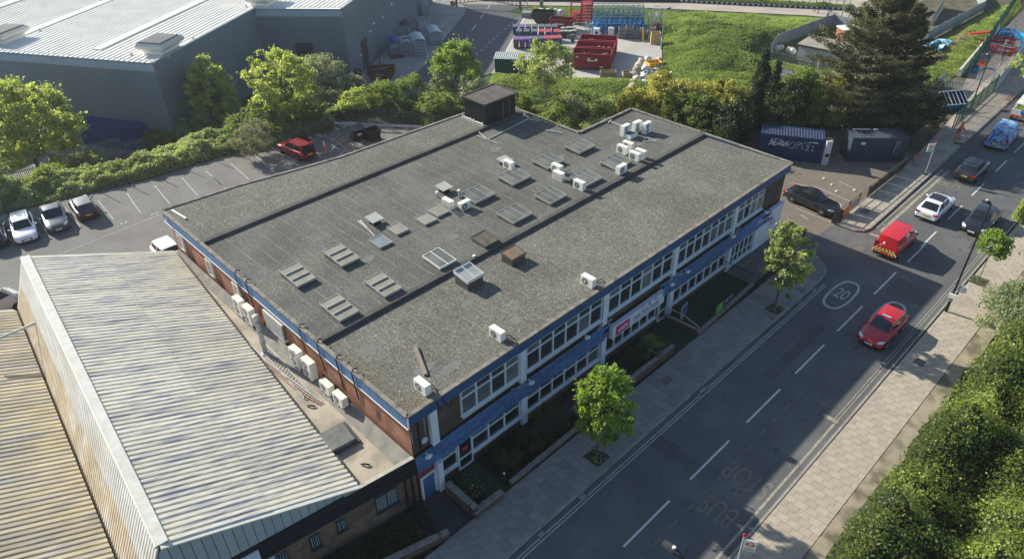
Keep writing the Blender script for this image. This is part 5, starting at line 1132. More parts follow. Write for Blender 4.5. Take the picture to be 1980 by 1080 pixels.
for k in range(14):
    a = Vector((*(87.01, 2.32), 0)); b = Vector((*(110.36, 5.05), 0)); d = (b - a) / 14; q = d * k; ang = math.atan2(d.y, d.x)
    link('barrier_block', MB().add([(0, -.3, 0), (d.length - .05, -.3, 0), (d.length - .05, .3, 0), (0, .3, 0), (0, -.12, .9), (d.length - .05, -.12, .9), (d.length - .05, .12, .9), (0, .12, .9)], [(0,3,2,1),(4,5,6,7),(0,1,5,4),(1,2,6,5),(2,3,7,6),(3,0,4,7)]).mesh('barrier_block', mat('barrier_red', (.45, .1, .07), .6) if k in (8, 9) else mat('barrier_white', (.6, .56, .5), .7, .1, 2, rnd=.08)), wl, loc=tuple(q), rz=ang)
# car park fence posts and thin wires
fp = thing('fence_post', 'thin dark fence post in the brambles along the car park', 'fence post', (*(-6.74, 50.61), 0), group='thin dark fence posts in the brambles')
MB().box(-.035, .035, -.035, .035, 0, 1.75).build('shaft', dark_m, fp); MB().bar((0, 0, 1.72), (.0, .25, 1.9), .03).build('arm', dark_m, fp)
fp['label'] = 'thin dark fence post in the brambles nearest the left edge, above the cut off car'
for i, p in enumerate(((-4.27, 50.33), (-1.74, 49.52), (0.76, 49.07), (3.20, 48.61), (5.80, 48.20), (8.49, 48.12), (11.37, 47.95), (13.63, 47.48))): dup(fp, p, 0, 'thin dark fence post in the brambles, ' + ('above the white hatchback', 'between the grey saloon and the brown hatchback', 'just right of the brown hatchback', 'by the first empty bay', 'by the second empty bay', 'by the third empty bay', 'by the fourth empty bay', 'nearest the olive grey shrub')[i])
cf = thing('chain_link_fence', 'green chain link fence with posts around the back corner of the car park', 'fence', (*(17.64, 45.60), 0)); o0 = Vector((*(17.64, 45.60), 0)); pts = [(17.64, 45.60), (20.71, 45.53), (23.39, 44.84), (25.74, 46.18), (29.76, 41.96), (32.67, 36.48), (35.48, 31.21)]
mesh_w = bpy.data.materials.new('chain_link'); mesh_w.use_nodes = True; n_ = mesh_w.node_tree.nodes; l_ = mesh_w.node_tree.links
b_ = n_['Principled BSDF']; b_.inputs['Base Color'].default_value = (.03, .07, .06, 1); tc_ = n_.new('ShaderNodeTexCoord'); 
wv = n_.new('ShaderNodeTexWave'); wv.bands_direction = 'DIAGONAL'; wv.inputs['Scale'].default_value = 3.5; l_.new(tc_.outputs['UV'], wv.inputs['Vector']); b_.inputs['Alpha'].default_value = .38
m2 = MB()
for i in range(len(pts) - 1):
    a = Vector((*pts[i], 0)) - o0; b = Vector((*pts[i + 1], 0)) - o0; m2.quad(tuple(a), tuple(b), (b.x, b.y, 1.7), (a.x, a.y, 1.7))
m2.build('mesh', mesh_w, cf)
pm = MB().box(-.035, .035, -.035, .035, 0, 1.9).mesh('post', dark_m)
for i in range(len(pts) - 1):
    a = Vector((*pts[i], 0)) - o0; b = Vector((*pts[i + 1], 0)) - o0; n = max(1, int((b - a).length / 2.6))
    for k in range(n): link('post', pm, cf, loc=tuple(a.lerp(b, k / n)))
ar = thing('crash_barrier', 'galvanised crash barrier behind the two black wheelie bins', 'barrier', (*(24.47, 45.48), 0)); a = Vector((*(24.47, 45.48), 0)); b = Vector((*(30.48, 37.80), 0)); d = b - a; ar.rotation_euler = (0, 0, math.atan2(d.y, d.x)); L = d.length
m2 = MB(); V = []
for x in (0, L):
    for y, z in ((0, .45), (.05, .52), (0, .6), (.05, .68), (0, .75)): V.append((x, -y, z))
m2.add(V, [(i, i + 1, i + 6, i + 5) for i in range(4)]); m2.build('rail', mat('barrier_steel', (.48, .50, .50), .45, .1, 2, metal=.3), ar)
pm = MB().box(-.05, .05, .0, .1, 0, .7).mesh('post', metal_g)
for k in range(7): link('post', pm, ar, loc=(k * L / 6, 0, 0))
# side yard timber and wire fence with torn banner
tf = thing('boundary_fence', 'dark wire and timber fence between the side yard and the pavement', 'fence', (43.6, -2.85, .1)); m2 = MB()
pm = MB().box(-.05, .05, -.05, .05, 0, 1.2).mesh('post', mat('dark_timber', (.07, .055, .04), .9, .3, 5))
for k in range(8): link('post', pm, tf, loc=(k * 1.95, -.012 * k, 0))
for k in range(3): MB().bar((0, 0, .35 + .38 * k), (13.8, -.08, .35 + .38 * k), .04).build('rail', MATS['dark_timber'], tf)
bpn = MB().box(0, 1.8, -.02, .02, .05, .95).mesh('board_panel', mat('dark_board', (.05, .045, .035), .9, .3, 4))
for k in range(3, 7): link('board_panel', bpn, tf, loc=(k * 1.95 + .05, -.012 * k, 0))
bn = thing('banner', 'torn orange and grey banner hanging on the side yard fence', 'banner', (44.3, -2.95, .15))
MB().add([(0, -.03, .1), (1.2, -.03, .0), (1.35, -.05, 1.05), (.25, -.05, 1.0), (.05, -.02, .5)], [(0, 1, 2, 3, 4)]).build('orange_panel', mat('orange_cloth', (.70, .19, .03), .7, .1, 5), bn); MB().box(1.4, 2.9, -.03, -.01, .1, 1.0).build('grey_panel', mat('grey_cloth', (.32, .32, .31), .7, .1, 4), bn)
gp = thing('gate', 'folded dark metal gate at the mouth of the side yard', 'gate', (43.2, -2.9, 0))
for k in range(4): MB().box(-.05 + .16 * k, .0 + .16 * k, -.1 - .05 * k, .35, .0, 1.25).build('bar', dark_m, gp)
MB().box(-.1, .55, -.15, -.1, .1, .2).build('foot_rail', mat('mossy_timber', (.14, .14, .07), .9), gp)
for p, lab in (((50.33, 1.65), 'white scrap of litter nearest the graffiti container'), ((49.66, 0.55), 'white paper scrap in the middle of the side yard'), ((48.73, -0.35), 'white paper scrap below the middle of the side yard'), ((50.06, -1.44), 'white litter scrap beside the side yard fence')):
    t = thing('litter', lab, 'litter', (*p, -.005)); MB().box(-.15, .12, -.08, .1, 0, .06).build('paper', white_m, t)

# ================================================================ VEHICLES
tyre_m = mat('tyre_rubber', (.02, .02, .021), .85); alloy = mat('alloy_wheel', (.55, .56, .57), .3, .05, 3, metal=.6)
cglass = mat('car_glass', (.012, .016, .018), .04, 0, spec=.9); lampw = mat('headlamp_glass', (.75, .78, .8), .1, .1, 8, spec=.8); lampr = mat('tail_lamp_red', (.42, .015, .015), .2)
plate_y = mat('number_plate_yellow', (.75, .52, .03), .5); plate_w = mat('number_plate_white', (.75, .75, .75), .5); trim_b = mat('black_trim', (.015, .015, .016), .6)
def paint(name, col, metal=.0, rough=.28): return mat('paint_' + name, col, rough, .03, 1.5, metal=metal, coat=.8, spec=.5)
def interp(tab, u):
    for i in range(len(tab) - 1):
        if u <= tab[i + 1][0]:
            a, b = tab[i], tab[i + 1]; t = (u - a[0]) / (b[0] - a[0] + 1e-9); t = t * t * (3 - 2 * t); return a[1] + (b[1] - a[1]) * t
    return tab[-1][1]
def bilin(p00, p10, p11, p01, u, v): return (p00.lerp(p10, u)).lerp(p01.lerp(p11, u), v)
def patch(mb, P, u0, u1, v0, v1, off, nu=3, nv=2, bulge=0.0, mi=0):
    n = ((P[1] - P[0]).cross(P[3] - P[0])).normalized(); V = []
    for j in range(nv + 1):
        for i in range(nu + 1):
            u = u0 + (u1 - u0) * i / nu; v = v0 + (v1 - v0) * j / nv; V.append(bilin(*P, u, v) + n * (off + bulge * 4 * u * (1 - u)))
    mb.add(V, [(j * (nu + 1) + i, j * (nu + 1) + i + 1, (j + 1) * (nu + 1) + i + 1, (j + 1) * (nu + 1) + i) for j in range(nv) for i in range(nu)], mi, True)
def vehicle(lab, loc, hd, L, W, H, pm, kind='hatch', cat='car', name='parked_car', group=None, roof_m=None, hood=.28, ws=(.30, .44), tail=(.93, .86), belt=.60, wb=None, tl='wide', wheel_r=.33, plate_r=plate_y, glass_roof=False, zoff=0.0, tailgate=True, win_mat=None):
    """x forward; ws = windscreen base and top as fractions of length from the front, tail = rear glass base and top"""
    t = thing(name, lab, cat, (loc[0], loc[1], zoff), R_(hd), group); hw = W / 2; bz = H * belt; X = lambda u: L * (.5 - u)
    zl = .22
    top = {'hatch': [(0, bz * .62), (.03, bz * .80), (.10, bz * .90), (ws[0], bz * 1.0), (.6, bz * 1.03), (.93, bz * 1.05), (.985, bz * .96), (1, bz * .8)],
           'saloon': [(0, bz * .62), (.03, bz * .80), (.10, bz * .90), (ws[0], bz * 1.0), (.6, bz * 1.03), (.84, bz * 1.06), (.97, bz * 1.02), (1, bz * .8)],
           'van': [(0, bz * .62), (.03, bz * .82), (.08, bz * .92), (ws[0], bz * 1.05), (.3, bz * 1.1), (.9, bz * 1.1), (.985, bz * 1.08), (1, bz * .98)]}[kind]
    wid = [(0, .70), (.025, .84), (.08, .95), (.2, 1.0), (.8, 1.0), (.93, .965), (.98, .9), (1, .82)] if kind != 'van' else [(0, .74), (.03, .88), (.1, .97), (.2, 1.0), (.9, 1.0), (.985, .97), (1, .93)]
    st = [0, .008, .025, .05, .09, .14, .2, .27, .34, .42, .5, .58, .66, .74, .81, .87, .92, .955, .98, .993, 1]
    V = []; R = 0
    for u in st:
        w_ = hw * interp(wid, u); zt = interp(top, u); zb = zl + (.06 if u < .05 or u > .95 else 0) + (.05 if u == 0 or u == 1 else 0); x = X(u)
        half = [(0, zb), (.84, zb), (.97, zb + .07), (1.0, zb + (zt - zb) * .38), (.99, zb + (zt - zb) * .68), (.955, zt - .05 * H / 1.5), (.90, zt - .012), (.5, zt + .022), (0, zt + .03)]
        ring = [(x, -a * w_, z) for a, z in half] + [(x, a * w_, z) for a, z in half[-2:0:-1]]; V += ring; R = len(ring)
    F = [(i * R + j, i * R + (j + 1) % R, (i + 1) * R + (j + 1) % R, (i + 1) * R + j) for i in range(len(st) - 1) for j in range(R)]
    b = MB(); b.add(V, F, 0, True); b.add(V[:R], [tuple(range(R))]); b.add(V[-R:], [tuple(range(R))[::-1]]); b.build('body', pm, t)
    # greenhouse
    wbt = hw * .88; wrt = hw * (.70 if kind != 'van' else .80); zb = bz - .02; zr = H - .05; ur0, ur1 = ws[1], tail[1]
    B = [Vector((X(ws[0]), -wbt * .9, zb + (.0))), Vector((X(ws[0]), wbt * .9, zb)), Vector((X(tail[0]), wbt * .92, zb + .04)), Vector((X(tail[0]), -wbt * .92, zb + .04))]
    T = [Vector((X(ur0), -wrt * .93, zr)), Vector((X(ur0), wrt * .93, zr)), Vector((X(ur1), wrt * .93, zr - .02)), Vector((X(ur1), -wrt * .93, zr - .02))]
    um = (ur0 + ur1) / 2; Tm = [Vector((X(um), -wrt, zr + .015)), Vector((X(um), wrt, zr + .015))]; Bm = [Vector((X(um), -wbt, zb + .02)), Vector((X(um), wbt, zb + .02))]
    g = MB(); fr_ = (B[0], B[1], T[1], T[0]); re_ = (B[2], B[3], T[3], T[2])
    for P in (fr_, re_): patch(g, P, 0, 1, 0, 1, 0, 4, 3, .05)
    sidesL = [(B[1], Bm[1], Tm[1], T[1]), (Bm[1], B[2], T[2], Tm[1])]; sidesR = [(B[3], Bm[0], Tm[0], T[3]), (Bm[0], B[0], T[0], Tm[0])]
    for P in sidesL + sidesR: patch(g, P, 0, 1, 0, 1, 0, 3, 2, 0)
    g.build('pillar_frame', pm, t)
    r = MB(); V = []; nx, ny = 9, 6
    for i in range(nx + 1):
        u = ur0 + (ur1 - ur0) * i / nx; s = math.sin(math.pi * i / nx); wr = wrt * (.93 + .07 * s)
        for j in range(ny + 1): y = -wr + 2 * wr * j / ny; V.append((X(u), y, zr - .02 * i / nx + .015 * s + .045 * (1 - (y / wr) ** 2) * (.5 + .5 * s)))
    # front / rear edges follow the bulge of the screens
    r.add(V, [(i * (ny + 1) + j, (i + 1) * (ny + 1) + j, (i + 1) * (ny + 1) + j + 1, i * (ny + 1) + j + 1) for i in range(nx) for j in range(ny)], 0, True)
    r.add([v for i, v in enumerate(V) if i % (ny + 1) == 0] + [(v[0], v[1], v[2] - .06) for i, v in enumerate(V) if i % (ny + 1) == 0], [(i, i + 1, nx + 2 + i, nx + 1 + i) for i in range(nx)])
    r.build('roof', roof_m or pm, t)
    wm = win_mat or cglass
    m = MB(); patch(m, fr_, .05, .95, .04, .93, .008, 4, 3, .05); m.build('windscreen', cglass, t)
    if kind != 'van' or win_mat: m = MB(); patch(m, re_, .07, .93, .12, .9, .008, 4, 3, .05); m.build('rear_window', wm, t)
    if kind == 'van': sets = [(sidesL[0], .10, .45, 1), (sidesR[1], .55, .90, 1)]
    elif kind == 'coupe': sets = []
    else: sets = [(sidesL[0], .14, .94, 1), (sidesL[1], .06, .60, 1), (sidesR[1], .06, .86, 1), (sidesR[0], .40, .94, 1)] + ([(sidesL[1], .66, .86, 1), (sidesR[0], .14, .34, 1)])
    for P, a, c_, _ in sets: m = MB(); patch(m, P, a, c_, .08, .88, .008, 2, 1); m.build('side_window', cglass, t)
    # wheels
    wbf = wb or (.18, .80)
    for u in wbf:
        for s in (-1, 1):
            x = X(u); y = s * (hw - .10); m = MB(); m.cyl((x, y - s * .12, wheel_r), (x, y + s * .075, wheel_r), wheel_r * 1.16, n=20); m.build('wheel_arch', trim_b, t)
            wv_ = MB(); wv_.cyl((x, y - s * .1, wheel_r), (x, y + s * .105, wheel_r), wheel_r, n=18); wo = wv_.build('tyre', tyre_m, t)
            m = MB(); m.cyl((x, y + s * .10, wheel_r), (x, y + s * .112, wheel_r), wheel_r * .68, n=16, mi=1)
            for k in range(5):
                a = k * 1.2566; c0 = (x, y + s * .118, wheel_r); m.bar(c0, (x + math.cos(a) * wheel_r * .64, y + s * .118, wheel_r + math.sin(a) * wheel_r * .64), .07, .03)
            m.build('rim', [alloy, trim_b], wo)
    # lamps, plates, mirrors, trims
    zf = bz * .72
    for s in (-1, 1):
        m = MB(); V = [(X(.004), s * hw * .50, zf + .02), (X(.035), s * hw * .80, zf + .04), (X(.10), s * hw * .90, zf + .13), (X(.075), s * hw * .78, zf + .17), (X(.03), s * hw * .55, zf + .13)]
        V2 = [(v[0] + .03, v[1] * 1.04, v[2] + .01) for v in V]; m.add(V2 + V, [(0, 1, 2, 3, 4) if s > 0 else (4, 3, 2, 1, 0)] + [(i, (i + 1) % 5, 5 + (i + 1) % 5, 5 + i) for i in range(5)]); m.build('headlight', lampw, t)
        m = MB()
        if tl == 'tall': m.box(X(1) - .012, X(.975), s * hw * .88 - .07, s * hw * .88 + .07, bz * .75, bz * 1.35)
        else: m.box(X(1) - .015, X(.955), min(s * hw * .58, s * hw * .93), max(s * hw * .58, s * hw * .93), bz * .78, bz * .78 + .14)
        m.build('tail_light', lampr, t)
        m = MB(); m.ball((X(ws[0] + .06), s * (hw + .09), bz + .06), .11, 8, 5, sq=(.8, 1, .7)); m.bar((X(ws[0] + .06), s * (hw - .08), bz + .02), (X(ws[0] + .06), s * (hw + .05), bz + .05), .05); m.build('mirror', pm, t)
    m = MB(); m.box(X(0) - .06, X(0) + .012, -hw * .42, hw * .42, zl + .14, zl + .32); m.build('grille', trim_b, t)
    m = MB(); m.box(X(0) + .012, X(0) + .03, -.27, .27, zl + .16, zl + .28); m.build('number_plate', plate_w, t)
    m = MB(); zz = bz * .62; m.box(X(1) - .035, X(1) - .005, -.27, .27, zz, zz + .13); m.build('number_plate', plate_r, t)
    m = MB(); m.box(X(.0) - .1, X(0) + .01, -hw * .66, hw * .66, zl, zl + .1); m.build('bumper_lip', trim_b, t)
    m = MB(); m.box(X(1) - .02, X(1) + .15, -hw * .86, hw * .86, zl - .02, zl + .16); m.build('rear_bumper', trim_b, t)
    m = MB()
    for u in (ws[0] + .02, .54, tail[1] - .08):
        for s in (-1, 1): m.box(X(u) - .008, X(u) + .008, s * hw * .995 - .01, s * hw * .995 + .01, zl + .15, bz * .9)
    m.build('door_seam', trim_b, t)['kind'] = 'stuff'
    if glass_roof: m = MB(); V2 = [(X(u), y, zr + .072 - .042 * (y / wrt) ** 2) for u in (ur0 + .02, (ur0 + ur1) / 2, ur1 - .09) for y in (-wrt * .86, 0, wrt * .86)]; m.add(V2, [(0, 3, 4, 1), (1, 4, 5, 2), (3, 6, 7, 4), (4, 7, 8, 5)]); m.build('glass_roof', cglass, t)
    t['_X'] = 0; del t['_X']
    return t
def fwd(p, hd, d): return (p[0] + math.cos(R_(hd)) * d, p[1] + math.sin(R_(hd)) * d)
GC = 'cars parked in the bays behind the office block'; GR = 'vehicles driving on the road'
vehicle('white hatchback parked nose out in the car park bays', fwd((-6.95, 44.1), 80, 2.2), -100, 4.5, 1.86, 1.46, paint('white', (.80, .81, .82)), group=GC, wheel_r=.34)
vehicle('dark grey saloon parked nose out beside the white hatchback', fwd((-4.45, 44.0), 81, 2.35), -99, 4.75, 1.86, 1.46, paint('grey', (.10, .11, .12), .4), kind='saloon', tail=(.86, .70), ws=(.31, .46), group=GC)
vehicle('small brown black hatchback parked nose in to the brambles', fwd((-1.8, 44.3), 85, 1.95), 85, 4.0, 1.78, 1.52, paint('brown', (.055, .048, .042), .3), group=GC, roof_m=paint('grey_roof', (.22, .22, .21), .3))
vehicle('dark car cut by the left edge of the photo, tail lamp showing', fwd((-9.05, 44.9), 80, 2.2), 80, 4.4, 1.86, 1.46, paint('navy', (.025, .035, .06), .3), group=GC)
mr = vehicle('maroon estate car with its tailgate raised beside the waste timber', fwd((18.4, 40.7), 97, 2.2), 97, 4.5, 1.86, 1.58, paint('maroon', (.30, .015, .035), .25), group=GC, tail=(.97, .88))
m = MB(); m.add([(-1.75, -.72, 1.56), (-1.75, .72, 1.56), (-2.75, .66, 1.92), (-2.75, -.66, 1.92), (-1.75, -.72, 1.62), (-1.75, .72, 1.62), (-2.75, .66, 1.99), (-2.75, -.66, 1.99)], [(0,3,2,1),(4,5,6,7),(0,1,5,4),(1,2,6,5),(2,3,7,6),(3,0,4,7)]); m.build('tailgate', MATS['paint_maroon'], mr)
m = MB(); m.box(-2.27, -2.2, -.66, .66, .62, 1.45); m.build('boot_opening', mat('boot_dark', (.012, .012, .014), .9), mr); MB().add([(1.0, -.95, .5), (1.0, -1.6, .55), (.0, -1.75, .55), (.0, -1.75, 1.3), (1.0, -1.5, 1.3)], [(0, 1, 4), (1, 2, 3, 4)]).build('open_door', MATS['paint_maroon'], mr)
vehicle('white van roof showing above the far end of the corrugated roof', (.55, 32.6), -90, 4.6, 1.9, 1.6, paint('white2', (.78, .78, .76)), kind='hatch', cat='van', name='parked_van')
vehicle('white van at the left edge beyond the white sheet wall', (-12.2, 35.1), 18, 5.0, 2.0, 2.1, MATS['paint_white2'], kind='van', cat='van', name='parked_van', ws=(.12, .24), tail=(.99, .97))
vehicle('black coupe with silver five spoke wheels parked across the side yard', (44.75, .05), -97, 4.95, 1.95, 1.42, paint('black', (.014, .015, .018)), kind='saloon', tail=(.88, .66), ws=(.30, .46), wb=(.185, .79), wheel_r=.37, name='parked_car')
# red post van
pv = vehicle('red post van with yellow and red chevrons on its rear doors', (43.05, -7.95), 0, 4.55, 1.9, 1.95, paint('post_red', (.62, .018, .022), rough=.35), kind='van', cat='van', name='post_van', group=GR, ws=(.14, .33), tail=(.995, .965), belt=.52, wb=(.18, .82), tl='tall', wheel_r=.33)
X1 = -2.275; chy = mat('chevron_yellow', (.80, .72, .30), .5)
m = MB(); m.box(X1 - .02, X1 + .06, -.80, .80, .42, .96); m.build('rear_panel', MATS['paint_post_red'], pv); 
for s in (-1, 1):
    for k in range(3):
        y0 = s * (.08 + .26 * k); y1 = s * (.08 + .26 * k + .26); m = MB(); m.add([(X1 - .028, y0, .96 - .0), (X1 - .028, y0, .80), (X1 - .028, y1 + s * .1, .44), (X1 - .028, y1 + s * .1, .60)], [(0, 1, 2, 3) if s > 0 else (3, 2, 1, 0)]); m.build('chevron', chy, pv)
MB().box(X1 - .035, X1 - .029, -.3, .25, .56, .69).build('number_plate', mat('plate_orange', (.75, .42, .04), .5), pv)
m = MB(); m.ball((X1 + .03, .18, 1.32), .12, 10, 6, sq=(.3, 1, 1)); m.build('crest', white_m, pv); m = MB(); m.box(X1 - .0, X1 + .02, -.28, .48, 1.10, 1.16); m.build('lettering', white_m, pv)
m = MB(); m.ball((-.3, -.90, 1.28), .1, 10, 6, sq=(1, .3, 1)); m.box(-.42, -.2, -.93, -.9, 1.06, 1.12); m.build('crest', white_m, pv)
vehicle('white sport utility car with a dark glass roof driving away', (48.75 + 2.3, -8.1), 0, 4.6, 1.95, 1.62, paint('white3', (.80, .82, .86)), name='moving_car', group=GR, glass_roof=True, tail=(.95, .80), wheel_r=.36)
vehicle('black saloon driving towards the camera behind the lamp post', (49.0 + 2.45, -11.7), 180, 4.85, 1.95, 1.5, MATS['paint_black'], kind='saloon', tail=(.9, .76), ws=(.29, .44), name='moving_car', group=GR)
vehicle('dark grey sport utility car with a roof window driving away in tree shade', (58.4 + 2.3, -7.9), 0, 4.6, 1.95, 1.6, paint('gunmetal', (.045, .05, .055), .4), name='moving_car', group=GR, glass_roof=True, wheel_r=.36)
fi = vehicle('red hatchback with a roof sign plate driving towards the camera', (29.3 + 2.15, -11.8), 180, 4.3, 1.88, 1.5, paint('red', (.52, .012, .02)), name='moving_car', group=GR, ws=(.30, .47), tail=(.96, .86))
m = MB(); m.obox((.0, 0, 1.56), (.16, .62, .08)); m.build('roof_sign', mat('roof_sign_grey', (.35, .36, .36), .5), fi)
# painted van
gv = bpy.data.materials.new('painted_mural'); gv.use_nodes = True; n_ = gv.node_tree.nodes; l_ = gv.node_tree.links; tc_ = n_.new('ShaderNodeTexCoord'); no_ = n_.new('ShaderNodeTexNoise'); no_.inputs['Scale'].default_value = 1.1; no_.inputs['Detail'].default_value = 3; no_.inputs['Distortion'].default_value = 1.5
l_.new(tc_.outputs['Object'], no_.inputs['Vector']); cr = n_.new('ShaderNodeValToRGB'); l_.new(no_.outputs['Fac'], cr.inputs[0]); cr.color_ramp.interpolation = 'CONSTANT'
els = cr.color_ramp.elements; els[0].position = 0; els[0].color = (.02, .05, .22, 1); els[1].position = .40; els[1].color = (.04, .2, .55, 1)
for p_, c_ in ((.46, (.12, .42, .62, 1)), (.51, (.45, .55, .6, 1)), (.545, (.10, .09, .35, 1)), (.59, (.35, .06, .12, 1)), (.62, (.12, .35, .65, 1)), (.68, (.5, .62, .35, 1))): e = els.new(p_); e.color = c_
l_.new(cr.outputs[0], n_['Principled BSDF'].inputs['Base Color']); n_['Principled BSDF'].inputs['Roughness'].default_value = .4
mv = vehicle('van covered in blue and white swirling street art driving away', (67.6 + 2.7, -7.6), 2, 5.4, 2.05, 2.05, gv, kind='van', cat='van', name='painted_van', group=GR, ws=(.13, .28), tail=(.995, .96), belt=.52, wb=(.17, .80), tl='tall', roof_m=gv)
# works truck
tr = thing('works_truck', 'white works truck with yellow load and blue arrow sign at its rear, top right edge', 'truck', (79.6, -7.3, 0), R_(3), GR); wp = MATS['paint_white2']
MB().box(-3.2, .6, -1.05, 1.05, .75, .95).build('flatbed', metal_g, tr); m = MB(); m.box(-3.25, -3.15, -1.05, 1.05, .95, 1.5); m.box(-3.15, .6, .98, 1.05, .95, 1.4); m.box(-3.15, .6, -1.05, -.98, .95, 1.4); m.build('dropside', wp, tr)
m = MB(); m.add([(.7, -1, .6), (3.0, -1, .6), (3.0, 1, .6), (.7, 1, .6), (.7, -1, 1.3), (3.0, -.98, 1.2), (3.0, .98, 1.2), (.7, 1, 1.3), (.7, -.9, 2.2), (2.1, -.88, 2.2), (2.1, .88, 2.2), (.7, .9, 2.2)], [(0, 3, 2, 1), (0, 1, 5, 4), (1, 2, 6, 5), (2, 3, 7, 6), (3, 0, 4, 7), (4, 5, 9, 8), (5, 6, 10, 9), (6, 7, 11, 10), (7, 4, 8, 11), (8, 9, 10, 11)]); m.build('cab', wp, tr)
m = MB(); m.add([(2.15, -.8, 2.1), (2.15, .8, 2.1), (2.98, .9, 1.28), (2.98, -.9, 1.28)], [(0, 3, 2, 1)]); m.build('windscreen', cglass, tr)
m = MB(); m.cyl((-3.32, -.25, 1.35), (-3.26, -.25, 1.35), .42, n=18); m.build('arrow_sign', mat('sign_blue2', (.02, .16, .5), .5), tr); m = MB(); m.bar((-3.34, -.05, 1.5), (-3.34, -.42, 1.2), .03, .07); m.bar((-3.34, -.42, 1.2), (-3.34, -.42, 1.4), .03, .07); m.bar((-3.34, -.42, 1.2), (-3.34, -.2, 1.2), .03, .07); m.build('arrow', white_m, tr)
MB().box(-2.0, -.6, -.7, .5, .95, 1.7).build('yellow_load', mat('hi_vis_yellow', (.45, .60, .05), .6), tr); MB().box(-3.3, -3.2, -.95, .95, .8, .95).build('orange_strip', mat('strip_orange', (.6, .15, .03), .5), tr)
m = MB(); m.box(-3.0, .6, -.95, .95, 2.0, 2.08); [m.bar((x, y, .95), (x, y, 2.0), .06) for x in (-3.0, .6) for y in (-.95, .95)]; m.build('canopy_rack', mat('canvas_cream', (.68, .66, .56), .7), tr)
for u, s in ((-2.2, 1), (-2.2, -1), (2.1, 1), (2.1, -1)):
    wo = MB().cyl((u, s * .8, .4), (u, s * 1.04, .4), .4, n=16).build('tyre', tyre_m, tr); MB().cyl((u, s * 1.04, .4), (u, s * 1.05, .4), .22, n=12).build('rim', alloy, wo)
for s in (-1, 1): MB().box(-3.3, -3.25, s * .85 - .15, s * .85 + .15, .55, .72).build('tail_light', lampr, tr)
# ================================================================ STREET FURNITURE
def lamp_column(lab, p, h, arm, m, ang, name='lamp_post', head=(.9, .34)):
    t = thing(name, lab, 'street lamp', (*p, 0), R_(ang)); MB().cyl((0, 0, 0), (0, 0, 1.3), .11, .10, n=12).build('base', m, t); MB().cyl((0, 0, 1.3), (0, 0, h), .075, .045, n=10).build('column', m, t)
    if arm: MB().bar((0, 0, h), (arm, 0, h + .08), .06).build('arm', m, t)
    hd = MB(); hw = head[1] / 2; hd.add([(arm, -hw * .5, h), (arm + .25, -hw, h), (arm + head[0], -hw * .8, h), (arm + head[0], hw * .8, h), (arm + .25, hw, h), (arm, hw * .5, h)] + [(arm, -hw * .4, h + .1), (arm + .25, -hw * .8, h + .16), (arm + head[0], -hw * .6, h + .12), (arm + head[0], hw * .6, h + .12), (arm + .25, hw * .8, h + .16), (arm, hw * .4, h + .1)], [(0, 5, 4, 3, 2, 1), (6, 7, 8, 9, 10, 11)] + [(i, (i + 1) % 6, 6 + (i + 1) % 6, 6 + i) for i in range(6)]); lh = hd.build('lantern', mat('lantern_grey', (.045, .05, .05), .5), t)
    MB().cyl((arm + .3, 0, h + .16), (arm + .3, 0, h + .24), .07, n=10).build('photocell', white_m, lh); return t
lp = lamp_column('tall black lamp post carrying the square 20 sign on the sunlit pavement', (37.06, -14.1), 8.9, .0, black_p, 90, head=(.55, .28))
sgn = thing('speed_sign', 'square white sign with 20 in a ring fixed to the tall black lamp post', 'sign', (37.06, -14.2, 2.25), R_(-90)); MB().box(.0, .62, -.02, .02, -.3, .32).build('plate', white_m, sgn)
def ring(r0, r1, m, parent, cx, cz, y=-.03, n=28, name='ring'):
    mb = MB()
    for i in range(n): a = 2 * math.pi * i / n; b = 2 * math.pi * (i + 1) / n; mb.quad((cx + r0 * math.cos(a), y, cz + r0 * math.sin(a)), (cx + r1 * math.cos(a), y, cz + r1 * math.sin(a)), (cx + r1 * math.cos(b), y, cz + r1 * math.sin(b)), (cx + r0 * math.cos(b), y, cz + r0 * math.sin(b)))
    return mb.build(name, m, parent)
ring(.19, .24, mat('sign_dark', (.06, .05, .06), .5), sgn, .31, .01); text('20', .26, MATS['sign_dark'], sgn, upright(.31, -.03, .01))
bx = thing('control_box', 'small white cabinet strapped to the tall black lamp post', 'box', (37.0, -14.1, 1.55), R_(-90)); MB().box(-.2, .28, -.2, -.08, -.15, .2).build('cabinet', white_m, bx); MB().box(-.05, .05, -.12, .1, -.45, -.35).build('bracket', metal_g, bx)
lamp_column('lamp post with grey lantern and white photocell reaching over the road at the lower edge', (2.15, -14.55), 8.0, .15, dark_m, 90, head=(.78, .36))
lamp_column('slim dark lamp post rising beside the green palisade fence', (75.43, -2.76), 6.5, .0, dark_m, 90)
ESTATE = True
lamp_column('pale slim lamp post standing on the warehouse pavement beside the stacked frames', (42.54, 54.69), 3.9, .2, metal_g, 180)
lamp_column('slim lamp post at the back of the turning head by the pale hut', (71.00, 13.24), 4.0, .2, metal_g, 120)
lamp_column('tall pale lamp post on a concrete block at the corner of the recycling yard', (70.69, 61.14), 7.0, .3, metal_g, -60); MB
lamp_column('slim lamp post at the right hand edge of the recycling yard near the yellow skip', (70.63, 35.27), 5.2, .3, metal_g, 0)
ESTATE = False
lamp_column('slim pale post with a flood lamp behind the far corner of the office block roof', (48.84, 24.59), 2.6, .0, metal_g, 0, head=(.35, .3))
ESTATE = True
lamp_column('slim lamp post standing among the far road verge behind the big conifer', (99.69, 23.42), 5.0, .2, metal_g, 0)
ESTATE = False
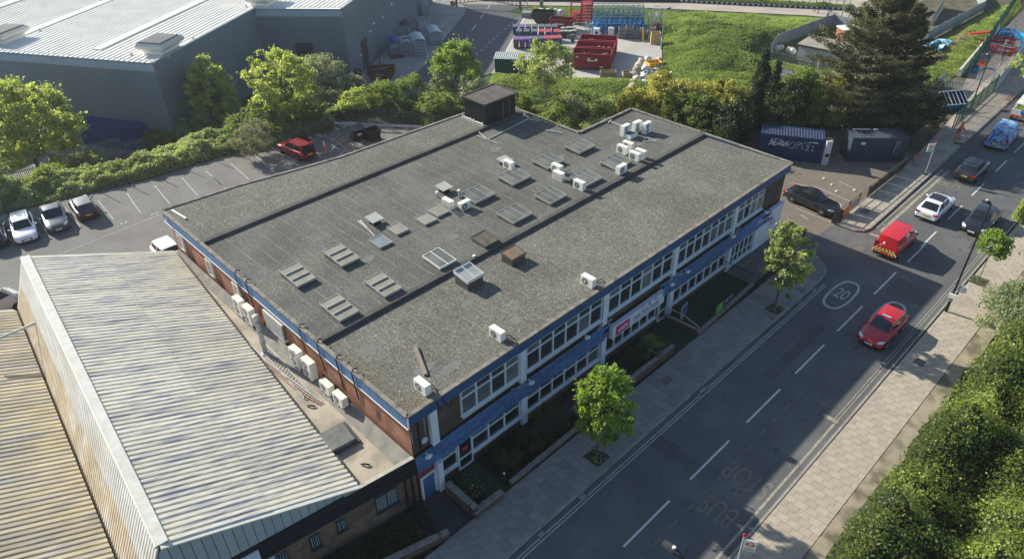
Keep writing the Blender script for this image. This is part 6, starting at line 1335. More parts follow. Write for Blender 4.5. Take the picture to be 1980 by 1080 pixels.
def bus_flag(lab, p, z0, h, ang, side):
    t = thing('bus_stop_sign', lab, 'sign', (*p, z0), R_(ang)); MB().cyl((0, 0, 0), (0, 0, h), .05, n=10).build('pole', metal_g, t); MB().cyl((0, 0, 0), (0, 0, .05), .2, n=12).build('base', dark_m, t)
    f = MB().box(side * .05 if side > 0 else -.62, .62 if side > 0 else -.05, -.02, .02, h - .95, h - .15).build('flag', white_m, t); cx = side * .34
    for y in (-.026, .026): ring(.13, .19, mat('roundel_red', (.62, .02, .03), .5), t, cx, h - .45, y, name='roundel_ring'); MB().box(cx - .24, cx + .24, min(y, y * 1.1), max(y, y * 1.1) + .001, h - .48, h - .42).build('roundel_bar', MATS['roundel_red'], t); MB().box(cx - .24, cx + .24, min(y, y * 1.1), max(y, y * 1.1) + .001, h - .9, h - .72).build('panel', mat('panel_grey', (.4, .41, .42), .5), t)
    MB().ball((0, 0, h + .12), .12, 10, 6, sq=(1, .4, 1)).build('finial', MATS['roundel_red'], t); return t
bus_flag('bus stop sign with red roundel at the lower edge of the sunlit pavement', (8.2, -14.5), .12, 3.0, -62, 1)
bus_flag('bus stop sign in tree shade on the right hand pavement', (57.5, -4.9), .12, 3.3, 195 - 180 + 120, 1)
def work_sign(lab, p, hz, ang, fig):
    t = thing('road_works_sign', lab, 'sign', (*p, .12), R_(ang)); MB().bar((0, 0, 0), (0, 0, hz), .05).build('pole', mat('sign_stand', (.35, .27, .12), .6), t); MB().box(-.4, .4, -.2, .2, 0, .1).build('sandbag', mat('sandbag', (.12, .11, .09), .95), t)
    m = MB(); m.add([(-.42, -.02, hz - .05), (.42, -.02, hz - .05), (0, -.02, hz + .68), (-.42, .02, hz - .05), (.42, .02, hz - .05), (0, .02, hz + .68)], [(0, 1, 2), (5, 4, 3), (0, 3, 4, 1), (1, 4, 5, 2), (2, 5, 3, 0)]); m.build('triangle', MATS['roundel_red'], t)
    m = MB(); m.add([(-.29, -.03, hz + .03), (.29, -.03, hz + .03), (0, -.03, hz + .52)], [(0, 1, 2)]); m.build('face', white_m, t); m = MB()
    if fig: m.box(.02, .08, -.04, -.032, hz + .08, hz + .3); m.bar((.05, -.036, hz + .25), (-.12, -.036, hz + .12), .02, .04); m.ball((.05, -.036, hz + .34), .04, 8, 5, sq=(1, .1, 1)); m.box(-.2, -.1, -.04, -.032, hz + .06, hz + .13)
    else: m.box(-.05, .05, -.04, -.032, hz + .08, hz + .34)
    m.build('figure', black_p, t)
work_sign('triangular road works sign with a digging man beside the worker in orange', (66.6, -4.75), 1.15, -75, True)
work_sign('triangular road narrows sign farther along the sunlit pavement', (79.2, -5.3), 1.2, -75, False)
ESTATE = True
ns = thing('no_entry_sign', 'round red no entry sign on a grey post by the access road gate', 'sign', (*(61.21, 68.12), 0), R_(-60)); MB().cyl((0, 0, 0), (0, 0, 2.2), .06, n=8).build('pole', metal_g, ns)
m = MB(); m.cyl((0, -.04, 2.0), (0, .0, 2.0), .42, n=20); m.build('disc', MATS['roundel_red'], ns); MB().box(-.28, .28, -.06, -.042, 1.94, 2.06).build('white_bar', white_m, ns)
ESTATE = False
bb = thing('litter_bin', 'grey green bin with a rusty red lid beside the blue grey container', 'bin', (*(58.69, -3.48), .12), R_(20)); m = MB(); m.cyl((0, 0, 0), (0, 0, 1.0), .32, .38, n=10); m.build('body', mat('bin_grey', (.20, .23, .21), .7), bb); MB().cyl((0, 0, 1.0), (0, 0, 1.1), .42, .36, n=10).build('lid', mat('rust_red', (.35, .11, .07), .7), bb)
ESTATE = True
gt = thing('height_barrier', 'long grey steel swing gate across the top of the access road', 'gate', (*(65.20, 71.97), 0)); a = Vector((*(65.20, 71.97), 0)); b = Vector((*(70.95, 63.02), 0)); d = b - a; gt.rotation_euler = (0, 0, math.atan2(d.y, d.x)); L = d.length; gm_ = mat('gate_grey', (.16, .17, .17), .6)
MB().bar((0, 0, 1.5), (L, 0, 1.5), .14).build('top_rail', gm_, gt); MB().bar((0, 0, .6), (L * .5, 0, 1.35), .1).build('brace', gm_, gt); MB().bar((L, 0, .6), (L * .5, 0, 1.35), .1).build('brace', gm_, gt); pm = MB().box(-.05, .05, -.05, .05, 0, 1.0).mesh('upright', gm_)
for k in range(17): 
    f_ = abs(k / 16 - .5) * 2; o = link('upright', pm, gt, loc=(k * L / 16, 0, 1.45 - .9 * f_)); o.scale = (1, 1, max(.1, .9 * f_))
for x in (0, L): MB().box(x - .15, x + .15, -.15, .15, 0, 1.7).build('post', gm_, gt)
ESTATE = False
# ================================================================ PEOPLE
def person(lab, p, hd, h, top_m, leg_m, hair_m, arms, lean=0.0, hat=None, short=False, z=0.0, skin=(.45, .27, .19)):
    t = thing('person', lab, 'person', (*p, z), R_(hd)); s = h / 1.75
    J = {'pel': (0, 0, .93), 'ch': (lean * .5, 0, 1.22), 'nk': (lean, 0, 1.47), 'hd': (lean * 1.15, 0, 1.60), 'ht': (lean * 1.2, 0, 1.72), 'hL': (0, .10, .88), 'hR': (0, -.10, .88), 'kL': (.06, .12, .48), 'kR': (-.04, -.12, .48), 'aL': (.03, .12, .08), 'aR': (-.10, -.12, .08), 'tL': (.18, .13, .04), 'tR': (.05, -.13, .04),
         'sL': (lean, .19, 1.40), 'sR': (lean, -.19, 1.40), 'eL': arms[0], 'wL': arms[1], 'eR': arms[2], 'wR': arms[3]}
    Ed = [('pel', 'ch'), ('ch', 'nk'), ('nk', 'hd'), ('hd', 'ht'), ('pel', 'hL'), ('pel', 'hR'), ('hL', 'kL'), ('kL', 'aL'), ('aL', 'tL'), ('hR', 'kR'), ('kR', 'aR'), ('aR', 'tR'), ('nk', 'sL'), ('sL', 'eL'), ('eL', 'wL'), ('nk', 'sR'), ('sR', 'eR'), ('eR', 'wR')]
    Rr = {'pel': .15, 'ch': .155, 'nk': .065, 'hd': .095, 'ht': .085, 'hL': .105, 'hR': .105, 'kL': .07, 'kR': .07, 'aL': .045, 'aR': .045, 'tL': .04, 'tR': .04, 'sL': .07, 'sR': .07, 'eL': .05, 'eR': .05, 'wL': .035, 'wR': .035}
    ks = list(J); me = bpy.data.meshes.new('body'); me.from_pydata([tuple(c * s for c in J[k]) for k in ks], [(ks.index(a), ks.index(b)) for a, b in Ed], [])
    o = bpy.data.objects.new('tmp', me); COL.objects.link(o); md = o.modifiers.new('s', 'SKIN'); 
    for i, k in enumerate(ks): v = me.skin_vertices[0].data[i]; v.radius = (Rr[k] * s, Rr[k] * s * (.8 if k in ('pel', 'ch') else 1)); v.use_root = (k == 'pel')
    o.modifiers.new('b', 'SUBSURF').levels = 1; bpy.context.view_layer.update(); bm = bpy.data.meshes.new_from_object(o.evaluated_get(bpy.context.evaluated_depsgraph_get())); bpy.data.objects.remove(o)
    sk = mat('skin', skin, .6); bm.materials.clear(); [bm.materials.append(q) for q in (sk, top_m, leg_m, trim_b)]
    for pl in bm.polygons:
        c = pl.center / s; arm = abs(c.y) > .2
        pl.material_index = 0 if c.z > 1.45 else (1 if c.z > .92 and not (short and arm and (c.z < 1.25)) else (0 if arm and short else (2 if c.z > (.5 if short else .12) else (0 if short and c.z > .12 else 3)))); pl.use_smooth = True
        w_ = Vector(J['wL']); w2_ = Vector(J['wR'])
        if (c - w_).length < .08 or (c - w2_).length < .08: pl.material_index = 0
    link('body', bm, t)
    hm = MB(); hc = Vector(J['hd']) * s + Vector((-.01, 0, .075)) * s; hm.ball(tuple(hc), .112 * s, 12, 8, sq=(1.05, .95, .95 if hat else .8)); hh = hm.build('hard_hat' if hat else 'hair', hat or hair_m, t)
    fc = MB(); hp = Vector(J['hd']) * s; fc.ball((hp.x + .098 * s, 0, hp.z + .0), .018 * s, 6, 4)
    for y in (-.035, .035): fc.ball((hp.x + .088 * s, y * s, hp.z + .03 * s), .012 * s, 6, 4)
    fc.build('face', mat('face_dark', (.22, .12, .09), .6), t)
    for w_, sd in ((J['wL'], 1), (J['wR'], -1)):
        hnd = MB(); q = Vector(w_) * s; hnd.ball(tuple(q + Vector((.03, 0, -.03)) * s), .04 * s, 8, 5, sq=(1, .5, 1.1))
        for k in range(4): hnd.bar(tuple(q + Vector((.0 + .02 * k, 0, -.06)) * s), tuple(q + Vector((.02 + .02 * k, 0, -.12 + .006 * abs(k - 1))) * s), .016 * s)
        hnd.bar(tuple(q + Vector((.05, 0, -.02)) * s), tuple(q + Vector((.085, -sd * .01, -.06)) * s), .018 * s); hnd.build('hand', sk, t)
    return t
og = mat('orange_hi_vis', (.85, .12, .02), .7, .1, 8)
wkp = person('worker in orange high visibility suit and orange hard hat looking down on the pavement', (67.6, -4.2), 250, 1.9, og, og, trim_b, ((.12, .24, 1.15), (.32, .12, 1.10), (.12, -.24, 1.15), (.32, -.10, 1.08)), .06, hat=og, z=.12)
MB().box(-.17, .17, -.19, .19, 1.10, 1.16).build('reflective_band', mat('reflective', (.12, .12, .14), .4), wkp)
person('person in a pale top and red shorts standing beside the open maroon car', (20.1, 40.4), 150, 1.8, mat('pale_top', (.55, .42, .36), .8), mat('red_shorts', (.70, .06, .02), .7), mat('brown_hair', (.05, .03, .02), .8), ((.05, .25, 1.12), (.22, .18, 1.0), (.0, -.26, 1.12), (.12, -.22, .92)), .05, short=True, z=-.01)
# black wheelie bins
def big_bin(lab, p, rz):
    t = thing('waste_container', lab, 'bin', (*p, -.01), R_(rz), 'black wheeled waste containers'); m = mat('bin_black', (.025, .026, .03), .55, .1, 3)
    MB().add([(-.6, -.45, .15), (.6, -.45, .15), (.6, .45, .15), (-.6, .45, .15), (-.75, -.6, 1.2), (.75, -.6, 1.2), (.75, .6, 1.2), (-.75, .6, 1.2)], [(0, 3, 2, 1), (0, 1, 5, 4), (1, 2, 6, 5), (2, 3, 7, 6), (3, 0, 4, 7)]).build('body', m, t)
    return t
b1 = big_bin('black wheeled waste container with a lid and white mark', (24.70, 41.36), -10); MB().add([(-.78, -.63, 1.2), (.78, -.63, 1.2), (.78, .63, 1.32), (-.78, .63, 1.32), (-.78, -.63, 1.26), (.78, -.63, 1.26), (.78, .63, 1.38), (-.78, .63, 1.38)], [(0,3,2,1),(4,5,6,7),(0,1,5,4),(1,2,6,5),(2,3,7,6),(3,0,4,7)]).build('lid', MATS['bin_black'], b1); MB().box(-.25, .25, -.56, -.55, .6, .8).build('mark', white_m, b1)
b2 = big_bin('open black wheeled waste container nearer the office block wall', (25.66, 39.97), -10); m = MB()
for a, b in (((-.78, -.62), (.78, -.62)), ((.78, -.62), (.78, .62)), ((.78, .62), (-.78, .62)), ((-.78, .62), (-.78, -.62))): m.bar((*a, 1.22), (*b, 1.22), .09)
m.build('rim', MATS['bin_black'], b2)
for t in (b1, b2):
    for x in (-.55, .55):
        for y in (-.4, .4): MB().cyl((x, y - .04, .09), (x, y + .04, .09), .09, n=10).build('wheel', tyre_m, t)
g = random.Random(5); tmb = mat('waste_timber', (.36, .29, .18), .85, .2, 4, rnd=.2)
for k, (p, a) in enumerate((((23.04, 43.10), 20), ((23.09, 42.48), 25), ((23.06, 41.76), 15), ((22.79, 40.59), 20), ((22.55, 39.58), 10), ((23.00, 39.47), 40), ((23.70, 39.27), -25), ((24.56, 39.09), 20), ((23.73, 42.37), 30), ((22.73, 40.11), 18))):
    t = thing('timber_length', 'weathered timber length on the hatched car park area, ' + ('topmost, beside the closed waste container', 'second down', 'third down', 'fourth down', 'lowest, nearest the roof edge', 'turned the other way near the bottom', 'crossing towards the open waste container', 'alone below the open waste container', 'upper right, against the closed container', 'between the fourth and the lowest')[k], 'timber', (*p, -.01), R_(a), 'loose timber lengths on the car park'); MB().box(-.75, .75, -.06, .06, 0, .09).build('timber', tmb, t)
for k in range(16):
    p = (21.5 + g.uniform(-.5, 5), 45.4 - g.uniform(0, .8)); t = thing('rubble', 'pale lump of rubble below the crash barrier at the back of the car park', 'rubble', (*p, -.01), g.uniform(0, 3), 'rubble lumps below the crash barrier'); m = MB(); m.ball((0, 0, .08), g.uniform(.1, .25), 6, 4, sq=(1.2, .8, .6)); m.build('lump', mat('rubble', (.42, .40, .37), .9, .2, 5), t)

# ================================================================ VEGETATION
bark = mat('bark', (.12, .095, .07), .95, .3, 6); bark_d = mat('bark_dark', (.05, .038, .03), .95, .3, 6); bark_p = mat('bark_pale', (.20, .18, .15), .9, .3, 6)
L_maple = leafmat('leaf_maple', (.18, .25, .05), (.42, .49, .12), .4); L_mid = leafmat('leaf_mid', (.085, .14, .028), (.22, .30, .06)); L_dark = leafmat('leaf_dark', (.024, .042, .013), (.085, .125, .026), .2)
L_laurel = leafmat('leaf_laurel', (.10, .125, .018), (.52, .48, .08), .3, .3); L_olive = leafmat('leaf_olive', (.16, .18, .10), (.32, .33, .20), .2); L_grey = leafmat('leaf_grey', (.13, .18, .08), (.34, .39, .21), .25)
L_con = leafmat('needle_conifer', (.035, .042, .018), (.19, .185, .075), .15, .7); L_cyp = leafmat('needle_cypress', (.022, .04, .017), (.085, .12, .04), .12, .6)
L_street = leafmat('leaf_street', (.09, .17, .018), (.27, .39, .045), .4); L_birch = leafmat('leaf_birch', (.15, .21, .06), (.36, .42, .16), .35); L_blossom = leafmat('blossom', (.25, .30, .14), (.62, .62, .48), .3)
L_br = leafmat('leaf_bramble', (.12, .19, .06), (.42, .50, .22), .3); L_gr = leafmat('grass_blade', (.13, .21, .035), (.33, .42, .09), .3, .7); L_dry = leafmat('dry_grass', (.26, .24, .12), (.44, .38, .22), .2, .8)
L_hedge = leafmat('leaf_hedge', (.06, .10, .016), (.34, .42, .06), .35, .45)
TREES = {}
def tree(lab, p, H, r, leafm, n=6000, size=.12, clump=70, cr=.5, trunk=.16, h0=None, shell=.55, cat='tree', name='tree', group=None, sd=1, rz=None, cz=None, k=14, barkm=None, z=0.0, bottom=-.75, up=.3, ry=None, rot=0.0):
    t = thing(name, lab, cat, (p[0], p[1], z + (p[2] if len(p) > 2 else 0)), rot, group)
    if len(p) > 3: t.scale = (p[3],) * 3  # scale about the camera for plants pushed along the line of sight
    rz = rz or (H * .40); cz = cz or (H - rz); h0 = h0 if h0 is not None else max(.3, cz - rz * .8)
    P, tone, C = crown_points(n, r, ry or r, rz, cz, clump, cr, shell, seedv=sd, bottom=bottom); P[:, 2] = np.maximum(P[:, 2], .15)
    link('crown', leaf_mesh('crown', P, size, leafm, tone, up=up), t)
    limbs(MB(), (0, 0, -.1), C, trunk, h0, k, sd).build('trunk', barkm or bark, t); return t
GT = 'maples along the warehouse side'
tree('broad yellow green maple filling the left edge in front of the warehouse', (-0.48, 67.91, -4.93, 1.150), 9.6, 4.5, L_maple, 27000, .16, 210, .6, .22, rz=4.5, shell=.45, sd=3, group=GT, k=24)
tree('young maple cut by the left edge below the broad maple', (-7.60, 56.00, 0.00, 1.000), 5.6, 2.6, L_maple, 9000, .12, 60, .6, .14, sd=4, group=GT)
tree('upright narrow maple standing against the warehouse corner', (19.19, 64.46, -4.93, 1.150), 8.7, 2.6, L_maple, 14000, .14, 130, .5, .2, rz=4.1, sd=5, group=GT, k=18)
tree('rounded green maple in front of the recessed warehouse wall', (21.40, 50.20, 0.00, 1.000), 8.4, 3.6, L_maple, 17000, .14, 140, .58, .2, rz=3.9, sd=6, group=GT, k=18)
tree('bright green rounded tree left of the black plant room, beside the access road', (47.59, 52.04, -4.93, 1.150), 6.6, 2.9, L_street, 15000, .13, 90, .65, .16, rz=3.2, sd=8, cz=3.6, k=16)
tree('pale grey green bushy willow between the maple and the access road', (33.10, 62.16, -4.93, 1.150), 6.2, 3.3, L_grey, 15000, .11, 90, .7, .14, rz=3.0, sd=9, cz=3.0)
tree('grey leaved olive like shrub beside the maroon car', (15.08, 45.62), 4.1, 2.0, L_olive, 11000, .07, 80, .5, .09, cat='shrub', name='shrub', rz=1.9, cz=2.1, sd=10, barkm=bark_p, k=22)
tree('green round shrub in front of the rounded maple', (19.30, 49.60, 0.00, 1.000), 4.2, 2.6, L_mid, 9000, .11, 60, .6, .1, cat='shrub', name='shrub', rz=2.0, cz=2.0, sd=11)
b_ = tree('sparse tall birch with bare lower stems behind the office roof', (42.60, 30.80, 0.00, 1.000), 8.6, 3.2, L_birch, 6500, .14, 75, .6, .1, h0=1.5, rz=2.6, cz=6.1, sd=12, barkm=bark_p, k=34, shell=.3)
for k, (p_, h, r, m, lab) in enumerate((((23.60, 48.30, 0.00, 1.000), 2.6, 2.0, L_mid, 'low green bush behind the crash barrier, left end'), ((28.60, 46.80, 0.00, 1.000), 2.8, 2.1, L_maple, 'low light green bush behind the black waste containers'), ((31.20, 45.40, 0.00, 1.000), 3.2, 2.1, L_mid, 'dark green bush behind the right end of the crash barrier'),
        ((41.15, 54.11, -4.93, 1.150), 3.4, 2.1, L_mid, 'green bush between the plant room and the access road bend'), ((44.14, 51.35, -4.93, 1.150), 3.9, 2.0, L_grey, 'pale tufted bush in front of the bright green rounded tree'), ((46.67, 47.67, -4.93, 1.150), 3.4, 2.1, L_blossom, 'white blossoming hawthorn left of the black plant room'), ((34.40, 39.60, 0.00, 1.000), 2.6, 2.2, L_mid, 'bush hugging the back of the office block left of the plant room'),
        ((40.20, 33.40, 0.00, 1.000), 2.8, 2.0, L_mid, 'bush behind the plant room at its right'), ((43.80, 27.90, 0.00, 1.000), 2.6, 2.1, L_grey, 'pale bush below the sparse birch'), ((46.20, 25.00, 0.00, 1.000), 2.4, 2.2, L_birch, 'pale bush in the roof notch, left'), ((40.60, 27.00, 0.00, 1.000), 2.8, 2.2, L_mid, 'green bush in the roof notch, below the birch'), ((41.60, 22.60, 0.00, 1.000), 2.4, 2.2, L_birch, 'pale flowering bush at the inner corner of the roof notch'), ((47.73, 30.01, -0.39, 1.012), 2.0, 2.2, L_mid, 'green bush on the slope beyond the roof notch'), ((36.50, 27.20, 0.00, 1.000), 2.4, 2.0, L_mid, 'low bush directly under the notch edge of the roof'), ((36.55, 61.01, -4.93, 1.150), 3.0, 1.8, L_grey, 'pale bush beside the red skip'), ((-2.40, 54.20, 0.00, 1.000), 1.6, 1.8, L_mid, 'green undergrowth bush at the foot of the broad maple'), ((3.89, 66.53, -4.93, 1.150), 1.4, 1.8, L_br, 'light bush right of the broad maple trunk'), ((-6.00, 54.40, 0.00, 1.000), 1.7, 1.9, L_br, 'light bush at the left edge below the broad maple'), ((12.40, 66.07, -4.93, 1.150), 1.8, 1.8, L_mid, 'bush below the narrow maple at its left'), ((15.62, 64.92, -4.93, 1.150), 2.2, 1.7, L_br, 'pale bush between the narrow maple and the brambles'), ((16.60, 50.60, 0.00, 1.000), 2.4, 2.0, L_mid, 'low bush at the foot of the narrow maple'))):
    tree(lab, p_, h, r, m, 6500, .10, 50, .5, .06, cat='bush', name='bush', rz=h * .55, cz=h * .5, sd=20 + k, k=6, group='bushes between the office block and the access road', bottom=-.3)
# laurel hedge trees behind the office block
for k, (x, y, h, r, m, lab) in enumerate(((46.6, 21.4, 4.4, 2.0, L_laurel, 'yellowish laurel nearest the roof notch corner'), (49.6, 20.2, 5.6, 2.4, L_laurel, 'yellowish laurel with coppery tips, second from the notch'), (51.6, 17.4, 5.2, 2.5, L_laurel, 'yellow green laurel in the middle of the hedge'), (53.2, 14.6, 5.4, 2.5, L_laurel, 'yellow green laurel left of the drooping cypress'), (49.4, 16.2, 4.2, 2.4, L_mid, 'shaded green laurel behind the back edge of the roof'), (51.4, 13.0, 4.0, 2.5, L_dark, 'dark shaded laurel left of the graffiti container'),
        (58.6, 9.0, 6.2, 2.9, L_mid, 'green laurel above the graffiti container'), (61.2, 6.6, 5.8, 2.9, L_laurel, 'bright topped laurel between the two containers'), (56.4, 9.6, 5.6, 2.5, L_dark, 'brownish dark shrub right of the drooping cypress'), (67.4, -.4, 4.2, 2.7, L_dark, 'dark bush overhanging the pavement beside the worker'), (63.6, 1.0, 3.4, 2.2, L_dark, 'dark bush right of the blue grey container'), (47.6, 12.8, 3.4, 2.4, L_dark, 'dark shaded shrub at the back wall of the office block'))):
    tree(lab, (x, y), h, r, m, 11000 if m is not L_dark else 9000, .125, 70, .6, .12, cat='hedge tree', name='laurel', rz=h * .52, cz=h * .52, sd=50 + k, k=8, group='laurels and shrubs behind the office block', bottom=-.6, barkm=bark_d)
def conifer(lab, p, H, r, leafm, n, size, sd, layers=16, droop=.25, leaders=1, trunk=.3, base=1.0, power=.85):
    """limbs whorled round the trunk, each carrying flat sprays of needles"""
    g = np.random.default_rng(sd); t = thing('conifer', lab, 'tree', (*p, 0)); mb = MB(); pts = []; ton = []
    mb.tube([(0, 0, -.1), (.05, 0, H * .4), (0, .1, H * .97)], [trunk, trunk * .6, .04], 8); spr = []
    for l in range(layers):
        f = (l + g.uniform(-.3, .3)) / layers; z = base + (H - base) * max(0, f); R = r * (1 - max(0, f)) ** power * (1 if f > .12 else .75); nb = int(7 + 4 * (1 - f))
        for b in range(nb):
            a = g.uniform(0, 6.283); L = R * g.uniform(.45, 1.2); el = g.uniform(.02, .35) + f * .6; d = np.array([math.cos(a) * math.cos(el), math.sin(a) * math.cos(el), math.sin(el)])
            st = np.array([0, 0, z]); en = st + d * L; en[2] -= droop * L * .5; mid = st + d * L * .5
            mb.tube([tuple(st), tuple(mid), tuple(en)], [.05 * (1 - f) + .02, .03, .01], 4)
            m_ = max(5, int(n / (layers * 9))); tt = g.uniform(.2, 1.03, m_) ** .8; B = st[None] * (1 - tt)[:, None] ** 2 + 2 * mid[None] * (tt * (1 - tt))[:, None] + en[None] * (tt ** 2)[:, None]
            side = np.cross(d, [0, 0, 1]); side /= np.linalg.norm(side) + 1e-9; wdt = (L * .26 * (1.1 - tt) + .12)
            Q = B + side[None] * (g.normal(size=m_) * wdt)[:, None] + g.normal(size=(m_, 3)) * [.06, .06, .07]; Q[:, 2] -= np.abs(g.normal(size=m_)) * .12 + droop * .12
            pts.append(Q); ton.append(np.full(m_, g.uniform(0, .6)) + g.uniform(0, .4, m_) * tt)
    P = np.concatenate(pts); link('crown', leaf_mesh('crown', P, size, leafm, np.concatenate(ton), up=.9, aspect=.3), t); mb.build('trunk', bark_d, t); return t
conifer('very tall dark conifer with layered spreading sprays above the containers', (62.2, 4.6), 15.5, 7.2, L_con, 66000, .16, 3, layers=17, droop=.05, trunk=.35, base=1.8, power=.5)
conifer('second leader of the big conifer, leaning right', (65.6, 2.4), 13.0, 5.2, L_con, 30000, .16, 8, layers=13, droop=.05, trunk=.25, base=2.0, power=.7)
conifer('dark drooping cypress standing above the laurel hedge', (56.0, 12.6), 8.9, 2.2, L_cyp, 26000, .13, 4, layers=24, droop=1.1, trunk=.14, base=.6, power=.8)
conifer('small thin conifer right of the drooping cypress', (59.2, 12.6), 6.8, 1.6, L_cyp, 9000, .13, 5, layers=16, droop=.5, trunk=.1, base=.6, power=.8)
conifer('crooked small conifer between the drooping cypress and the big conifer', (61.0, 9.8), 6.4, 1.5, L_cyp, 8000, .13, 6, layers=14, droop=.5, trunk=.1, base=.6, power=.9)
# street trees
def pit(lab, p, s=.55, gravel=True):
    t = thing('tree_pit', lab, 'tree pit', (*p, .125)); MB().box(-s, s, -s, s, -.02, .006).build('soil', mat('pit_soil', (.06, .05, .035), .95, .4, 6), t)
    n = 120; q = RNG.uniform(-s, s, (n, 2)); o = link('weeds', leaf_mesh('weeds', np.column_stack([q, RNG.uniform(.02, .16, n)]), .05, L_br, up=.5), t); o['kind'] = 'stuff'
pit('square soil pit with weeds at the foot of the first street tree', (9.1, -4.95)); pit('square soil pit at the foot of the second street tree', (28.7, -5.25), .5); pit('mossy pit at the foot of the round headed sapling', (42.6, -14.45), .62)
tree('bright green street maple in front of the office block, its top in sunlight', (9.13, -4.95), 7.2, 1.6, L_street, 10000, .115, 120, .34, .08, rz=2.8, cz=4.3, shell=.4, h0=1.4, sd=71, group='street trees on the near pavement', k=18, z=.12, bottom=-.95)
tree('lighter street tree by the white rendered wall, its top in sunlight', (28.7, -5.25), 7.4, 1.75, L_birch, 8500, .125, 110, .32, .08, rz=2.8, cz=4.4, h0=1.5, sd=72, group='street trees on the near pavement', k=26, z=.12, bottom=-.95, shell=.35)
tree('round headed sapling with a thin stem beside the 20 sign', (42.6, -14.45), 4.1, 1.05, L_street, 3200, .12, 30, .38, .035, rz=.9, cz=3.2, h0=2.2, sd=73, group='saplings on the sunlit pavement', k=8, z=.12)
tree('narrow yellow green sapling at the right edge of the photo', (51.4, -14.4), 3.6, .55, L_maple, 1500, .12, 16, .35, .03, rz=1.4, cz=2.2, h0=.8, sd=74, group='saplings on the sunlit pavement', k=6, z=.12)
tree('thin sapling with few leaves beside the far road narrows sign', (82.6, -4.9), 5.2, 1.4, L_maple, 600, .15, 16, .5, .04, rz=1.3, cz=3.8, h0=2.4, sd=75, k=14, z=.12)
tree('grey green willow like bush leaning over the verge beside the red hatchback', (37.8, -18.4), 4.0, 3.0, L_grey, 22000, .085, 130, .55, .1, cat='bush', name='bush', rz=2.1, cz=1.9, sd=76, bottom=-.4)
for k, (x, y, h, r, lab) in enumerate(((17.1, -1.6, 1.3, .75, 'small dark bush in the planted strip left of the entrance ramp'), (18.3, -1.95, 1.6, .95, 'rounded dark green bush beside the entrance ramp'), (12.6, -1.7, 1.5, .8, 'dark bush behind the top of the first street tree'), (8.9, -1.4, 1.8, .9, 'tall dark bush behind the first street tree'), (6.9, -1.5, .9, .9, 'low shrub in the planted strip between the doors'), (5.2, -1.6, .8, .8, 'low shrub nearest the glazed door with the red sticker'), (2.2, -1.7, .9, .6, 'white flowering shrub in the brick planter by the blue door'))):
    tree(lab, (x, y), h, r, L_dark if k not in (1,) else L_mid, 2600, .05, 30, .25, .03, cat='bush', name='bush', rz=h * .5, cz=h * .5, sd=80 + k, k=4, group='shrubs in the front garden', bottom=-.5)
n = 60; q = RNG.normal(0, .35, (n, 3)) + [2.3, -1.9, .75]; o = link('blossom', leaf_mesh('blossom', q, .035, mat('white_blossom', (.7, .7, .66), .8), up=.5)); o['kind'] = 'stuff'; o['label'] = 'white blossom specks on the shrub in the brick planter'; o['category'] = 'blossom'

# ---------------------------------------------------------------- ground cover
def cover(name, lab, poly, n, size, leafm, hmax=.8, hmin=.15, ramp=1.0, bs=1.0, sd=1, base=True, aspect=.6, up=.4, tall=False, tone_b=.5, step=.5, basem=None, depth=.35, terr=False):
    q = poly_sample(poly, n, np.random.default_rng(sd)); e = np.clip(edge_dist(q, poly) / ramp, 0, 1) ** .6; hb = (bumps(q, bs, sd) + 1) / 2
    h = (hmin + (hmax - hmin) * np.clip(hb, 0, 1.2)) * e; z = h - RNG.uniform(0, 1, n) ** 1.5 * depth * np.minimum(1, h / .3)
    tone = np.clip(.5 + tone_b * bumps(q, bs * 2.5, sd + 5) * .8 + RNG.uniform(-.35, .35, n), 0, 1)
    P = np.column_stack([q + RNG.normal(0, .05, (n, 2)), np.maximum(z, .02)])
    if terr: P[:, 2] += terrain(P[:, :2])
    o = link(name, leaf_mesh(name, P, size, leafm, tone, up=up, aspect=aspect)); o['kind'] = 'stuff'
    if ESTATE: lower(o); o['label'] = lab; o['category'] = name.replace('_', ' ')
    if base:
        pa = np.array(poly); x0, y0 = pa.min(0); x1, y1 = pa.max(0); nx = int((x1 - x0) / step) + 2; ny = int((y1 - y0) / step) + 2
        gx, gy = np.meshgrid(np.linspace(x0, x1, nx), np.linspace(y0, y1, ny), indexing='ij'); Q = np.column_stack([gx.ravel(), gy.ravel()]); ins = inpoly(Q, poly)
        e = np.clip(edge_dist(Q, poly) / ramp, 0, 1) ** .6 * ins; H_ = (hmin + (hmax - hmin) * np.clip((bumps(Q, bs, sd) + 1) / 2, 0, 1.2)) * e - depth * .7 * (e > 0) ; H_ = np.where(ins, np.maximum(H_, -.05), -.12)
        if terr: H_ = H_ + terrain(Q)
        V = np.column_stack([Q, H_]); F = [(i * ny + j, (i + 1) * ny + j, (i + 1) * ny + j + 1, i * ny + j + 1) for i in range(nx - 1) for j in range(ny - 1) if ins[i * ny + j] or ins[(i + 1) * ny + j] or ins[i * ny + j + 1] or ins[(i + 1) * ny + j + 1]]
        m_ = bpy.data.meshes.new('bank'); m_.from_pydata(V.tolist(), [], F); m_.materials.append(basem or mat('undergrowth', (.028, .040, .014), .95, .3, 2, world=True)); ob = link('bank', m_); ob['kind'] = 'structure'
        if ESTATE: lower(ob)
    return o
bram = [(-7.09, 52.17), (-3.17, 50.58), (1.13, 49.57), (5.76, 48.72), (12.03, 48.28), (15.62, 46.28), (18.36, 46.31), (21.53, 45.82), (23.84, 45.34), (25.50, 46.84), (24, 50), (18, 52.2), (15.90, 53.68), (12.69, 55.09), (9.07, 54.02), (5.23, 53.83), (0.36, 54.32), (-3.74, 54.76), (-6.30, 55.23)]
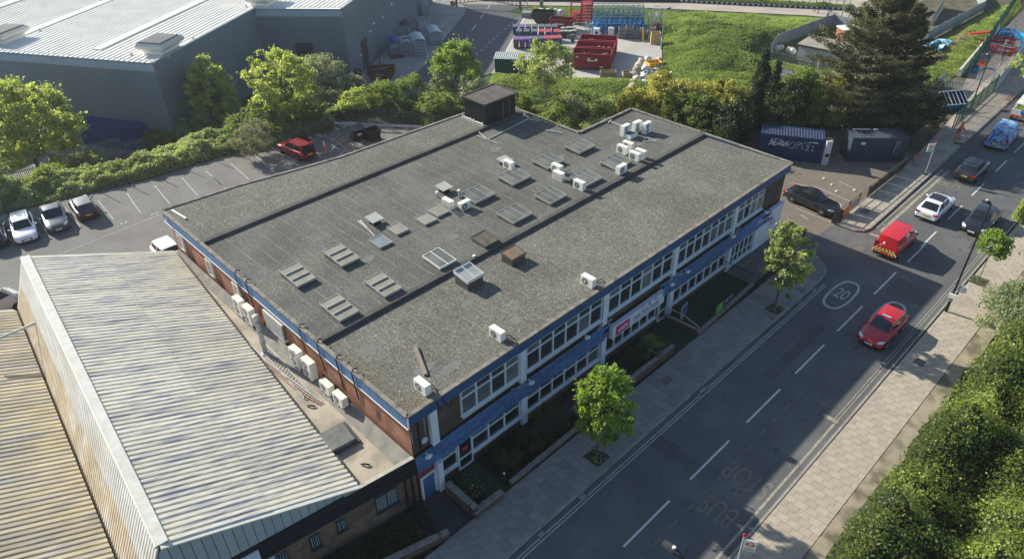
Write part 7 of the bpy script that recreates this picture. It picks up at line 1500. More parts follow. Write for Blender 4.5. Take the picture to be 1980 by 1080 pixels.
cover('brambles', 'tangled light green brambles covering the bank between the car park and the palisade fence', bram, 95000, .085, L_br, 1.5, .2, .8, .75, 3, terr=True, depth=.5, basem=mat('bramble_floor', (.07, .10, .03), .95, .3, 2, world=True))
cover('undergrowth', 'green undergrowth between the car park corner and the access road', [(22, 50.5), (25, 47.5), (31, 45.5), (30.8, 37.5), (31.2, 24.2), (31.2, 16.2), (39, 16.2), (47.4, 10), (55, 11.5), (66, 20), (64.2, 33.2), (59, 41.2), (55.5, 48.7), (49.2, 54.6), (43.5, 55.3), (37.7, 58.7), (26, 57), (18, 58), (17, 52)], 120000, .115, L_mid, 1.4, .35, 1.0, 1.6, 4, tone_b=.6, terr=True)
bankp = [(48.41, 45.32), (53.76, 37.18), (60.86, 27.78), (77.59, 39.79), (84.54, 45.20), (90.30, 37.66), (97.30, 27.60), (98.20, 22.71), (93.59, 22.48), (80.67, 23.53), (76.47, 21.93), (77.50, 14.60), (77.51, 11.91), (75.44, 13.59), (74.79, 20.26), (71.81, 19.31), (69.89, 16.15), (60, 15), (55, 26), (50, 33), (47, 39.5), (44, 42)]
ESTATE = True
cover('grass', 'bright green grass and weeds on the bank beyond the recycling yard', bankp, 120000, .14, L_gr, 1.5, .05, 3.0, 3.2, 6, aspect=.28, up=.2, tone_b=.8, step=.9, basem=grassg, depth=.5)
cover('weeds', 'darker nettle patches on the grass bank beside the pale hut', [(80.48, 38.52), (86.13, 35.04), (87.12, 28.76), (85.25, 24.48), (77.46, 23.25), (72.59, 21.21), (72.04, 24.63), (77.43, 31.23), (75.94, 34.51)], 20000, .13, L_mid, 2.0, .6, 2.5, 2.0, 7, step=.9, depth=.5)
cover('grass', 'strip of grass between the recycling yard and the far road', [(73.79, 63.01), (71.51, 58.98), (73.21, 51.41), (78.00, 40.45), (85.34, 45.58), (82.92, 52.13)], 14000, .12, L_gr, .35, .1, .6, 2, 8, aspect=.28, base=False)
ESTATE = False
cover('grass', 'dry and green grass bank between the grey panel fence and the white barrier wall', [(87.29, 6.92), (96.94, 9.24), (118.03, 9.08), (129.84, 7.44), (140, 20), (140, 11.5), (125.33, 6.16), (88.44, 2.94), (82.79, 2.46), (76.36, 2.14), (75.12, 4.59)], 45000, .15, L_gr, .9, .1, 1.5, 2.4, 9, aspect=.25, up=.1, tone_b=.9, step=.9, basem=mat('dry_bank', (.17, .15, .075), .95, .3, .5, world=True), depth=.4)
cover('dry_grass', 'straw coloured dry grass on the middle of the right hand bank', [(91.74, 7.96), (105.51, 8.86), (110.58, 7.75), (100.25, 5.04), (91.50, 5.27), (85.83, 5.72)], 16000, .15, L_dry, 1.0, .3, 1.5, 1.5, 10, aspect=.2, up=.1, base=False)
cover('ground_cover', 'low shrubs and scrub around the foot of the big conifer', [(74.11, 12.93), (77.51, 11.91), (86.41, 7.86), (77.56, 2.01), (67, 2), (64.5, 2.4), (61, 8.5), (57, 12.5), (66.12, 14.10), (68.51, 12.75)], 36000, .11, L_dark, 1.2, .2, 1.0, 1.5, 11, step=.8)
cover('garden_weeds', 'dark weedy planting in the shaded front garden strip', [(4.3, -2.7), (14.5, -2.6), (18.8, -2.5), (18.8, -1.7), (8, -1.8), (8, -.3), (4.2, -.3)], 16000, .045, L_dark, .45, .1, .4, .6, 12, step=.3, depth=.2)
cover('garden_weeds', 'dark weeds in front of the workshop at the lower edge', [(-.9, -.3), (-9, 1.0), (-9, -.4), (-1.2, -2.5)], 9000, .045, L_dark, .4, .1, .4, .6, 13, step=.3, depth=.2)
# hedge, lower right
hp_ = [(6, -17.1), (12, -17.35), (18, -17.3), (25, -17.4), (31, -17.3), (35, -18.5), (36, -21), (48, -19.0), (60, -19.5), (64, -36), (6, -36)]
def hedge_h(q):
    d = np.clip((-17.1 - q[:, 1]) / 1.1, 0, 1) ** .55; rid = np.exp(-((q[:, 1] + 18.9) / 1.1) ** 2) * .9; b = bumps(q, 1.3, 21); b2 = bumps(q, .6, 22)
    return d * (1.5 + rid + .95 * b + .6 * b2 + .9 * np.clip((-q[:, 1] - 21.0) / 3.5, 0, 1) - .55 * np.exp(-((q[:, 1] + 21.0) / 1.0) ** 2))
n = 210000; g = np.random.default_rng(31); q = poly_sample(hp_, n, g); q = q[(q[:, 1] > -33)]; n = len(q); h = np.maximum(hedge_h(q), .1); 
tone = np.clip(.42 + .5 * bumps(q, .9, 33) + g.uniform(-.4, .4, n), 0, 1)
P = np.column_stack([q + g.normal(0, .07, (n, 2)), np.maximum(.03, h - g.uniform(0, 1, n) ** 2 * .95 + g.uniform(0, 1, n) ** 9 * .7)])
o = link('hedge', leaf_mesh('hedge', P, .085, L_hedge, tone, up=.5)); o['kind'] = 'stuff'; o['label'] = 'dense bright green hedge and scrub filling the lower right beside the sunlit pavement'; o['category'] = 'hedge'
nx, ny = 120, 48; gx, gy = np.meshgrid(np.linspace(6, 64, nx), np.linspace(-36, -17.1, ny), indexing='ij'); Q = np.column_stack([gx.ravel(), gy.ravel()]); ins = inpoly(Q, hp_); Z = np.where(ins, np.maximum(hedge_h(Q) - .7, -.05), -.1)
m_ = bpy.data.meshes.new('bank'); m_.from_pydata(np.column_stack([Q, Z]).tolist(), [], [(i * ny + j, (i + 1) * ny + j, (i + 1) * ny + j + 1, i * ny + j + 1) for i in range(nx - 1) for j in range(ny - 1)]); m_.materials.append(MATS['undergrowth']); ob = link('bank', m_); ob['kind'] = 'structure'
cover('verge_weeds', 'thin weeds creeping over the dusty verge beside the hedge', [(5, -17.5), (60, -17.4), (60, -16.9), (5, -17.05)], 5000, .04, L_br, .15, .02, .2, .5, 14, base=False)

ESTATE = True
# ================================================================ RECYCLING YARD AND THINGS BY THE WAREHOUSE
def wheelie(lab, p, ang, body, lid, s=1.0):
    t = thing('wheelie_bin', lab, 'bin', (*p, 0), ang, 'rows of large wheelie bins in the recycling yard'); w_, d, h = .36 * s, .42 * s, 1.2 * s
    MB().add([(-w_ * .8, -d * .8, .1), (w_ * .8, -d * .8, .1), (w_ * .8, d * .8, .1), (-w_ * .8, d * .8, .1), (-w_, -d, h - .12), (w_, -d, h - .12), (w_, d, h - .12), (-w_, d, h - .12)], [(0, 3, 2, 1), (0, 1, 5, 4), (1, 2, 6, 5), (2, 3, 7, 6), (3, 0, 4, 7)]).build('body', body, t)
    MB().add([(-w_ * 1.08, -d * 1.1, h - .12), (w_ * 1.08, -d * 1.1, h - .12), (w_ * 1.08, d * 1.1, h - .04), (-w_ * 1.08, d * 1.1, h - .04), (-w_, -d, h - .02), (w_, -d, h - .02), (w_, d * 1.1, h + .1), (-w_, d * 1.1, h + .1)], [(0,3,2,1),(4,5,6,7),(0,1,5,4),(1,2,6,5),(2,3,7,6),(3,0,4,7)]).build('lid', lid, t)
    for sx in (-1, 1): MB().cyl((sx * w_ * .8 - .03, d * .7, .1), (sx * w_ * .8 + .03, d * .7, .1), .1, n=8).build('wheel', tyre_m, t)
    return t
cb = {'purple': mat('bin_purple', (.13, .07, .20), .5, .1, 2), 'maroon': mat('bin_maroon', (.10, .05, .09), .5, .1, 2), 'blue': mat('bin_blue', (.025, .06, .20), .5, .1, 2), 'teal': mat('bin_steel_blue', (.045, .11, .17), .5, .1, 2), 'green': mat('bin_green', (.055, .075, .07), .5, .1, 2), 'lidred': mat('lid_red', (.50, .10, .12), .5, .1, 2), 'lidgrey': mat('lid_grey', (.15, .17, .17), .5, .1, 2), 'lidpurple': mat('lid_purple', (.24, .15, .33), .5, .1, 2)}
def row(a, b, specs, where):
    a = Vector(a); b = Vector(b); d = b - a; ang = math.atan2(d.y, d.x)
    for i, (bc, lc) in enumerate(specs):
        q = a + d * (i / (len(specs) - 1)); wheelie('%s wheelie bin with %s lid, %s in the %s row' % ({'teal': 'steel blue', 'green': 'dark green'}.get(bc, bc), lc.replace('lid', ''), ('leftmost', 'second from the left', 'third from the left', 'fourth from the left', 'fifth from the left', 'sixth from the left', 'seventh from the left', 'rightmost')[i if i < len(specs) - 1 else 7], where), (q.x, q.y), ang, cb[bc], cb[lc], 1.12)
row((57.31, 50.23), (61.84, 46.35), (('maroon', 'lidpurple'), ('purple', 'lidpurple'), ('purple', 'lidpurple'), ('green', 'lidgrey'), ('purple', 'lidgrey'), ('teal', 'lidred'), ('teal', 'lidred'), ('teal', 'lidred')), 'front')
row((60.20, 52.51), (63.67, 48.43), (('teal', 'lidgrey'), ('green', 'lidgrey'), ('blue', 'lidgrey'), ('blue', 'lidred'), ('blue', 'lidred'), ('teal', 'lidred')), 'middle')
row((61.37, 54.42), (65.22, 50.27), (('blue', 'lidgrey'), ('purple', 'lidpurple'), ('blue', 'lidgrey'), ('blue', 'lidgrey'), ('blue', 'lidgrey'), ('blue', 'lidgrey'), ('blue', 'lidgrey')), 'back')
sm = mat('small_bin_grey', (.09, .10, .10), .6, .1, 3); sml = mat('small_bin_lid', (.42, .42, .38), .6, .1, 3)
for k, (px) in enumerate(((65.22, 48.84), (65.63, 48.40), ((66.08, 47.91)), (66.62, 47.69), (66.45, 49.66), (67.20, 49.21), (67.61, 48.77), (64.87, 46.44))):
    t = thing('small_bin', ('grey drum bin standing in front of the small bins' if k == 7 else 'small pale lidded bin, %s between the wheelie bins and red containers' % ('front first', 'front second', 'front third', 'front fourth', 'back first', 'back second', 'back third')[k]), 'bin', (*px, 0), .3 * k, 'small pale lidded bins')
    MB().cyl((0, 0, 0), (0, 0, .85), .28, .36, n=8).build('body', sm, t); MB().cyl((0, 0, .85), (0, 0, .95), .4, .36, n=8).build('lid', sml if k < 7 else sm, t)
def skip(lab, p, ang, L, W, h, m, inner=.35, load=None, splay=.75):
    t = thing('skip', lab, 'skip', (*p, 0), ang); w_ = W / 2; l = L / 2; i = .06
    O = [(-l * inner * 1.6, -w_ * .9, .05), (l * inner * 1.6, -w_ * .9, .05), (l * inner * 1.6, w_ * .9, .05), (-l * inner * 1.6, w_ * .9, .05), (-l, -w_, h * .72), (l, -w_, h * .72), (l, w_, h * .72), (-l, w_, h * .72), (-l * .93, -w_, h), (l * .93, -w_, h), (l * .93, w_, h), (-l * .93, w_, h)]
    I = [(x * .95, y * .93, z + (.06 if z < .1 else 0)) for x, y, z in O]; f = [(0, 3, 2, 1), (0, 1, 5, 4), (1, 2, 6, 5), (2, 3, 7, 6), (3, 0, 4, 7), (4, 5, 9, 8), (5, 6, 10, 9), (6, 7, 11, 10), (7, 4, 8, 11)]
    b = MB(); b.add(O, f); b.add(I, [tuple(reversed(q)) for q in f]); b.add([O[k] for k in (8, 9, 10, 11)] + [I[k] for k in (8, 9, 10, 11)], [(0, 1, 5, 4), (1, 2, 6, 5), (2, 3, 7, 6), (3, 0, 4, 7)]); b.build('body', m, t)
    r = MB()
    for a_, b_ in ((8, 9), (9, 10), (10, 11), (11, 8)): r.bar(O[a_], O[b_], .09)
    r.build('rim', m, t)
    if load: load(t, L, W, h)
    return t
def timber_load(t, L, W, h, seed=1, n=9):
    g = random.Random(seed)
    for k in range(n): MB().bar((g.uniform(-L * .4, L * .1), g.uniform(-W * .35, W * .3), h * .7 + g.uniform(-.1, .25)), (g.uniform(-L * .2, L * .35), g.uniform(-W * .3, W * .35), h * .75 + g.uniform(0, .4)), .12, .06).build('timber', tmb, t)
sk_red = mat('skip_red', (.30, .018, .025), .6, .12, 1.5, col2=(.2, .03, .03), c2scale=1.5); sk_dk = mat('skip_black', (.04, .035, .03), .7, .2, 2); sk_mar = mat('skip_maroon', (.22, .03, .035), .65, .15, 2); sk_rust = mat('skip_rust', (.14, .035, .03), .75, .2, 2)
dr_ = math.atan2(*(Vector((59.30, 34.82)) - Vector((56.37, 39.07))).yx)
skip('black skip with sloping ends in front of the white bags', (68.59, 55.64), dr_, 3.6, 1.8, 1.7, sk_dk); k1 = skip('maroon skip with sloping ends right of the black skip', (68.15, 51.50), dr_ - .12, 3.8, 1.8, 1.5, sk_mar); MB().box(-.9, .5, -.93, -.905, .85, 1.0).build('lettering_strip', white_m, k1)
k3 = skip('rust red skip with rubble beside the warehouse roller door', (37.13, 54.06), R_(-40), 3.6, 1.8, 1.5, sk_rust, load=lambda t, L, W, h: timber_load(t, L, W, h, 5, 5)); text('7080 51', .3, white_m, k3, upright(-.1, -.92, .85))
def roro(lab, p, ang, L, W, h, seed):
    t = thing('open_container', lab, 'container', (*p, 0), ang, 'large open red waste containers'); 
    b = MB(); b.box(0, L, 0, .08, .2, h); b.box(0, L, W - .08, W, .2, h); b.box(0, .08, .08, W - .08, .2, h); b.box(L - .08, L, .08, W - .08, .2, h); b.box(.08, L - .08, .08, W - .08, .2, .3); b.build('body', sk_red, t)
    r = MB(); r.box(-.04, L + .04, -.05, .12, h, h + .1); r.box(-.04, L + .04, W - .12, W + .05, h, h + .1); r.box(-.04, .1, .12, W - .12, h, h + .1); r.box(L - .1, L + .04, .12, W - .12, h, h + .1); r.build('rim', sk_red, t)
    MB().box(.3, L - .3, .2, W - .2, 0, .2).build('skid', sk_dk, t); MB().box(.1, L - .1, .1, W - .1, .3, .9).build('waste', mat('dark_waste', (.05, .045, .035), .9, .4, 3), t)
    g = random.Random(seed)
    for k in range(10): MB().bar((g.uniform(.3, L * .7), g.uniform(.3, W - .3), .95 + g.uniform(0, .5)), (g.uniform(.8, L - .3), g.uniform(.3, W - .3), 1.0 + g.uniform(0, 1.1)), .14, .07).build('timber', tmb, t)
    return t
A_ = Vector((56.23, 38.94)); ax = (Vector((59.06, 34.80)) - A_); Lr = ax.length; axn = ax.normalized(); up_ = Vector((-axn.y, axn.x))
if up_.dot(Vector((1, 1))) < 0: up_ = -up_
for k, lab in enumerate(('large open red waste container nearest the grass, logo on its side', 'large open red waste container, middle of the three', 'large open red waste container, farthest of the three')):
    q = A_ + up_ * 2.85 * k + axn * .12 * k; t = roro(lab, (q.x, q.y), dr_, Lr, 2.35, 2.0, 40 + k)
    if k == 0: m = MB(); m.box(Lr * .40, Lr * .56, -.03, 0, 1.15, 1.3); m.box(Lr * .40, Lr * .47, -.03, 0, 1.32, 1.55); m.cyl((Lr * .62, -.03, 1.35), (Lr * .62, 0, 1.35), .2, n=14); m.box(Lr * .1, Lr * .17, -.03, 0, 1.6, 1.75); m.box(Lr * .72, Lr * .82, -.03, 0, .4, .55); m.build('logo', white_m, t)
for k, px in enumerate(((70.55, 57.94), (71.31, 57.11), (71.82, 56.15), (72.16, 55.37))):
    t = thing('bulk_bag', 'white bulk bag, %s behind the black skip' % ('first from the left', 'second from the left', 'third from the left', 'last in the line')[k], 'bag', (*px, 0), .4 * k, 'white bulk bags'); MB().ball((0, 0, .65), .75, 10, 7, sq=(1, 1, .9)).build('sack', mat('bag_white', (.6, .6, .57), .8, .1, 3), t)
redf = mat('red_steel', (.40, .03, .035), .55, .1, 2)
def red_rack(lab, p, w_, h, n, extra):
    t = thing('red_rack', lab, 'rack', (*p, 0), dr_); m = MB()
    for x in (0, w_):
        for y in (0, 1.1): m.bar((x, y, 0), (x, y, h + extra), .09)
    m.bar((0, 0, h + extra), (w_, 0, h + extra), .08); m.build('upright', redf, t); pm = MB().box(0, w_, -.02, 1.1, 0, .1).mesh('shelf', redf)
    for k in range(n): link('shelf', pm, t, loc=(0, 0, .3 + k * (h - .3) / max(n - 1, 1)))
red_rack('lower red steel rack with shelves', (70.77, 52.10), 1.5, 1.6, 4, 1.6); red_rack('tall red steel rack with many shelves beside the blue frames', (72.08, 51.06), 1.5, 3.0, 7, 1.9)
# stillage frames
stb = mat('stillage_blue', (.03, .20, .46), .5, .12, 2, rnd=.3); stg = mat('stillage_pale', (.24, .35, .36), .5, .1, 2, rnd=.15); galv = mat('galvanised_frame', (.42, .47, .50), .45, .12, 2, rnd=.15)
def cage(w_, d, h, m, extra=True, seed=0):
    b = MB(); g = random.Random(seed)
    for x in (0, w_):
        for y in (0, d): b.bar((x, y, 0), (x, y, h), .09)
    for z in (.08, h): b.bar((0, 0, z), (w_, 0, z), .08); b.bar((0, d, z), (w_, d, z), .08); b.bar((0, 0, z), (0, d, z), .08); b.bar((w_, 0, z), (w_, d, z), .08)
    if extra:
        for k in range(5): z = .25 + k * h * .16; b.bar((g.uniform(0, .3), g.uniform(0, d * .6), z), (w_, g.uniform(0, d), z + g.uniform(-.1, .3)), .13, .07)
    else: b.bar((0, 0, .1), (w_, 0, h), .05); 
    return b.mesh('frame', m)
SA = Vector((69.18, 46.34)); SB = Vector((74.07, 40.70)); sd_ = SB - SA; an = math.atan2(sd_.y, sd_.x); su = Vector((-math.sin(an), math.cos(an)))
cm = [cage(.72, .95, 1.55, stb, True, s) for s in range(4)]; cm2 = cage(.75, 1.0, 1.25, stg, False)
pos_w = ('front', 'second', 'third', 'back')
for i in range(10):
    for j in range(4):
        q = SA + sd_ * (i / 10) + su * (j * 1.55)
        t = thing('stillage', 'blue steel stillage frame, %s row, %s from the left in the frame stack' % (pos_w[j], ('first', 'second', 'third', 'fourth', 'fifth', 'sixth', 'seventh', 'eighth', 'ninth', 'tenth')[i]), 'frame', (q.x, q.y, 0), an, 'blue steel stillage frames in the recycling yard'); link('frame', cm[(i + j) % 4], t)
        if j >= 2:
            t = thing('stillage', 'pale green open frame stacked on the %s row of blue frames, %s from the left' % (pos_w[j], ('first', 'second', 'third', 'fourth', 'fifth', 'sixth', 'seventh', 'eighth', 'ninth', 'tenth')[i]), 'frame', (q.x, q.y, 1.62), an, 'pale green frames stacked on the blue frames'); link('frame', cm2, t)
for k, (p, s, lab) in enumerate((((76.06, 41.45), 2.2, 'galvanised stair frame right of the blue stillage stack'), ((78.10, 42.22), 2.6, 'taller galvanised stair frame at the back right corner of the yard'), ((68.65, 47.28), 1.4, 'heap of galvanised mesh left of the blue stillage stack'))):
    t = thing('galvanised_frame', lab, 'frame', (*p, 0), an); me = cage(1.0, 1.4, s, galv, True, 9 + k); link('frame', me, t)
for k, (p, n) in enumerate((((70.23, 42.39), 6), ((70.93, 41.63), 7), ((71.44, 40.73), 6), ((71.96, 39.84), 5))):
    t = thing('pallet_stack', 'stack of grey metal pallets in front of the blue frames, %s' % ('leftmost', 'second from the left', 'third from the left', 'rightmost')[k], 'pallets', (*p, 0), an, 'grey metal pallet stacks'); pm = cage(1.0, 1.2, .16, mat('pallet_grey', (.17, .17, .17), .6, .15, 2, rnd=.3), False)
    for j in range(n): link('pallet', pm, t, loc=(0, 0, j * .24))
for p, lab in (((68.98, 45.49), 'white appliance with a round door behind the red containers'), ((70.59, 44.11), 'plain white appliance behind the red containers, right one')):
    t = thing('appliance', lab, 'appliance', (*p, 0), an); MB().box(-.42, .42, -.4, .4, 0, 1.15).build('body', white_m, t)
    if 'round' in lab: MB().cyl((0, -.43, .6), (0, -.4, .6), .22, n=12).build('door', black_p, t)
    else: MB().box(-.36, .36, -.41, -.4, 1.0, 1.1).build('panel', metal_g, t)
def crate(lab, p, sz, m, cat='crate', name='crate', ang=0.0, open_=True):
    t = thing(name, lab, cat, (*p, 0), an + ang); x, y, z = sz
    if open_: MB().box(0, x, 0, .07, 0, z).build('side', m, t); MB().box(0, x, y - .07, y, 0, z).build('side', m, t); MB().box(0, .07, .07, y - .07, 0, z).build('side', m, t); MB().box(x - .07, x, .07, y - .07, 0, z).build('side', m, t); MB().box(.07, x - .07, .07, y - .07, 0, .3 * z).build('base', tmb, t)
    else: MB().box(0, x, 0, y, 0, z * .8).build('body', m, t); MB().box(-.03, x + .03, -.03, y + .03, z * .8, z).build('lid', m, t)
    return t
ywood = mat('yellow_wood', (.50, .34, .13), .8, .15, 2); beige = mat('beige_board', (.50, .43, .28), .85, .12, 2)
crate('tall yellow wooden box at the right side of the yard', (71.28, 37.52), (1.3, 1.1, 1.5), ywood); crate('beige cardboard crate above the yellow wooden box', (74.97, 40.45), (.8, .8, .9), beige); crate('pinkish red box at the back right of the yard', (77.38, 41.50), (.8, .7, .8), mat('pink_red', (.5, .09, .12), .6), open_=False)
crate('low wooden crate at the lower edge of the yard, below the red container', (56.44, 34.33), (2.0, .9, .7), mat('crate_wood', (.34, .28, .18), .85, .15, 3)); crate('broken wooden crate with offcuts at the lower edge of the yard', (58.15, 31.97), (1.0, .9, .7), MATS['crate_wood'], ang=.2); crate('blue box with a pink red lid at the lower right corner of the yard', (59.92, 30.09), (1.2, .9, .9), cb['blue'], open_=False)
ys = skip('small yellow tipping skip among the white bags', (63.12, 31.03), an + .4, 1.9, 1.3, 1.1, mat('skip_yellow', (.75, .38, .02), .55, .1, 2)); t = thing('yellow_chute', 'leaning yellow plastic chute beside the pallets', 'chute', (*(71.64, 39.14), 0)); MB().bar((0, 0, 0), (.5, .5, 1.7), .28, .1).build('panel', mat('chute_yellow', (.6, .5, .06), .5), t)
g = random.Random(12); bagm = mat('bag_beige', (.50, .44, .33), .85, .15, 2, rnd=.2)
for k in range(19):
    x = 1238 + (k % 3) * 14 + g.uniform(-4, 4); y = 96 + (k // 3) * 8.5 + g.uniform(-2, 2); bx_, by_ = 63.5 + (k % 3) * 1.15 - (k // 3) * 1.35, 33.6 - (k % 3) * .75 - (k // 3) * .85
    t = thing('waste_sack', '%s waste sack, %s row from the top of the heap' % (('left beige', 'middle white', 'right brown')[k % 3], ('first', 'second', 'third', 'fourth', 'fifth', 'sixth', 'last')[k // 3]), 'sack', (bx_ + g.uniform(-.3, .3), by_ + g.uniform(-.3, .3), 0), g.uniform(0, 3), 'heap of waste sacks'); P_ = []
    m = MB(); m.ball((0, 0, .42), .62, 8, 6, sq=(1, .85, .75)); m.v = [(a + g.uniform(-.09, .09), b + g.uniform(-.09, .09), max(0, c + g.uniform(-.1, .12))) for a, b, c in m.v]; m.build('sack', bagm if k % 3 != 1 else MATS['bag_white'], t)
    if k % 3 == 2: MB().bar((-.5, 0, .7), (.6, .3, .95), .12, .06).build('board', tmb, t)
gs = thing('green_shelter', 'dark green shed with a pale corrugated roof at the lower left corner of the yard', 'shed', (*(48.63, 45.36), 0)); a = Vector((48.63, 45.36)); b = Vector((52.01, 40.93)); d = b - a; gs.rotation_euler = (0, 0, math.atan2(d.y, d.x)); L = d.length
m = MB(); m.box(0, L, 0, 1.6, 0, 1.75); m.build('wall', mat('shed_green', (.012, .075, .055), .6, .1, 1), gs); m = MB(); V = []; n = 44
for k in range(n + 1): zz_ = 1.8 + (.06 if k % 2 else 0); V += [(-.1 + (L + .2) * k / n, -.15, zz_), (-.1 + (L + .2) * k / n, 1.8, zz_ + .25)]
m.add(V, [(2 * i, 2 * i + 2, 2 * i + 3, 2 * i + 1) for i in range(n)]); m.build('roof', mat('shed_roof', (.42, .46, .44), .6, .08, 1), gs)
# stacked frames by the warehouse
def frame_stack(lab, p, ang, n, w_=1.7, d=2.6, top=None, curved=True):
    t = thing('frame_stack', lab, 'stacked frames', (*p, .08), ang, 'stacks of galvanised frames by the warehouse'); h = .42; fm_ = MB()
    for z in (0, .26): fm_.bar((0, 0, z), (w_, 0, z), .08); fm_.bar((0, d, z), (w_, d, z), .08); fm_.bar((0, 0, z), (0, d, z), .08); fm_.bar((w_, 0, z), (w_, d, z), .08)
    for k in range(5): fm_.bar((0, d * k / 4, .0), (0, d * k / 4, .3), .06); fm_.bar((w_, d * k / 4, 0), (w_, d * k / 4, .3), .06)
    for k in range(4): fm_.bar((w_ * k / 3, 0, .1), (w_ * k / 3, d, .1), .06)
    me = fm_.mesh('frame', galv)
    for k in range(n): link('frame', me, t, loc=(random.uniform(-.04, .04), 0, k * h))
    if curved:
        m = MB(); V = []
        for k in range(9): a = k / 8; V += [(w_ * a, -.05, n * h + .02 + .28 * math.sin(math.pi * a)), (w_ * a, d + .05, n * h + .02 + .28 * math.sin(math.pi * a))]
        m.add(V, [(2 * i, 2 * i + 2, 2 * i + 3, 2 * i + 1) for i in range(8)], 0, True); m.build('cover', top or galv, t)
    return t
fa = R_(-28); tarp = mat('blue_tarpaulin', (.02, .10, .42), .45, .15, 2)
frame_stack('frame stack under a blue tarpaulin nearest the warehouse roller door', (43.10, 60.07), fa, 4, top=tarp); frame_stack('frame stack with pale curved top right of the blue tarpaulin', (43.94, 58.86), fa, 4); frame_stack('tallest frame stack with pale curved top nearest the access road kerb', (45.02, 57.40), fa, 5, d=3.4); frame_stack('frame stack with pale curved top farther along the kerb', (49.58, 59.53), fa, 4, d=3.2)
frame_stack('open galvanised frame stack without a cover behind the curved ones', (52.11, 65.16), fa, 4, curved=False, d=3.0); frame_stack('frame stack with a brown cover against the warehouse wall', (49.66, 67.07), fa, 3, top=mat('brown_cover', (.08, .06, .05), .8), d=2.6); frame_stack('upright blue steel frames against the far end of the warehouse wall', (57.94, 71.68), fa, 5, curved=False, w_=1.0, d=1.2)
t = thing('red_pallet', 'red pallet lying in front of the blue tarpaulin stack', 'pallet', (*(42.70, 59.88), .08), fa); MB().box(0, 1.8, -.9, -.1, 0, .15).build('deck', sk_mar, t); MB().box(.1, 1.7, -.8, -.2, .15, .25).build('slats', sk_mar, t)
for p, lab in (((33.74, 54.52), 'left one of two black gas tanks against the warehouse wall'), ((33.95, 54.04), 'right one of two black gas tanks against the warehouse wall')): t = thing('gas_tank', lab, 'tank', (*p, .08)); MB().cyl((0, 0, 0), (0, 0, 1.9), .26, n=12).build('tank', black_p, t); MB().cyl((0, 0, 1.9), (0, 0, 2.15), .1, .08, n=8).build('valve', dark_m, t)
t = thing('bollard', 'black bollard beside the warehouse roller door', 'bollard', (*(39.69, 58.01), .08)); MB().cyl((0, 0, 0), (0, 0, 1.1), .1, n=10).build('post', black_p, t); MB().cyl((0, 0, .85), (0, 0, .95), .105, n=10).build('band', metal_g, t)
for k in range(6):
    t = thing('steel_beam', '%s steel beam, counted from the fence, lying in the service yard behind the broad maple' % ('first', 'second', 'third', 'fourth', 'fifth', 'sixth')[k], 'beam', (-9 + .2 * k, 59.2 + .75 * k, 0), R_(18), 'long steel beams in the service yard'); MB().box(0, 9, -.12, .12, .2, .42).build('beam', mat('beam_grey', (.10, .11, .12), .6), t); MB().box(.5, .7, -.3, .3, 0, .2).build('bearer', tmb, t)
t = thing('tank_base', 'pale grey flat slab box at the left edge of the service yard', 'slab', (-11, 65.5, 0), R_(18)); MB().box(0, 8, 0, 2.4, 0, 1.0).build('box', mat('pale_box', (.30, .33, .34), .7), t); MB().box(-.05, 8.05, -.05, 2.45, 1.0, 1.1).build('lid', mat('pale_box_lid', (.34, .37, .38), .7), t)
# ================================================================ BEYOND THE BIG CONIFER
ph_a = Vector((79.08, 19.73)); ph_b = Vector((79.46, 15.84)); d = ph_b - ph_a; hut = thing('concrete_hut', 'pale concrete hut with a flat beige roof behind the palisade fence', 'hut', (*ph_a, 0), math.atan2(d.y, d.x)); L = d.length + 1.5
for k in range(5): MB().box(L * k / 5 + .02, L * (k + 1) / 5 - .02, 0, 4.2, 0, 1.9).build('wall_panel', mat('pale_concrete', (.46, .47, .46), .85, .08, 1, rnd=.05), hut)
MB().box(-.2, L + .2, -.2, 4.4, 1.9, 2.15).build('roof', mat('beige_roof', (.34, .29, .24), .9, .1, 1, world=True), hut); MB().box(-.22, L + .22, -.23, -.2, 1.9, 2.05).build('roof_edge', dark_m, hut)
bh = thing('brick_hut', 'small orange brick hut with a pale top glimpsed left of the big conifer', 'hut', (*(89.63, 18.43), 0), R_(-35)); MB().box(0, 2.4, 0, 2, 0, 1.7).build('wall', mat('orange_brick', (.36, .14, .07), .85, .15, 4), bh); MB().box(-.1, 2.5, -.1, 2.1, 1.7, 1.85).build('roof', white_m, bh)
for k, p in enumerate(((80.29, 23.31), (80.86, 23.01), (80.65, 21.68), (80.59, 21.12))):
    t = thing('bulk_bag', ('pale bulk bag leaning on the palisade left of the concrete hut', 'second pale bulk bag left of the concrete hut', 'bulk bag with a red print beside the concrete hut', 'pale bulk bag right against the concrete hut')[k], 'bag', (*p, 0), .5 * k, 'pale bags by the concrete hut'); MB().ball((0, 0, .45), .5, 9, 6, sq=(1, 1, .95)).build('sack', MATS['bag_white'], t)
    if k == 2: MB().ball((0, -.45, .6), .3, 8, 5, sq=(1, .9, 1)).build('print', mat('red_print', (.5, .08, .08), .7), t)
g = random.Random(3)
for k in range(26):
    x, y = 80 + g.uniform(0, 14), 12.5 + g.uniform(0, 5); t = thing('rubble', 'broken %s in the scrap heap behind the crown of the big conifer' % ('white panel', 'brown board', 'grey pipe')[k % 3], 'rubble', (x, y, 0), g.uniform(0, 3), 'scrap heap behind the big conifer')
    MB().box(-.5, .5, -.2, .2, .05, .2).build('piece', (MATS['bag_white'], mat('brown_board', (.22, .10, .06), .8), metal_g)[k % 3], t); MB().bar((-.4, 0, .2), (.5, .2, .6 + .2 * (k % 3)), .08).build('bar', (tmb, MATS['brown_board'], metal_g)[k % 3], t)
ESTATE = False
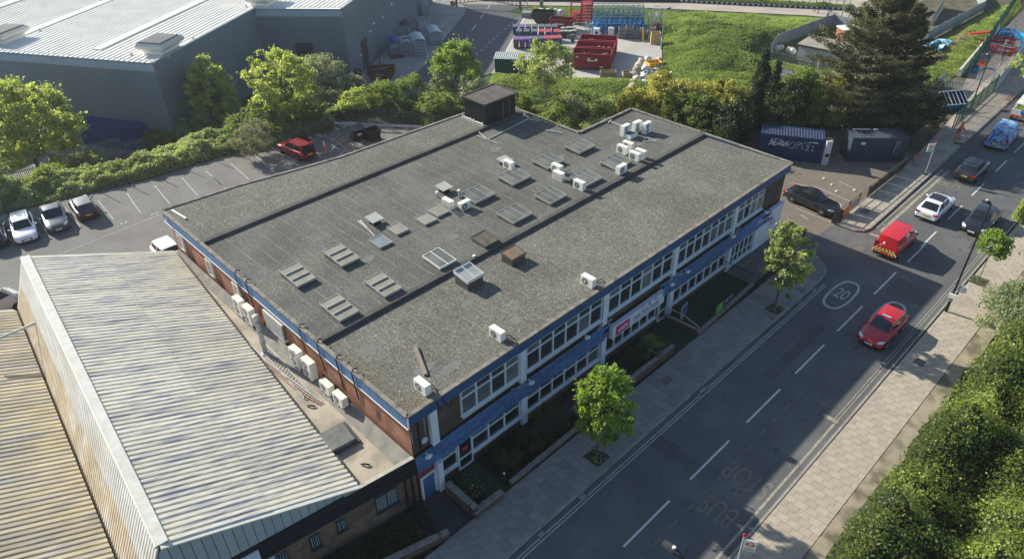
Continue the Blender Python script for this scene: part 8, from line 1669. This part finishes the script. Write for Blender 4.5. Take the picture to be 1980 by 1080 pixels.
cy = mat('barrier_cyan', (.02, .28, .55), .45, .1, 3, rnd=.15); cr_ = mat('barrier_crimson', (.30, .02, .04), .5, .1, 3, rnd=.2)
def barrier(lab, p, ang, m, s=2.0, flat=False):
    t = thing('site_barrier', lab, 'barrier', (*p, 0), ang, 'plastic chapter barriers on the works site'); 
    if flat: MB().box(0, s, 0, 1.0, .05, .15).build('panel', m, t); MB().box(.1, s - .1, .35, .5, .15, .22).build('rib', m, t); return
    MB().box(0, s, -.04, .04, .72, 1.0).build('top_panel', m, t); MB().box(0, s, -.04, .04, .25, .45).build('lower_panel', m, t)
    for k in range(5): MB().box(k * (s - .08) / 4, k * (s - .08) / 4 + .08, -.05, .05, .0, 1.05).build('upright', m, t)
    for x in (.2, s - .2): MB().box(x - .04, x + .04, -.3, .3, 0, .06).build('foot', black_p, t)
ring_ = [(104.28, 3.31), (107.50, 3.90), (108.63, 3.37), (108.25, 2.40), (107.58, 1.42), (106.06, 0.40), (103.43, -0.28), (101.06, -0.21)]
for i in range(len(ring_) - 1):
    a = Vector(ring_[i]); b = Vector(ring_[i + 1]); d = b - a; barrier('sky blue plastic barrier in the ring around the works pit, %s going clockwise' % ('first', 'second', 'third', 'fourth', 'fifth', 'sixth', 'seventh')[i], (a.x, a.y), math.atan2(d.y, d.x), cy, max(1.2, d.length))
ring2 = [(103.34, 3.67), (103.90, 2.41), (103.99, 1.02)]; ring3 = [(100.10, 2.97), (99.27, 2.01), (99.25, 1.12), (99.44, 0.31), (100.43, -0.15)]
for R__, w_ in ((ring2, 'back'), (ring3, 'front')):
    for i in range(len(R__) - 1): a = Vector(R__[i]); b = Vector(R__[i + 1]); d = b - a; barrier('dark red plastic barrier on the %s side of the works pit, %s from the left' % (w_, ('first', 'second', 'third', 'fourth')[i]), (a.x, a.y), math.atan2(d.y, d.x), cr_, max(1.2, d.length))
barrier('blue plastic barrier lying flat on the works site near the dark lamp post', (89.74, 1.01), .2, mat('barrier_blue', (.03, .16, .42), .5), 2.6, True); barrier('second blue plastic barrier lying flat beside the first', (91.02, 1.00), .1, cy, 2.0, True)
t = thing('excavator_bucket', 'orange steel box standing on the works site beside the flat blue barriers', 'box', (*(92.41, 1.45), 0)); MB().box(-.4, .4, -.3, .3, 0, .7).build('box', og, t); MB().box(-.45, .45, -.35, .35, .7, .78).build('lid', sk_mar, t)
for k, (a, b) in enumerate((((96.67, 2.08), (96.81, 0.75)), ((96.90, 0.65), (99.47, 1.19)), ((86.61, 0.16), (87.16, -1.18)), ((86.33, -1.55), (89.25, -1.10)))):
    t = thing('mesh_panel', 'galvanised mesh fence panel standing on the works site, %s' % ('behind the dark red barriers', 'end on beside the red barriers', 'nearest the blue barriers', 'leaning towards the right green palisade')[k], 'fence panel', (*a, 0)); d = Vector(b) - Vector(a); t.rotation_euler = (0, 0, math.atan2(d.y, d.x)); L = d.length; m = MB(); m.bar((0, 0, 0), (0, 0, 1.9), .05); m.bar((L, 0, 0), (L, 0, 1.9), .05); m.bar((0, 0, 1.9), (L, 0, 1.9), .05); m.bar((0, 0, .15), (L, 0, .15), .05); m.build('frame', galv, t); m = MB()
    for j in range(int(L / .18)): m.bar((j * .18, 0, .15), (j * .18, 0, 1.9), .015)
    m.build('wire', galv, t)['kind'] = 'stuff'
sp = thing('solar_lighting_unit', 'blue trailer with three tilted solar panels behind the hedge beside the works site', 'solar trailer', (*(75.54, -0.76), 0), R_(-35)); MB().box(-1.4, 1.4, -.6, .6, .3, .9).build('trailer', mat('trailer_blue', (.03, .10, .32), .5), sp)
for k in range(3):
    m = MB(); x = -1.45 + k * .98; m.add([(x, -.8, .9), (x + .92, -.8, .9), (x + .92, .7, 1.9), (x, .7, 1.9)], [(0, 1, 2, 3)]); pn = m.build('solar_panel', mat('solar_cell', (.012, .02, .06), .15, .1, 4), sp); m = MB()
    for a_, b_ in (((x, -.8, .92), (x + .92, -.8, .92)), ((x + .92, -.8, .92), (x + .92, .7, 1.92)), ((x + .92, .7, 1.92), (x, .7, 1.92)), ((x, .7, 1.92), (x, -.8, .92)), ((x + .46, -.8, .92), (x + .46, .7, 1.92))): m.bar(a_, b_, .05)
    m.build('frame', white_m, pn)
for x in (-.9, .9): MB().cyl((x, -.7, .3), (x, .7, .3), .3, n=10).build('wheel', tyre_m, sp)
t = thing('tarpaulin', 'light blue and white tarpaulin sheet spread among the scrub right of the big conifer', 'tarpaulin', (*(95.33, 8.10), .4)); g = random.Random(1); V = []; 
for i in range(9):
    for j in range(4): V.append((-3.0 + i * .7, -1.2 + j * .7, g.uniform(.3, .9)))
m = MB(); m.add(V, [(i * 4 + j, (i + 1) * 4 + j, (i + 1) * 4 + j + 1, i * 4 + j + 1) for i in range(8) for j in range(3)]); m.build('sheet', mat('cyan_sheet', (.04, .30, .46), .5, .3, 1.5, col2=(.5, .55, .55), c2scale=1.4), t)
t = thing('red_plank', 'red board lying across the white barrier wall', 'board', (*(103.91, 5.38), .9), R_(-30)); MB().box(-2.0, 1.5, -.25, .25, 0, .15).build('board', mat('red_board', (.55, .03, .03), .6), t)
ESTATE = True
# far road blocks
A2 = Vector((91.80, 47.37)); B2_ = Vector((106.26, 24.02)); d = B2_ - A2; ang = math.atan2(d.y, d.x); nb = 34; bm_ = MB().box(0, d.length / nb * .55, -.25, .25, 0, .35).mesh('block', mat('block_black', (.03, .032, .036), .8)); wm_ = MB().box(0, d.length / nb * .38, -.22, .22, 0, .18).mesh('block', mat('block_white', (.50, .52, .50), .8))
rb = thing('kerb_block_row', 'row of black and white lane separator blocks along the far road', 'lane separator', (*A2, 0), ang); L = d.length
for k in range(nb): link('black_block', bm_, rb, loc=(k * L / nb, 0, 0)); link('white_cap', wm_, rb, loc=(k * L / nb + L / nb * .56, .1, .0))
A3 = A2 + Vector((1.2, 1.6)); fn = thing('wire_fence', 'thin post and wire fence along the far side of the lane separator blocks', 'fence', (*A3, 0), ang); pm = MB().box(-.04, .04, -.04, .04, 0, 1.8).mesh('post', dark_m)
for k in range(28): link('post', pm, fn, loc=(k * L / 27, 0, 0))
for z in (.9, 1.7): MB().box(0, L, -.01, .01, z, z + .03).build('wire', dark_m, fn)
su2 = Vector((-math.sin(ang), math.cos(ang))); q0 = A2 + su2 * .5; q1 = B2_ + su2 * .5; cover('grass', 'narrow strip of grass behind the lane separator blocks', [tuple(q0), tuple(q1), tuple(q1 + su2 * 2.2), tuple(q0 + su2 * 2.2)], 8000, .16, L_mid, .6, .2, .5, 1, 15, aspect=.3, base=False)
fe = Vector((70.63, 72.02)); fe2 = A2; d = fe2 - fe; rb2 = thing('kerb_block_row', 'dark low kerb line along the far road at the top edge, above the yard', 'lane separator', (*fe, 0), math.atan2(d.y, d.x)); MB().box(0, d.length, -.3, .3, 0, .4).build('kerb', MATS['block_black'], rb2); MB().box(0, d.length, .35, .5, 0, .3).build('edge', MATS['block_white'], rb2)
t = thing('trestle', 'dark sawhorse trestle lying on the far road', 'trestle', (*(101.87, 27.54), 0), R_(-30)); m = MB(); m.bar((-.8, 0, .8), (1.2, 0, .8), .15); m.build('beam', black_p, t); m = MB(); [m.bar((x, 0, .8), (x + dx, dy, 0), .1) for x, dx in ((-.6, -.4), (1.0, .5)) for dy in (-.6, .6)]; m.build('leg', black_p, t)['kind'] = 'stuff'
for p, h, lab in (((74.32, 61.54), 1.2, 'small grey cabinet on the grass strip above the yard'),): t = thing('utility_cabinet', lab, 'cabinet', (*p, 0), an); MB().box(-.3, .3, -.25, .25, 0, h).build('cabinet', mat('cabinet_green', (.2, .25, .2), .6), t); MB().box(-.33, .33, -.28, .28, h, h + .08).build('lid', metal_g, t)
t = thing('concrete_block', 'concrete foot block under the tall pale lamp post at the yard corner', 'block', (*(69.13, 59.49), 0), dr_); MB().box(-.9, .9, -.6, .6, 0, .75).build('block', conc_dk, t); MB().box(-.5, .5, -.3, .3, .75, .8).build('plate', metal_g, t)
ESTATE = False

# ================================================================ THIN SUMMER HAZE
hz = bpy.data.materials.new('haze'); hz.use_nodes = True; n_ = hz.node_tree.nodes; n_.remove(n_['Principled BSDF'])
pv_ = n_.new('ShaderNodeVolumePrincipled'); pv_.inputs['Color'].default_value = (.86, .91, 1, 1); pv_.inputs['Density'].default_value = 0.00025; pv_.inputs['Anisotropy'].default_value = .3
hz.node_tree.links.new(pv_.outputs[0], n_['Material Output'].inputs['Volume'])
ho = MB().box(-420, 800, -420, 800, -7, 34.5).build('haze', hz); ho['kind'] = 'stuff'
